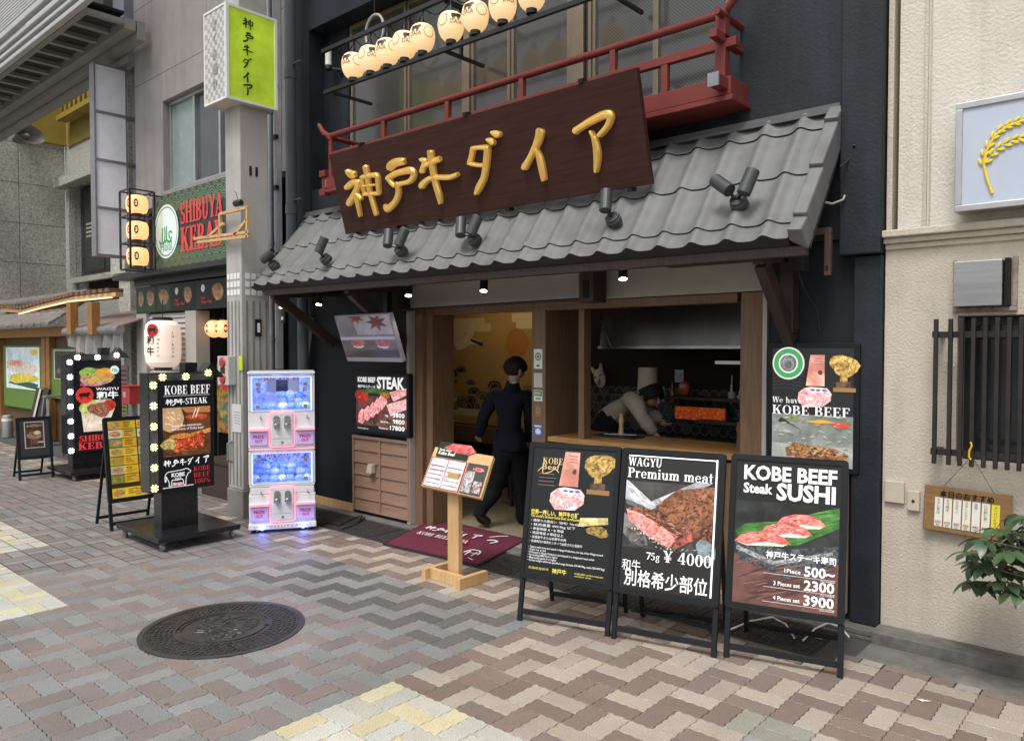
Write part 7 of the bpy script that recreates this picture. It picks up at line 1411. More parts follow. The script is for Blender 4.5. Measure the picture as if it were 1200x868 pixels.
# ================================================================== KEBAB HOUSE
def kebab_house():
    M_PAN = mat('grey_panel', (0.27, 0.25, 0.24), 0.6, var=.10, scale=1.5, bump=.1, bscale=30, dirt=.25, streak=.22)
    x0, x1 = -12.43, -8.14; t = thing('kebab_building', 'grey panelled house holding the kebab shop below an aluminium window', 'building', ((x0 + x1) / 2, YF, 0))
    wx0, wx1, wz0, wz1 = on(191, 160, y=5.11).x, -9.2, 4.12, 5.43
    joints = [x0, -11.35, -10.1, -8.9, x1]; zj = [3.92, 5.85, 7.0, 8.3]
    b = W(t)
    for a, c in zip(joints, joints[1:]):
        for za, zb in zip(zj, zj[1:]): 
            if za < 5: 
                for (xa, xb, z0_, z1_) in ((a, min(c, wx0), za, zb), (max(a, wx1), c, za, zb), (max(a, wx0), min(c, wx1), wz1, zb), (max(a, wx0), min(c, wx1), za, wz0)):
                    if xb - xa > .02 and z1_ - z0_ > .02: b.box(xa + .003, xb - .003, 5.11, 5.3, z0_ + .003, z1_ - .003)
            else: b.box(a + .003, c - .003, 5.11, 5.3, za + .003, zb - .003)
    b.build('panel_wall', M_PAN, t, bevel=.003)
    b = W(t); b.box(x0 + .004, x1, 5.31, 8.0, 3.9, 8.29); b.box(x0, -10.5, 5.30, 8, 0, 3.9); b.box(-10.49, x1, 7.2, 8, 0, 3.9); b.box(-8.3, -8.15, 5.2, 7.19, 0, 3.9); b.build('core', M_DARK, t)
    b = W(t); 
    for xa in (wx0, (wx0 * 2 + wx1) / 3, (wx0 + 2 * wx1) / 3 - .02, wx1 - .05): b.box(xa, xa + .05, 5.20, 5.27, wz0 + .05, wz1 - .05)
    b.box(wx0, wx1, 5.19, 5.28, wz0, wz0 + .05); b.box(wx0, wx1, 5.19, 5.28, wz1 - .05, wz1); wo = b.build('window', mat('aluminium', (0.45, 0.45, 0.45), .4, metal=.8), t, bevel=.003)
    b = W(t); b.box(wx0 + .051, (wx0 * 2 + wx1) / 3 - .001, 5.23, 5.24, wz0 + .05, wz1 - .05); b.build('pane', mat('frosted_pane', (0.20, 0.26, 0.255), .25, var=.1), wo); b = W(t); b.box((wx0 * 2 + wx1) / 3 + .051, wx1 - .05, 5.245, 5.255, wz0 + .05, wz1 - .05); b.build('pane', mat('slate_pane', (0.055, 0.062, 0.066), .15), wo)
    # black ledge, photo strip, shutter pier, doorway
    b = W(t); b.box(x0 - .3, x1, 4.85, 5.12, 2.86, 2.93); b.box(x0, x1, 5.06, 5.12, 2.76, 2.855); b.build('ledge', M_BLACK, t)
    sh = Sheet(x0 - t.location.x, 2.34, 2.95, .40, y=-.012); sh.rect(0, 0, 1, 1, (0.018, 0.02, 0.02))
    for i, (xa, xb) in enumerate(((.01, .10), (.11, .23), (.25, .40), (.45, .66), (.72, .98))):
        sh.rect(xa, .05, xb, .95, (0.03, 0.06, 0.035) if i < 3 else (0.012, 0.012, 0.012)); sh.blob((xa + xb) / 2 + (.03 if i > 2 else 0), .56, (xb - xa) * (.36 if i < 3 else .2), .28, (0.30, 0.12, 0.07), (0.42, 0.28, 0.18), 30); sh.blob((xa + xb) / 2 + (.03 if i > 2 else 0), .72, (xb - xa) * .14, .12, (0.10, 0.2, 0.05), (0.4, 0.12, 0.05), 30)
        if i > 2: sh.disc(xa + .02, .72, .018, (.6, .6, .55)); sh.text('Halal', xa + .002, .34, .11, (.35, .05, .06), bold=.02); sh.text('Wagyu Beef', xa + .002, .2, .11, (.35, .05, .06), bold=.02)
    sh.build(t, M_PRINT, an='photo_strip')
    b = W(t); b.box(x0, x0 + .35, 5.09, 5.29, 0, 2.33); b.box(-10.78, -10.46, 5.09, 5.29, 0, 2.33); b.build('pier', M_GREYM, t, split=True)
    b = W(t); 
    for q in range(30): b.hexa([(x0 + .36, 5.13, .02 + q * .077), (-10.79, 5.13, .02 + q * .077), (-10.79, 5.2, .02 + q * .077), (x0 + .36, 5.2, .02 + q * .077), (x0 + .36, 5.155, .09 + q * .077), (-10.79, 5.155, .09 + q * .077), (-10.79, 5.2, .09 + q * .077), (x0 + .36, 5.2, .09 + q * .077)])
    b.build('shutter', mat('shutter_grey', (0.42, 0.41, 0.40), .5), t)
    # sign
    X0, X1, z0, z1 = on(179, 270, y=5.02).x, on(303, 250, y=5.02).x, 2.955, 4.02; ts = thing('kebab_sign', 'dark fascia sign with big red lettering and a pale green disc', 'shop sign', (X0, 5.02, z0)); Wd, Hh = X1 - X0, z1 - z0
    b = MB(); b.box(0, Wd, .002, .08, 0, Hh); b.build('panel', M_BLACK, ts)
    sh = Sheet(0, 0, Wd, Hh); sh.rect(0, 0, 1, 1, (0.022, 0.026, 0.030)); LN = (0.15, 0.22, 0.11)
    for base, rows in ((0.0, (2, 1, 0)), (.74, (2, 1, 0))):
        for r in rows:
            for c in range(15):
                cx = (c + .5 * (r % 2)) / 14.0; cz = base + r * .085
                sh.n = 2 + (2 - r) * 7; sh.art.ink((0.020, 0.040, 0.032)); k = Wd / Hh
                rr = .040; pts = [(min(1, max(0, cx + rr * math.cos(R(a)))), min(1, cz + rr * k * math.sin(R(a)))) for a in range(0, 181, 15)]; sh.poly(pts, (0.020, 0.040, 0.032))
                for d in (0, .011, .022):
                    n0 = sh.n; 
                    if cx - .04 > 0 and cx + .04 < 1 and cz + (rr - d) * k < 1.0: sh.ring(cx, cz, rr - d, .0035, LN, 0, 180, 12)
    sh.n = 24; g = (0.60, 0.72, 0.70); cx, cz = .155, .50; sh.disc(cx, cz, .130, g); sh.n = 25; sh.ring(cx, cz, .120, .006, (0.02, 0.20, 0.08))
    GA = (0.02, 0.24, 0.06)
    for st in ([(.215, .150, .010), (.205, .128, .014), (.180, .128, .012), (.160, .14, .010)], [(.225, .165, .008), (.20, .175, .010), (.185, .16, .01), (.20, .14, .01)], [(.160, .205, .012), (.163, .165, .012), (.158, .135, .012), (.140, .128, .012)], [(.140, .20, .010), (.145, .165, .012), (.135, .13, .012), (.115, .12, .012)], [(.118, .20, .011), (.116, .16, .012), (.112, .13, .010), (.092, .125, .010), (.085, .14, .008)]): sh.n = 28; sh.stroke([(x - .002, z, wd) for x, z, wd in st], GA)
    sh.text('Halal', .155, .24, .13, (.10, .2, .14), 'c')
    RD = (0.52, 0.045, 0.045); sh.serif('SHIBUYA', .31, .555, .27, RD, fit=.40, fat=.03); sh.serif('KEBAB', .31, .19, .31, RD, fit=.40, fat=.03)
    sh.build(ts, printmat('print_sign', 0.12, .35), an='artwork')
    # big white lantern and the small ones
    MP = bpy.data.materials.new('big_lantern_paper'); MP.use_nodes = True; pb = MP.node_tree.nodes['Principled BSDF']; pb.inputs['Base Color'].default_value = (0.72, 0.66, 0.60, 1); pb.inputs['Emission Color'].default_value = (1, .72, .55, 1); pb.inputs['Emission Strength'].default_value = .30; pb.inputs['Roughness'].default_value = .6
    c = on(191, 403, y=4.85); t2 = thing('paper_lantern', 'large white paper lantern reading WAGYU with red disc, in front of the kebab shop shutter', 'lantern', c)
    prof = [(.14, -.33), (.19, -.31), (.225, -.26), (.24, -.15), (.243, 0), (.24, .15), (.225, .26), (.19, .31), (.14, .33)]; rp = []
    for i in range(60): f = i / 59 * 7.999; k = int(f); q = f - k; rp.append((prof[k][0] * (1 - q) + prof[k + 1][0] * q + (.0015 if i % 2 else -.0015), prof[k][1] * (1 - q) + prof[k + 1][1] * q))
    b = MB(); b.lathe(rp, n=36); b.build('paper_shade', MP, t2, smooth=True); b = MB(); b.lathe([(.13, .33), (.135, .335), (.135, .375), (.1, .38)], n=24); b.lathe([(.1, -.375), (.12, -.37), (.12, -.331)], n=24); b.tube([(0, 0, .38), (0, 0, .62)], .006, 5); b.build('cap', M_BLACK, t2)
    d = MB(); rad = .2485; A0 = R(38)
    def wrapV(P, col, z0_, an, sz, cxm):
        V, F = P; d.ink(col); vv = [d.v((rad * math.sin(an + (a - cxm) * sz / rad), -rad * math.cos(an + (a - cxm) * sz / rad), z0_ + bb * sz)) for a, bb in V]; [d.f([vv[i] for i in f]) for f in F]
    ring_ = [(0.5 + .5 * math.cos(2 * math.pi * k / 24), .5 + .5 * math.sin(2 * math.pi * k / 24)) for k in range(24)]
    for k in range(10): # red disc in strips
        xa, xb = -.09 + .018 * k, -.09 + .018 * (k + 1); ya, yb = math.sqrt(max(0, .09 ** 2 - xa * xa)), math.sqrt(max(0, .09 ** 2 - xb * xb)); d.ink((.50, .03, .03)); d.face([(rad * math.sin(A0 - .1 + q / rad), -rad * math.cos(A0 - .1 + q / rad), .19 + w_) for q, w_ in ((xa, -ya), (xb, -yb), (xb, yb), (xa, ya))])
    rad = .2505
    for k in range(8): d.ink((.02, .015, .015)); xa = -.055 + k * .0135; d.face([(rad * math.sin(A0 - .1 + q / rad), -rad * math.cos(A0 - .1 + q / rad), .19 + w_) for q, w_ in ((xa, -.01), (xa + .0136, -.01), (xa + .0136, .03), (xa, .03))])
    for q0 in (-.05, -.03, .025, .042): d.face([(rad * math.sin(A0 - .1 + q / rad), -rad * math.cos(A0 - .1 + q / rad), .19 + w_) for q, w_ in ((q0, -.045), (q0 + .01, -.045), (q0 + .01, -.009), (q0, -.009))])
    for i, chh in enumerate('和牛'): wrapV(glyphs(chh, .02), (.02, .015, .015), .0 - i * .15, A0 - .22, .13, .5)
    for i, chh in enumerate('WAGYU'): wrapV(glyphs(chh, .01), (.03, .02, .02), .045 - i * .055, A0 + .22, .045, .35)
    for i, chh in enumerate('SHIBUYA'): wrapV(glyphs(chh, .01), (.03, .02, .02), .14 - i * .055, A0 + 1.02, .05, .35)
    d.build('printed_lettering', M_PRINT, t2, recalc=False)
    MPo = mat('orange_paper', (0.75, 0.50, 0.28), .6, emit=(1, .48, .18), estr=.75, var=.05)
    for i, (u, lab) in enumerate(((251, 'small round glowing lantern with red marks hanging in the kebab doorway, left one'), (262, 'small round glowing lantern with red marks hanging in the kebab doorway, right one'))):
        c = on(u, 385, y=5.26); t3 = thing('paper_lantern', lab, 'lantern', c); b = MB(); b.sphere((0, 0, 0), .125, .125, .125, 24, 16); b.build('paper_shade', MPo, t3, smooth=True); b = MB(); b.tube([(0, 0, .12), (0, 0, .30)], .004, 5); b.lathe([(.05, .115), (.05, .14)], n=14); b.build('hanger', M_BLACK, t3)
        b = MB(); b.ink((.45, .03, .03)); 
        for a0 in (10, 75, -55, 140, 205): T = Matrix.Rotation(R(a0), 4, 'Z'); b.lathe([(.045, 0), (.045, .004), (.02, .004), (.02, .005)], T=T @ Matrix.Translation((0, -.118, 0)) @ Matrix.Rotation(R(90), 4, 'X') @ Matrix.Diagonal((.55, 1.3, 1, 1)), n=14, cap=False)
        b.build('red_mark', M_PRINT, t3)
    # three lanterns in a cage
    y = 4.75; a = on(152, 237, y=y); t4 = thing('lantern_cage', 'black open steel cage holding three lanterns above the kebab shop', 'lantern cage', (-11.35, 4.85, 2.9)); za, zb = 2.93, 4.05; q = .17; cx, cy = -11.45, 4.72
    b = W(t4)
    for sx in (-1, 1):
        for sy in (-1, 1): b.box(cx + sx * q - .012, cx + sx * q + .012, cy + sy * q - .012, cy + sy * q + .012, za, zb)
    for z in (za, za + .37, za + .75, zb):
        for s_ in (-1, 1): b.box(cx - q + .0125, cx + q - .0125, cy + s_ * q - .010, cy + s_ * q + .010, z - .01, z + .01); b.box(cx + s_ * q - .010, cx + s_ * q + .010, cy - q + .0125, cy + q - .0125, z - .0095, z + .0095)
    b.box(cx - .01, cx + .01, cy + q, 5.11, zb - .03, zb - .01); b.box(cx - .01, cx + .01, cy + q, 5.11, za + .01, za + .03); b.build('cage', M_BLACK, t4)
    for i, wd in enumerate(('bottom', 'middle', 'top')):
        t5 = thing('paper_lantern', wd + ' glowing lantern with red marks in the black steel cage', 'lantern', (cx, cy, za + .19 + .375 * i)); pr = [(.07, -.13), (.125, -.115), (.145, -.06), (.148, 0), (.145, .06), (.125, .115), (.07, .13)]; b = MB(); b.lathe(pr, n=28); b.build('paper_shade', MPo, t5, smooth=True); b = MB(); b.lathe([(.07, -.15), (.07, -.131)], n=18); b.lathe([(.07, .131), (.07, .15)], n=18); b.build('cap', M_BLACK, t5)
        b = MB()
        for an, col in ((18, (.45, .03, .03)), (62, (.03, .02, .02)), (-40, (.45, .03, .03))):
            b.ink(col); b.lathe([(.05, 0), (.05, .004), (.028, .004), (.028, .005)], T=Matrix.Rotation(R(an), 4, 'Z') @ Matrix.Translation((0, -.143, 0)) @ Matrix.Rotation(R(90), 4, 'X') @ Matrix.Diagonal((.6, 1.2, 1, 1)), n=16, cap=False); b.lathe([(.016, 0), (.016, .004), (.001, .004)], T=Matrix.Rotation(R(an), 4, 'Z') @ Matrix.Translation((0, -.143, 0)) @ Matrix.Rotation(R(90), 4, 'X'), n=10)
        b.build('red_mark', M_PRINT, t5)
    # banner inside the doorway, low box
    p = on(262, 520, y=5.9); tb = thing('banner', 'patterned gold and red banner standing in the kebab doorway', 'banner', (on(255, 500, y=5.32).x, 5.32, .62)); sh = Sheet(0, 0, .42, .95); sh.rect(0, 0, 1, 1, (.30, .20, .05), (.12, .05, .02), 14); sh.disc(.5, .75, .28, (.42, .03, .02)); sh.blob(.5, .3, .35, .15, (.05, .12, .10), (.35, .25, .06), 10); sh.build(tb, M_PRINT, an='cloth'); b = MB(); b.tube([(-.02, .02, -.61), (-.02, .02, 1.0)], .012, 8); b.tube([(-.02, .02, .97), (.44, .02, .97)], .01, 8); b.build('pole', M_BLACK, tb)
    tb = thing('planter_box', 'low brown wooden box beside the kebab doorway behind the light sign', 'box', (-8.7, 4.7, 0)); b = MB(); b.box(-.45, .45, -.2, .2, 0, .42); b.build('box', M_TRIM, tb, bevel=.005); b = MB(); b.box(-.47, .47, -.22, .22, .421, .45); b.build('lid', M_TRIM, tb)
kebab_house()

# ================================================================== LIGHT SIGNS AND BOARDS ON THE STREET
def hash_led(b, x, z, r, y): 
    for q in (-.40, .40):
        b.box(x - r, x + r, y, y + .006, z + q * r - r * .13, z + q * r + r * .13); b.box(x + q * r - r * .13, x + q * r + r * .13, y - .001, y + .005, z - r, z + r)
def light_sign(label, loc, Wd, z0, z1, D, design, ledcol, nled, lay, wheel=True, arrow=True, ped=(.18, .74), baseW=.16):
    t = thing('light_sign', label, 'light sign', loc, R(90)); bord = Wd * .125; ML = mat('sign_black', (0.011, 0.012, 0.014), .28, var=.1)
    b = MB(); b.box(0, Wd, .004, D, z0, z1); b.build('body', ML, t, bevel=.006)
    b = MB(); b.box(.008, bord, -.003, .0035, z0 + .01, z1 - .01); b.box(bord + .001, Wd - .008, -.003, .0035, z1 - bord * .95, z1 - .01)
    b.build('mirror_border', mat('mirror_tint', (0.16, 0.165, 0.17), .25, metal=.6, var=.5, scale=9), t)
    MLED = mat('led_' + str(int(ledcol[2] * 100)), ledcol, .5, emit=ledcol, estr=4.0); b = MB()
    b.bm.free(); n = nled
    for x, z in [(bord * .5, z0 + .05 + (z1 - z0 - .16) * i / (n - 1)) for i in range(n)] + [(bord * 1.6 + (Wd - bord * 1.5) * i / 2.3, z1 - bord * .5 + (.03 if i == 2 else 0)) for i in range(3)]: b = MB(); hash_led(b, x, z, bord * .40, -.012); b.build('lamp', MLED, t)
    if arrow: b = MB(); b.prism([(Wd - .08, z1 + .001), (Wd - .02, z1 + .09), (Wd + .12, z1 - .055), (Wd + .002, z1 - .055), (Wd + .002, z1 + .001)], D * .8, T=Matrix.Translation((0, .01, 0))); b.box(Wd - .25, Wd - .13, .06, D - .02, z1 + .001, z1 + .09); b.build('arrow_tip', ML, t, bevel=.003)
    sh = Sheet(bord + .012, z0 + .02, Wd - bord - .03, z1 - z0 - bord - .03, y=.004); design(sh); sh.build(t, M_LED, an='screen')
    b = MB(); b.box(Wd * ped[0], Wd * ped[1], .02, D - .02, .13, z0 - .001); b.build('pedestal', ML, t)
    b = MB(); b.box(-.06, Wd + .10, -.30, D + .42, .085, .13); b.build('base_plate', ML, t, bevel=.006)
    for x in (.0, Wd + .04):
        for y in (-.24, D + .36):
            k = MB(); k.lathe([(.03, -.014), (.034, -.01), (.034, .01), (.03, .014)], T=Matrix.Translation((x, y, .035)) @ Matrix.Rotation(R(70), 4, 'Y'), n=18); k.box(x - .02, x + .02, y - .025, y + .025, .071, .084); k.build('castor', M_GALV, t)
    return t
def kobe_screen(sh):
    sh.rect(0, 0, 1, 1, (0.006, 0.006, 0.009)); sh.serif('KOBE BEEF', .53, .885, .082, (.78, .78, .78), 'c', fit=.86); sh.rect(.08, .868, .96, .872, (.5, .5, .5))
    for i, k in enumerate(('kami', 'to', 'ushi')): sh.brush(k, .12 + i * .115, .785, .062, (.78, .78, .78))
    sh.serif('STEAK', .90, .79, .055, (.78, .78, .78), 'r', fit=.42)
    sh.rect(.07, .30, .96, .76, (0.11, 0.045, 0.02), (0.04, 0.016, 0.008), 4); sh.poly([(.07, .56), (.07, .76), (.40, .76), (.46, .66), (.42, .58), (.2, .53)], (0.58, 0.40, 0.22), (0.40, 0.24, 0.12), 3)
    sh.poly([(.40, .76), (.96, .76), (.96, .70), (.5, .71)], (0.35, 0.15, 0.05)); sh.blob(.70, .665, .2, .03, (0.52, 0.08, 0.03), (0.28, 0.03, 0.01), 40); sh.stroke([(.68, 1.28, .015), (.72, 1.40, .02), (.75, 1.46, .015)], (.7, .6, .5)); sh.stroke([(.62, 1.28, .012), (.66, 1.39, .015), (.69, 1.45, .012)], (.7, .6, .5))
    sh.poly([(.5, .50), (.96, .55), (.96, .51), (.6, .46)], (0.48, 0.22, 0.06)); sh.blob(.20, .42, .15, .06, (0.42, 0.33, 0.12), (0.16, 0.13, 0.04), 40, jit=.3)
    for i in range(5): x = .33 + i * .11; z = .40 + .012 * i; sh.poly([(x - .06, z - .06), (x + .02, z - .07), (x + .07, z + .05), (x + .02, z + .08), (x - .04, z + .06)], (0.50, 0.06, 0.025), (0.20, 0.02, 0.01), 45)
    sh.speckle([(.25, .33), (.86, .36), (.86, .48), (.30, .46)], 90, [(.70, .30, .10), (.14, .02, .01), (.6, .12, .04)], .06, .014, .9, .6, 2); sh.speckle([(.08, .56), (.08, .75), (.38, .75), (.44, .66), (.40, .6)], 40, [(.66, .50, .32), (.42, .26, .13)], .12, .02, -.5, .3, 3); sh.speckle([(.08, .31), (.95, .31), (.95, .36), (.1, .37)], 40, [(.22, .1, .04), (.05, .02, .01)], .12, .012, .1, .2, 4); sh.speckle([(.06, .38), (.32, .38), (.32, .47), (.1, .47)], 40, [(.6, .5, .2), (.2, .18, .05), (.5, .4, .12)], .05, .012, .3, 1.4, 6)
    sh.blob(.42, .49, .22, .025, (0.55, 0.24, 0.05), (0.3, 0.08, 0.02), 40); sh.text('Enjoy the sweetness', .5, .58, .024, (.8, .75, .7), 'c', fit=.56); sh.text('and aroma of Kobe beef', .52, .548, .024, (.8, .75, .7), 'c', fit=.60)
    for i, k in enumerate(('kami', 'to', 'ushi', 'da', 'i', 'a')): sh.brush(k, .07 + i * .148, .215, .065 if k != 'i' else .06, (.8, .8, .8), sx=.95)
    sh.cow(.33, .105, .48, (.75, .75, .75), line=.012); sh.rect(.05, .015, .62, .022, (.6, .6, .6)); sh.text('KOBE', .33, .115, .035, (.7, .7, .7), 'c', bold=.03); sh.text('BEEF', .33, .085, .022, (.7, .7, .7), 'c'); sh.poly([(.22, .03), (.24, .06), (.42, .055), (.45, .03)], (.5, .22, .22), (.7, .5, .48), 60)
    for i, q in enumerate(('KOBE', 'BEEF', '100%')): sh.serif(q, .62, .145 - i * .06, .045, (.38, .03, .03), fit=.32)
light_sign('black light sign with yellow hash shaped lamps along its edge and a grilled beef picture', (-7.05, 2.985, 0), .615, .478, 1.575, .20, kobe_screen, (1.0, .86, .22), 6, None)
def kebab_screen(sh):
    sh.rect(0, 0, 1, 1, (0.008, 0.008, 0.011)); sh.blob(.48, .83, .40, .115, (.02, .02, .02)); sh.blob(.48, .82, .36, .10, (.34, .19, .11), (.46, .30, .2), 24); sh.blob(.30, .88, .2, .05, (.12, .28, .05), (.3, .4, .1), 30); sh.blob(.66, .87, .2, .055, (.60, .22, .02), (.5, .3, .05), 26)
    for q in range(6): sh.stroke([(.2 + q * .05, 1.50 + q * .02, .016), (.42 + q * .04, 1.72 + q * .01, .02)], (.62, .36, .05))
    sh.speckle([(.15, .74), (.82, .74), (.84, .88), (.15, .9)], 90, [(.5, .36, .25), (.2, .1, .05), (.6, .3, .06), (.16, .3, .06)], .09, .016, .4, 1.2, 5)
    sh.disc(.87, .90, .10, (.55, .66, .62)); sh.text('75g', .87, .885, .03, (.03, .2, .15), 'c', bold=.02); sh.disc(.21, .625, .19, (.52, .035, .03)); sh.n = 26; sh.cow(.21, .62, .26, (.02, .012, .012)); sh.text('WAGYU', .70, .675, .03, WHT, 'c', bold=.01, fit=.50); sh.text('和牛', .70, .585, .075, WHT, 'c', cjk=True, bold=.03, fit=.48); sh.text('Rice Bowl', .3, .73, .03, (.6, .1, .3), 'c', bold=.02)
    sh.n = 10; sh.poly([(.18, .22), (.12, .50), (.30, .57), (.78, .57), (.86, .46), (.66, .22)], (.62, .54, .44), (.52, .42, .32), 8); sh.blob(.32, .49, .2, .09, (.28, .38, .08), (.5, .55, .2), 20, jit=.25); sh.blob(.74, .50, .14, .07, (.52, .05, .03), (.35, .03, .02), 14); sh.blob(.52, .46, .22, .085, (.16, .05, .035), (.30, .12, .08), 34, jit=.3); sh.speckle([(.30, .40), (.74, .40), (.76, .53), (.32, .53)], 80, [(.4, .18, .12), (.08, .025, .02), (.25, .09, .06)], .08, .018, .5, 1.2, 8); sh.speckle([(.2, .23), (.66, .23), (.75, .4), (.2, .42)], 30, [(.70, .64, .55), (.45, .36, .27)], .15, .012, 1.2, .2, 9); sh.text('Kebab Wrap', .66, .30, .03, (.7, .62, .6), 'c', bold=.02)
    sh.serif('SHIBUYA', .08, .115, .062, (.55, .04, .04), fit=.86, fat=.025); sh.serif('KEBAB', .06, .025, .075, (.55, .04, .04), fit=.88, fat=.025)
fx_ = on(78, 470, x=-11.55).y; fz0 = on(76, 533, x=-11.55).z; fz1 = on(80, 415, x=-11.55).z; fw2 = on(143, 470, x=-11.55).y - fx_
light_sign('black light sign with white hash shaped lamps along its edge and a kebab wrap picture', (-11.55, fx_, 0), fw2, fz0, fz1, .22, kebab_screen, (.86, .92, 1.0), 7, None, ped=(.1, .95))
def yellow_menu(sh):
    sh.rect(0, 0, 1, 1, (0.05, 0.035, 0.01))
    rnd = random.Random(9)
    for r in range(8):
        z1 = 1 - r * .117 if r < 7 else .13; h = .108
        if r == 7: h = .125
        for c in range(2 if r < 7 else 1):
            x0 = .0 + c * .52; x1 = x0 + (.50 if r < 7 else 1.0); sh.rect(x0, z1 - h, x1, z1, (0.62, 0.40, 0.02) if r % 2 else (0.58, 0.32, 0.03), (0.66, 0.48, 0.05), 3)
            if r not in (0, 7): sh.rect(x0, z1 - h, x0 + (x1 - x0) * .48, z1, (.5, .48, .42) if r % 2 else (.12, .22, .05))
            sh.blob(x0 + .12, z1 - h / 2, .10, h * .36, (.34, .14, .06), (.5, .3, .16), 40, seed=r + c * 9); sh.blob(x0 + .10, z1 - h * .42, .05, h * .2, (.5, .08, .04) if r % 3 else (.15, .3, .05), (.5, .4, .1), 40, seed=r)
            for q in range(3): sh.rect(x0 + .28, z1 - .03 - q * .025, x0 + .28 + rnd.uniform(.08, .18), z1 - .018 - q * .025, (.25, .05, .02) if q else (.05, .03, .02))
    for q in range(6): sh.rect(.42 + .3 * (q % 2), .03 + .03 * (q // 2), .66 + .3 * (q % 2), .04 + .03 * (q // 2), (.2, .05, .02))
aboard('black sandwich board with a yellow picture menu of wraps', (-7.94, 2.98, 0), (-7.94, 3.58, 0), yellow_menu, tilt=8, zb=.27, zt=1.12)
def small_menu(sh):
    sh.rect(0, 0, 1, 1, (.035, .036, .037)); sh.rect(.16, .22, .84, .95, (.55, .53, .5)); sh.rect(.19, .24, .81, .93, (.07, .03, .02), (.11, .055, .04), 10); sh.text('ルーピアカレー', .5, .80, .07, (.62, .56, .42), 'c', cjk=True, bold=.02, fit=.5); sh.blob(.5, .58, .27, .11, (.40, .22, .15), (.2, .08, .05), 30); sh.blob(.6, .64, .12, .05, (.6, .55, .45)); [sh.text('ルーピアカレー', .5, .42 - q * .05, .03, (.5, .45, .38), 'c', cjk=True, fit=.3) for q in range(3)]; sh.rect(.6, .36, .8, .39, (.6, .6, .55))
aboard('small grey sandwich board with one brown food poster', (-11.90, 3.30, 0), (-11.88, 3.72, 0), small_menu, tilt=9, zb=.28, zt=.86, m=M_PRINT)
def red_box():
    p, q = on(147, 452, y=4.9), on(165, 472, y=4.9); t = thing('post_box', 'small red metal box on a post behind the yellow menu board', 'post box', ((p.x + q.x) / 2, 4.9, 0)); hw = .17; zt, zb = p.z, q.z - .02
    MRD = mat('red_enamel', (.42, .03, .035), .4, dirt=.2); b = MB(); b.box(-hw, hw, -.12, .12, zb, zt); b.box(-hw - .015, hw + .015, -.135, .135, zt + .001, zt + .02); b.build('box', MRD, t, bevel=.006); b = MB(); b.box(-.06, .04, -.123, -.121, zb + .10, zb + .18); b.build('slot_plate', M_GREYM, t); b = MB(); b.tube([(0, 0, 0), (0, 0, zb)], .03, 12); b.build('post', M_GALV, t)
red_box()
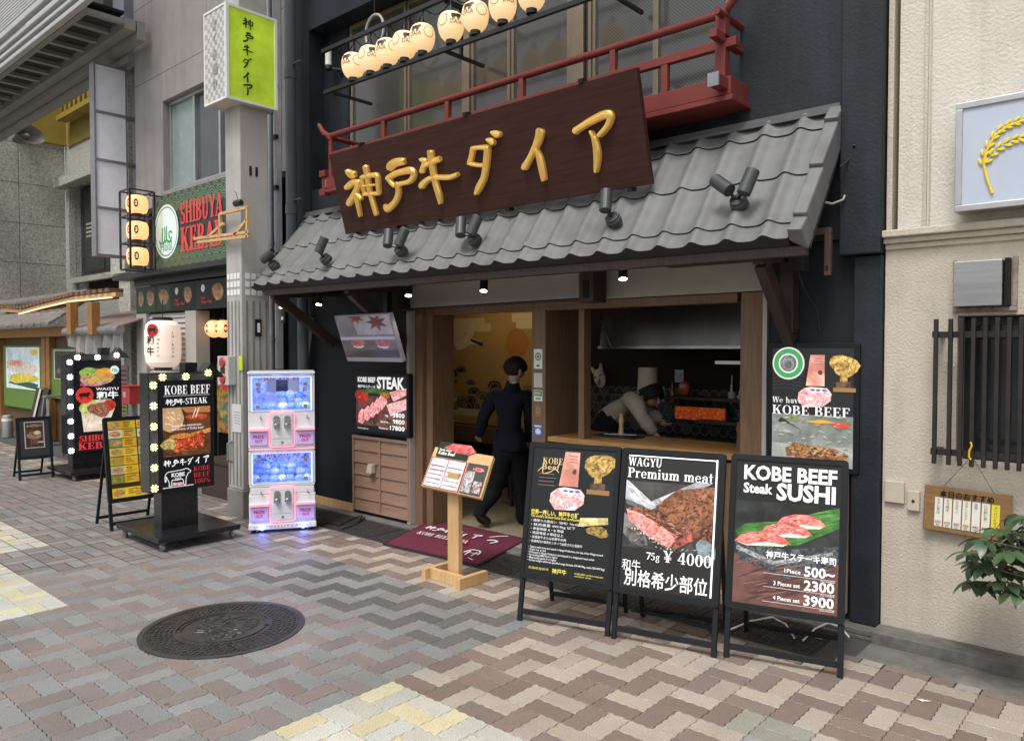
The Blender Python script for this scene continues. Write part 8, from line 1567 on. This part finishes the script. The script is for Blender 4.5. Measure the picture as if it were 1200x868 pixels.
# ================================================================== FAR LEFT
def far_left():
    M_GR = bpy.data.materials.new('granite'); M_GR.use_nodes = True; n = M_GR.node_tree.nodes; l = M_GR.node_tree.links; pb = n['Principled BSDF']; tc = n.new('ShaderNodeTexCoord'); nz = n.new('ShaderNodeTexNoise'); nz.inputs['Scale'].default_value = 22; nz.inputs['Detail'].default_value = 6; nz.inputs['Roughness'].default_value = .8; l.new(tc.outputs['Object'], nz.inputs[0]); cr = n.new('ShaderNodeValToRGB'); cr.color_ramp.elements[0].position = .36; cr.color_ramp.elements[0].color = (.20, .197, .175, 1); cr.color_ramp.elements[1].position = .64; cr.color_ramp.elements[1].color = (.62, .605, .54, 1); l.new(nz.outputs['Fac'], cr.inputs[0]); l.new(cr.outputs[0], pb.inputs['Base Color']); pb.inputs['Roughness'].default_value = .5
    y = 7.2; t = thing('granite_building', 'grey granite faced building with a recessed window beyond the kebab house', 'building', (-18, y, 0)); xw = -21.8
    b = W(t)
    for k in range(10):
        z0, z1 = k * .98, (k + 1) * .98
        for q in range(4): b.box(xw - .6, xw - .002, y - 1.05 * (q + 1) + .006, y - 1.05 * q - .006, z0 + .006, z1 - .006)
        for q in range(6):
            xa, xb = xw + q * 1.0, xw + (q + 1) * 1.0
            if xa < -18.3 + .5 and 3.7 < z1 and z0 < 5.7 and xb > -21.15:
                if xa < -21.15: b.box(xw, -21.15, y, y + .3, z0 + .006, z1 - .006)
                continue
            b.box(xa + .006, xb - .006, y, y + .3, z0 + .006, z1 - .006)
    b.build('granite_wall', M_GR, t)
    b = W(t); b.box(xw - .6, xw - .05, y - 4.2, y, 0, 9.8); b.box(xw, -15.8, y + .31, y + .5, 0, 9.8); b.build('joint', M_DARK, t)
    b = W(t); b.box(-21.6, -17.7, y - .35, y - .001, 5.82, 6.05); b.box(-21.2, -17.7, y - .15, y - .001, 3.42, 3.55); b.box(-21.35, -21.14, y - .15, y - .001, 3.55, 5.81); b.build('window_surround', M_GR, t)
    b = W(t); b.box(-21.12, -17.8, y + .12, y + .2, 3.56, 5.8); wo = b.build('window', mat('dark_bronze', (.03, .03, .028), .4), t); b = W(t); b.box(-20.9, -19.6, y + .10, y + .115, 3.7, 5.7); b.box(-19.5, -17.9, y + .10, y + .115, 3.7, 5.7); b.build('pane', M_GLASS, wo); b = W(t); [b.box(-20.7, -18.6, y + .09, y + .099, 4.55 + .1 * k, 4.60 + .1 * k) for k in range(4)]; b.build('blind', M_GREYM, wo)
    xp0, xp1 = on(139, 300, y=5.6).x, on(152, 300, y=5.6).x; b = W(t); b.box(xp0, xp1, 5.6, 6.2, 0, 3.1); b.box(xp0 - .1, xp1 + .05, 5.5, 6.3, 3.11, 3.5); b.box(xp0, xp1, 5.6, 6.2, 3.51, 9); b.build('granite_pier', M_GR, t)
    b = W(t); b.box(xp1 + .002, -12.5, 5.7, 6.3, 0, 5.9); b.build('dark_pier', mat('brown_grey_pier', (.10, .09, .082), .8, var=.4, scale=18, bump=.5, bscale=40), t)
    MY = mat('yellow_paint_and_light', (.27, .19, .022), .6, var=.15, scale=3); p, q = on(68, 128, y=6.9), on(112, 103, y=6.9)
    b = W(t); b.box(p.x, -16.8, 6.85, 7.1, p.z - .3, p.z - .18); b.box(p.x, -16.8, 6.85, 7.1, p.z + .42, p.z + .55)
    for k in range(16): xx = p.x + .1 + k * .30; b.bar((xx, 6.95, p.z - .17), (xx + .15, 6.95, p.z + .41), .05, .05, up=(0, 1, 0)); b.bar((xx + .15, 6.95, p.z + .41), (xx + .29, 6.95, p.z - .17), .05, .05, up=(0, 1, 0))
    p2, q2 = on(18, 140, x=xw + .02), on(76, 172, x=xw + .02); b.box(xw + .001, xw + .15, p2.y, y, q2.z, q2.z + 1.4); b.build('yellow_beam_and_lit_wall', MY, t)  # panel on the wing wall: yellow light there laid on as colour
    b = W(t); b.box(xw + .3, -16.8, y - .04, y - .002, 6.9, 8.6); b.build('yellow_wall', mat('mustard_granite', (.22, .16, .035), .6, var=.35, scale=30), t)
    c = on(34, 157, x=xw + .7); ts = thing('loudspeaker', 'dark oval horn loudspeaker under the arcade roof', 'loudspeaker', c); T = Matrix.Rotation(R(20), 4, 'Z') @ Matrix.Rotation(R(75), 4, 'Y') @ Matrix.Diagonal((.75, 1.25, 1, 1)); b = MB(); b.lathe([(.10, -.45), (.14, -.25), (.30, 0.0), (.32, .02), (.29, .0), (.10, -.2), (.05, -.2)], T=T, n=28); b.build('horn', mat('speaker_grey', (.13, .125, .115), .5), ts, smooth=True); b = MB(); b.lathe([(.07, -.19), (.05, -.06), (.001, -.04)], T=T, n=18); b.build('cone', M_GREYM, ts)
    b = MB(); b.bar((-.42, 0, .1), (-.7, 0, .28), .06, .06); b.build('bracket', M_BLACK, ts)
    # blank white projecting sign
    xs = -12.75; ya, yb = on(112, 200, x=xs).y, on(149, 200, x=xs).y; z0, z1 = on(111, 298, x=xs).z, on(110, 73, x=xs).z; t = thing('blank_sign', 'tall blank white projecting sign box in four panels above the street', 'sign', (xs, ya, z0), R(90)); Wd, Hh = yb - ya, z1 - z0
    b = MB(); b.box(0, Wd, 0.01, .16, 0, Hh); b.build('panel', mat('blank_white', (.82, .83, .90), .35, var=.05, dirt=.08), t); b = MB(); 
    for k in range(5): z = Hh * k / 4; b.box(-.01, Wd + .12, -.012, .17, z - .018, z + .018)
    b.box(-.012, .012, -.01, .168, 0.019, Hh - .019); b.box(Wd - .012, Wd + .012, -.01, .168, .019, Hh - .019); b.build('frame', M_GALV, t); b = MB(); b.box(Wd + .13, Wd + .2, 0, .1, -.1, Hh + .1); b.build('post', M_GALV, t)
    # arcade roof
    t = thing('arcade_roof', 'grey steel street arcade roof edge with slatted underside', 'arcade roof', (-16, 4.4, 6.5)); MS = mat('arcade_grey', (.23, .225, .21), .5, var=.12, scale=2, dirt=.2); MSL = mat('arcade_light', (.46, .46, .45), .4, metal=.2, var=.08); xe = -11.75; xa = -40
    b = W(t); 
    for yy, z, h in ((4.02, 6.50, .07), (4.0, 6.62, .06), (3.98, 6.74, .06), (3.96, 6.90, .10)): b.box(xa, xe + .7, yy, yy + .09, z, z + h)
    b.build('edge_rail', MSL, t, bevel=.01)
    b = W(t); b.box(xa, xe, 4.12, 4.2, 6.50, 6.6); b.box(xa, xe, 4.70, 4.86, 6.46, 6.62); b.box(xa, xe, 4.88, 5.0, 6.35, 6.62)
    zf1, zf0 = on(4, 140, y=5.02).z, on(4, 160, y=5.02).z; b.box(xa, -12.42, 5.02, 5.12, zf0, zf0 + .16); b.box(xa, -12.42, 5.02, 5.12, zf1, 6.62); b.build('beam', MS, t)
    b = W(t); 
    for k in range(70): xx = -12.62 - k * .28; b.box(xx, xx + .16, 5.03, 5.10, zf0 + .161, zf1 - .001)
    b.build('dentil', MS, t)
    b = W(t); 
    for k in range(24): xx = xe - .04 - k * .52; b.box(xx - .05, xx + .05, 4.2, 4.70, 6.52, 6.58)
    b.build('soffit_rib', MS, t)
    b = W(t)
    for k in range(150): xx = xe - .04 - k * .085; b.box(xx - .022, xx + .022, 4.201, 4.699, 6.585, 6.60)
    b.build('soffit_slat', mat('slat_dark', (.05, .05, .046), .6), t); b = W(t); b.box(xa, xe, 4.2, 4.70, 6.66, 6.70); b.build('soffit_back', M_DARK, t)
    b = W(t)
    for k in range(30): z = 7.02 + k * .05; b.box(xa, xe + .4, 3.96, 3.985, z, z + .032)
    for k in range(9): xx = xe - .2 - k * 1.3; b.box(xx - .02, xx + .02, 3.99, 4.03, 7.01, 8.6)
    b.build('louvre', MSL, t)
    p, q = on(124, 10, y=5.3), on(153, 46, y=5.3); b = W(t); b.box(p.x, q.x, 5.2, 5.5, q.z, p.z + .1); b.build('end_box', mat('blue_grey_box', (.20, .23, .27), .5), t)
    b = W(t); b.bar(on(95, 22, y=5.2), on(132, 2, y=5.2), .3, .35); b.bar(on(92, 0, y=4.8), on(98, 32, y=4.8), .25, .25); b.build('strut', mat('dark_steel', (.06, .06, .06), .5), t)
    # yellow crane-like thing above: yellow lattice beyond
    p = on(158, 30, y=9); b = MB(); b.box(-.5, .5, 0, .3, -.6, .9); t2 = thing('yellow_roof_board', 'small yellow board seen in the gap beside the grey panelled house', 'board', p); b.build('board', mat('bright_yellow', (.55, .33, .02), .6, var=.2), t2)
    # stall with tiled roof
    y = 5.2; t = thing('food_stall', 'brown timber food stall with small tiled roof and green poster panels', 'stall', (-17.8, y, 0)); MO = wood('orange_timber', (.34, .17, .05), (.22, .10, .03), .5, stretch=(6, 6, 1))
    x0, x1 = -21.7, -14.6; b = W(t); b.box(x0, x1, 5.25, 6.9, 0, 2.2); b.build('wall', mat('stall_brown', (.10, .055, .025), .6), t); b = W(t)
    for u in (2, 55, 60, 96, 120): xx = on(u, 450, y=5.2).x; b.box(xx - .10, xx + .10, 5.14, 5.249, 0, 2.1)
    b.box(x0, x1, 5.0, 5.138, 2.02, 2.2); b.build('post', MO, t, bevel=.005, split=True)
    for (ua, ub, va, vb) in ((5, 54, 405, 482), (61, 96, 408, 470)):
        a, c = on(ua, va, y=5.2), on(ub, vb, y=5.2); b = W(t); b.box(a.x, c.x, 5.18, 5.248, c.z, a.z); b.build('green_panel', mat('stall_green', (.10, .20, .03), .55), t)
        a, c = on(ua + 2, va + 2, y=5.17), on(ub - 7, vb - 24, y=5.17); sh = Sheet(a.x + 17.8, c.z, c.x - a.x, a.z - c.z, y=-.032)
        if ua < 20: sh.rect(0, 0, 1, 1, (.62, .64, .66)); sh.rect(.04, .03, .96, .97, (.42, .55, .62), (.5, .6, .66), 4); sh.blob(.5, .5, .46, .16, (.4, .36, .33), (.6, .55, .5), 30); sh.blob(.3, .62, .26, .08, (.5, .14, .06), (.55, .4, .3), 20); sh.blob(.85, .88, .1, .07, (.65, .38, .02)); sh.poly([(.05, .12), (.9, .02), (.96, .14), (.3, .26)], (.02, .07, .05)); sh.blob(.5, .26, .4, .13, (.62, .46, .05), (.35, .38, .06), 22, jit=.3)
        else: sh.rect(0, 0, 1, 1, (.4, .4, .4)); sh.rect(.05, .03, 1, .97, (.02, .018, .018), (.05, .04, .035), 8); sh.blob(.55, .3, .4, .15, (.15, .12, .1), (.05, .04, .03), 20); sh.text('特選', .5, .7, .12, (.5, .48, .42), 'c', cjk=True)
        sh.build(t, M_LIT, an='food_poster')
    MTR = mat('brown_grey_tile', (.16, .145, .13), .6, var=.25, scale=5); b = W(t); nx = 14
    a, c = on(0, 393, y=4.75), on(86, 398, y=4.75); xa_, xb_ = -20.6, -15.2
    for r in range(3):
        for q in range(nx): xx = xa_ + (xb_ - xa_) * q / nx; w_ = (xb_ - xa_) / nx; yy = 4.7 + r * .22; zz = 2.24 + r * .15; b.hexa([(xx, yy, zz - .02 * (q % 2)), (xx + w_ - .02, yy, zz - .04), (xx + w_ - .02, yy + .27, zz + .15), (xx, yy + .27, zz + .17), (xx, yy, zz + .05), (xx + w_ - .02, yy, zz + .02), (xx + w_ - .02, yy + .27, zz + .19), (xx, yy + .27, zz + .22)])
    b.build('roof_tiles', MTR, t, bevel=.01); b = W(t); b.tube([(xa_ - .3, 5.4, 2.78), (xb_, 5.4, 2.78)], .11, 10); b.build('ridge', MTR, t, smooth=True)
    # raised lattice canopy with a strip light, clear awning
    t = thing('lattice_canopy', 'slender sloping pine lattice canopy above the food stall, lit from below', 'canopy', (-17, 5.1, 2.8)); P = lambda u, v, y=5.1: on(u, v, y=y); b = W(t); path = [P(5, 363), P(30, 365), P(60, 357), P(90, 350), P(140, 345)]
    for p, q in zip(path, path[1:]): b.bar(p, q, .12, .07)
    b.build('beam', M_PINE, t); b = W(t)
    for p, q in zip(path, path[1:]):
        for k in range(7): c = p + (q - p) * (k / 7) + Vector((0, 0, .10)); b.box(c.x - .08, c.x + .08, c.y - .10, c.y + .14, c.z - .05, c.z + .01)
    b.build('slat', mat('slat_brown', (.16, .09, .055), .6), t); b = W(t)
    for p, q in zip(path[1:], path[2:]): b.bar(p + Vector((0, -.12, -.055)), q + Vector((0, -.12, -.055)), .03, .02)
    b.build('light_strip', mat('warm_strip', (.9, .7, .4), .5, emit=(1, .72, .38), estr=.7), t); b = W(t)
    for u in (83, 108): c = P(u, 354, 4.66); b.box(c.x - .09, c.x + .09, 4.62, 4.74, on(u, 392, y=4.66).z, c.z)
    b.build('post', MO, t, split=True)
    t = thing('clear_awning', 'clear plastic awning with grey roller above the stall entrance', 'awning', (-14.5, 4.9, 2.3)); a, c = on(77, 389, y=4.75), on(141, 386, y=4.75); b = W(t); b.tube([a, c], .07, 12); b.build('roller', M_GALV, t, smooth=True); b = W(t); b.hexa([a + Vector((0, .02, .05)), c + Vector((0, .02, .05)), Vector((c.x, 5.6, c.z + .35)), Vector((a.x, 5.6, a.z + .35)), a + Vector((0, .02, .07)), c + Vector((0, .02, .07)), Vector((c.x, 5.6, c.z + .37)), Vector((a.x, 5.6, a.z + .37))]); b.build('cover', mat('awning_brown', (.18, .13, .11), .7), t)
    b = W(t); nn = 30; pr = None
    for k in range(nn + 1):
        f = k / nn; p = a + (c - a) * f; z2 = p.z - (.18 + .36 * math.sin(f * 1.6)); row = [b.v((p.x, 4.75 + .03 * math.sin(k * 1.3), p.z - .05)), b.v((p.x, 4.75 + .05 * math.sin(k * 1.3 + .5), z2))]
        if pr: b.f([pr[0], row[0], row[1], pr[1]])
        pr = row
    b.build('plastic_sheet', mat('clear_plastic', (.55, .57, .58), .2, alpha=.35, var=.1), t, recalc=False)
    # leaning boards, trestle, bollard
    for u0, u1, lab, m, dy in ((36, 47, 'dark panel leaning in the group of boards by the food stall', M_TRIM, 0), (44, 56, 'white edged black panel leaning beside the dark panel by the food stall', M_BLACK, .08)):
        p, q = on(u0 - 4, 502, y=4.75 - dy), on(u1, 455, y=4.95 - dy); t = thing('leaning_board', lab, 'board', (p.x, p.y, 0)); p.z = .02; b = W(t); b.bar(p, q, .26, .04, up=(0, 1, 0)); b.build('panel', m, t)
        if m is M_BLACK: b = W(t); b.bar(p + Vector((.10, -.15, 0)), q + Vector((.10, -.15, 0)), .02, .03); b.build('edge', M_WHITE, t)
    t = thing('trestle', 'folded silver trestle ladder standing near the food stall', 'trestle', (on(66, 520, y=4.4).x, 4.4, 0)); a = on(66, 465, y=4.4) - Vector(t.location)
    for q in (-1, 1):
        for w_ in (-1, 1): b = MB(); b.bar((q * .3, w_ * .2, 0), (a.x + q * .05, w_ * .15, a.z), .035, .035); b.build('leg', M_GALV, t)
    b = MB(); b.box(a.x - .08, a.x + .08, -.18, .18, a.z, a.z + .03); b.build('top', M_GALV, t)
    c = on(9, 512, z=0); t = thing('bollard', 'short grey round bollard in front of the food stall', 'bollard', c); b = MB(); b.lathe([(.10, 0), (.10, .42), (.085, .45), (.001, .46)], n=20); b.build('post', M_GALV, t, smooth=True); b = MB(); b.lathe([(.102, .33), (.102, .38)], n=20, cap=False); b.build('band', M_WHITE, t)
    for u0, v0, u1, v1, col, lab in ((141, 428, 150, 455, (.55, .38, .42), 'pink paper notice on the granite pier'), (141, 462, 149, 486, (.5, .52, .2), 'yellowish paper notice low on the granite pier')):
        a, c = on(u0, v0, y=5.59), on(u1, v1, y=5.59); t = thing('notice', lab, 'notice', (a.x, 5.59, c.z)); sh = Sheet(0, 0, c.x - a.x, a.z - c.z); sh.rect(0, 0, 1, 1, col); [sh.rect(.1, .12 + q * .2, .9, .2 + q * .2, tuple(v * .4 for v in col)) for q in range(4)]; sh.build(t, M_PRINT, an='paper')
far_left()
bpy.context.view_layer.update()
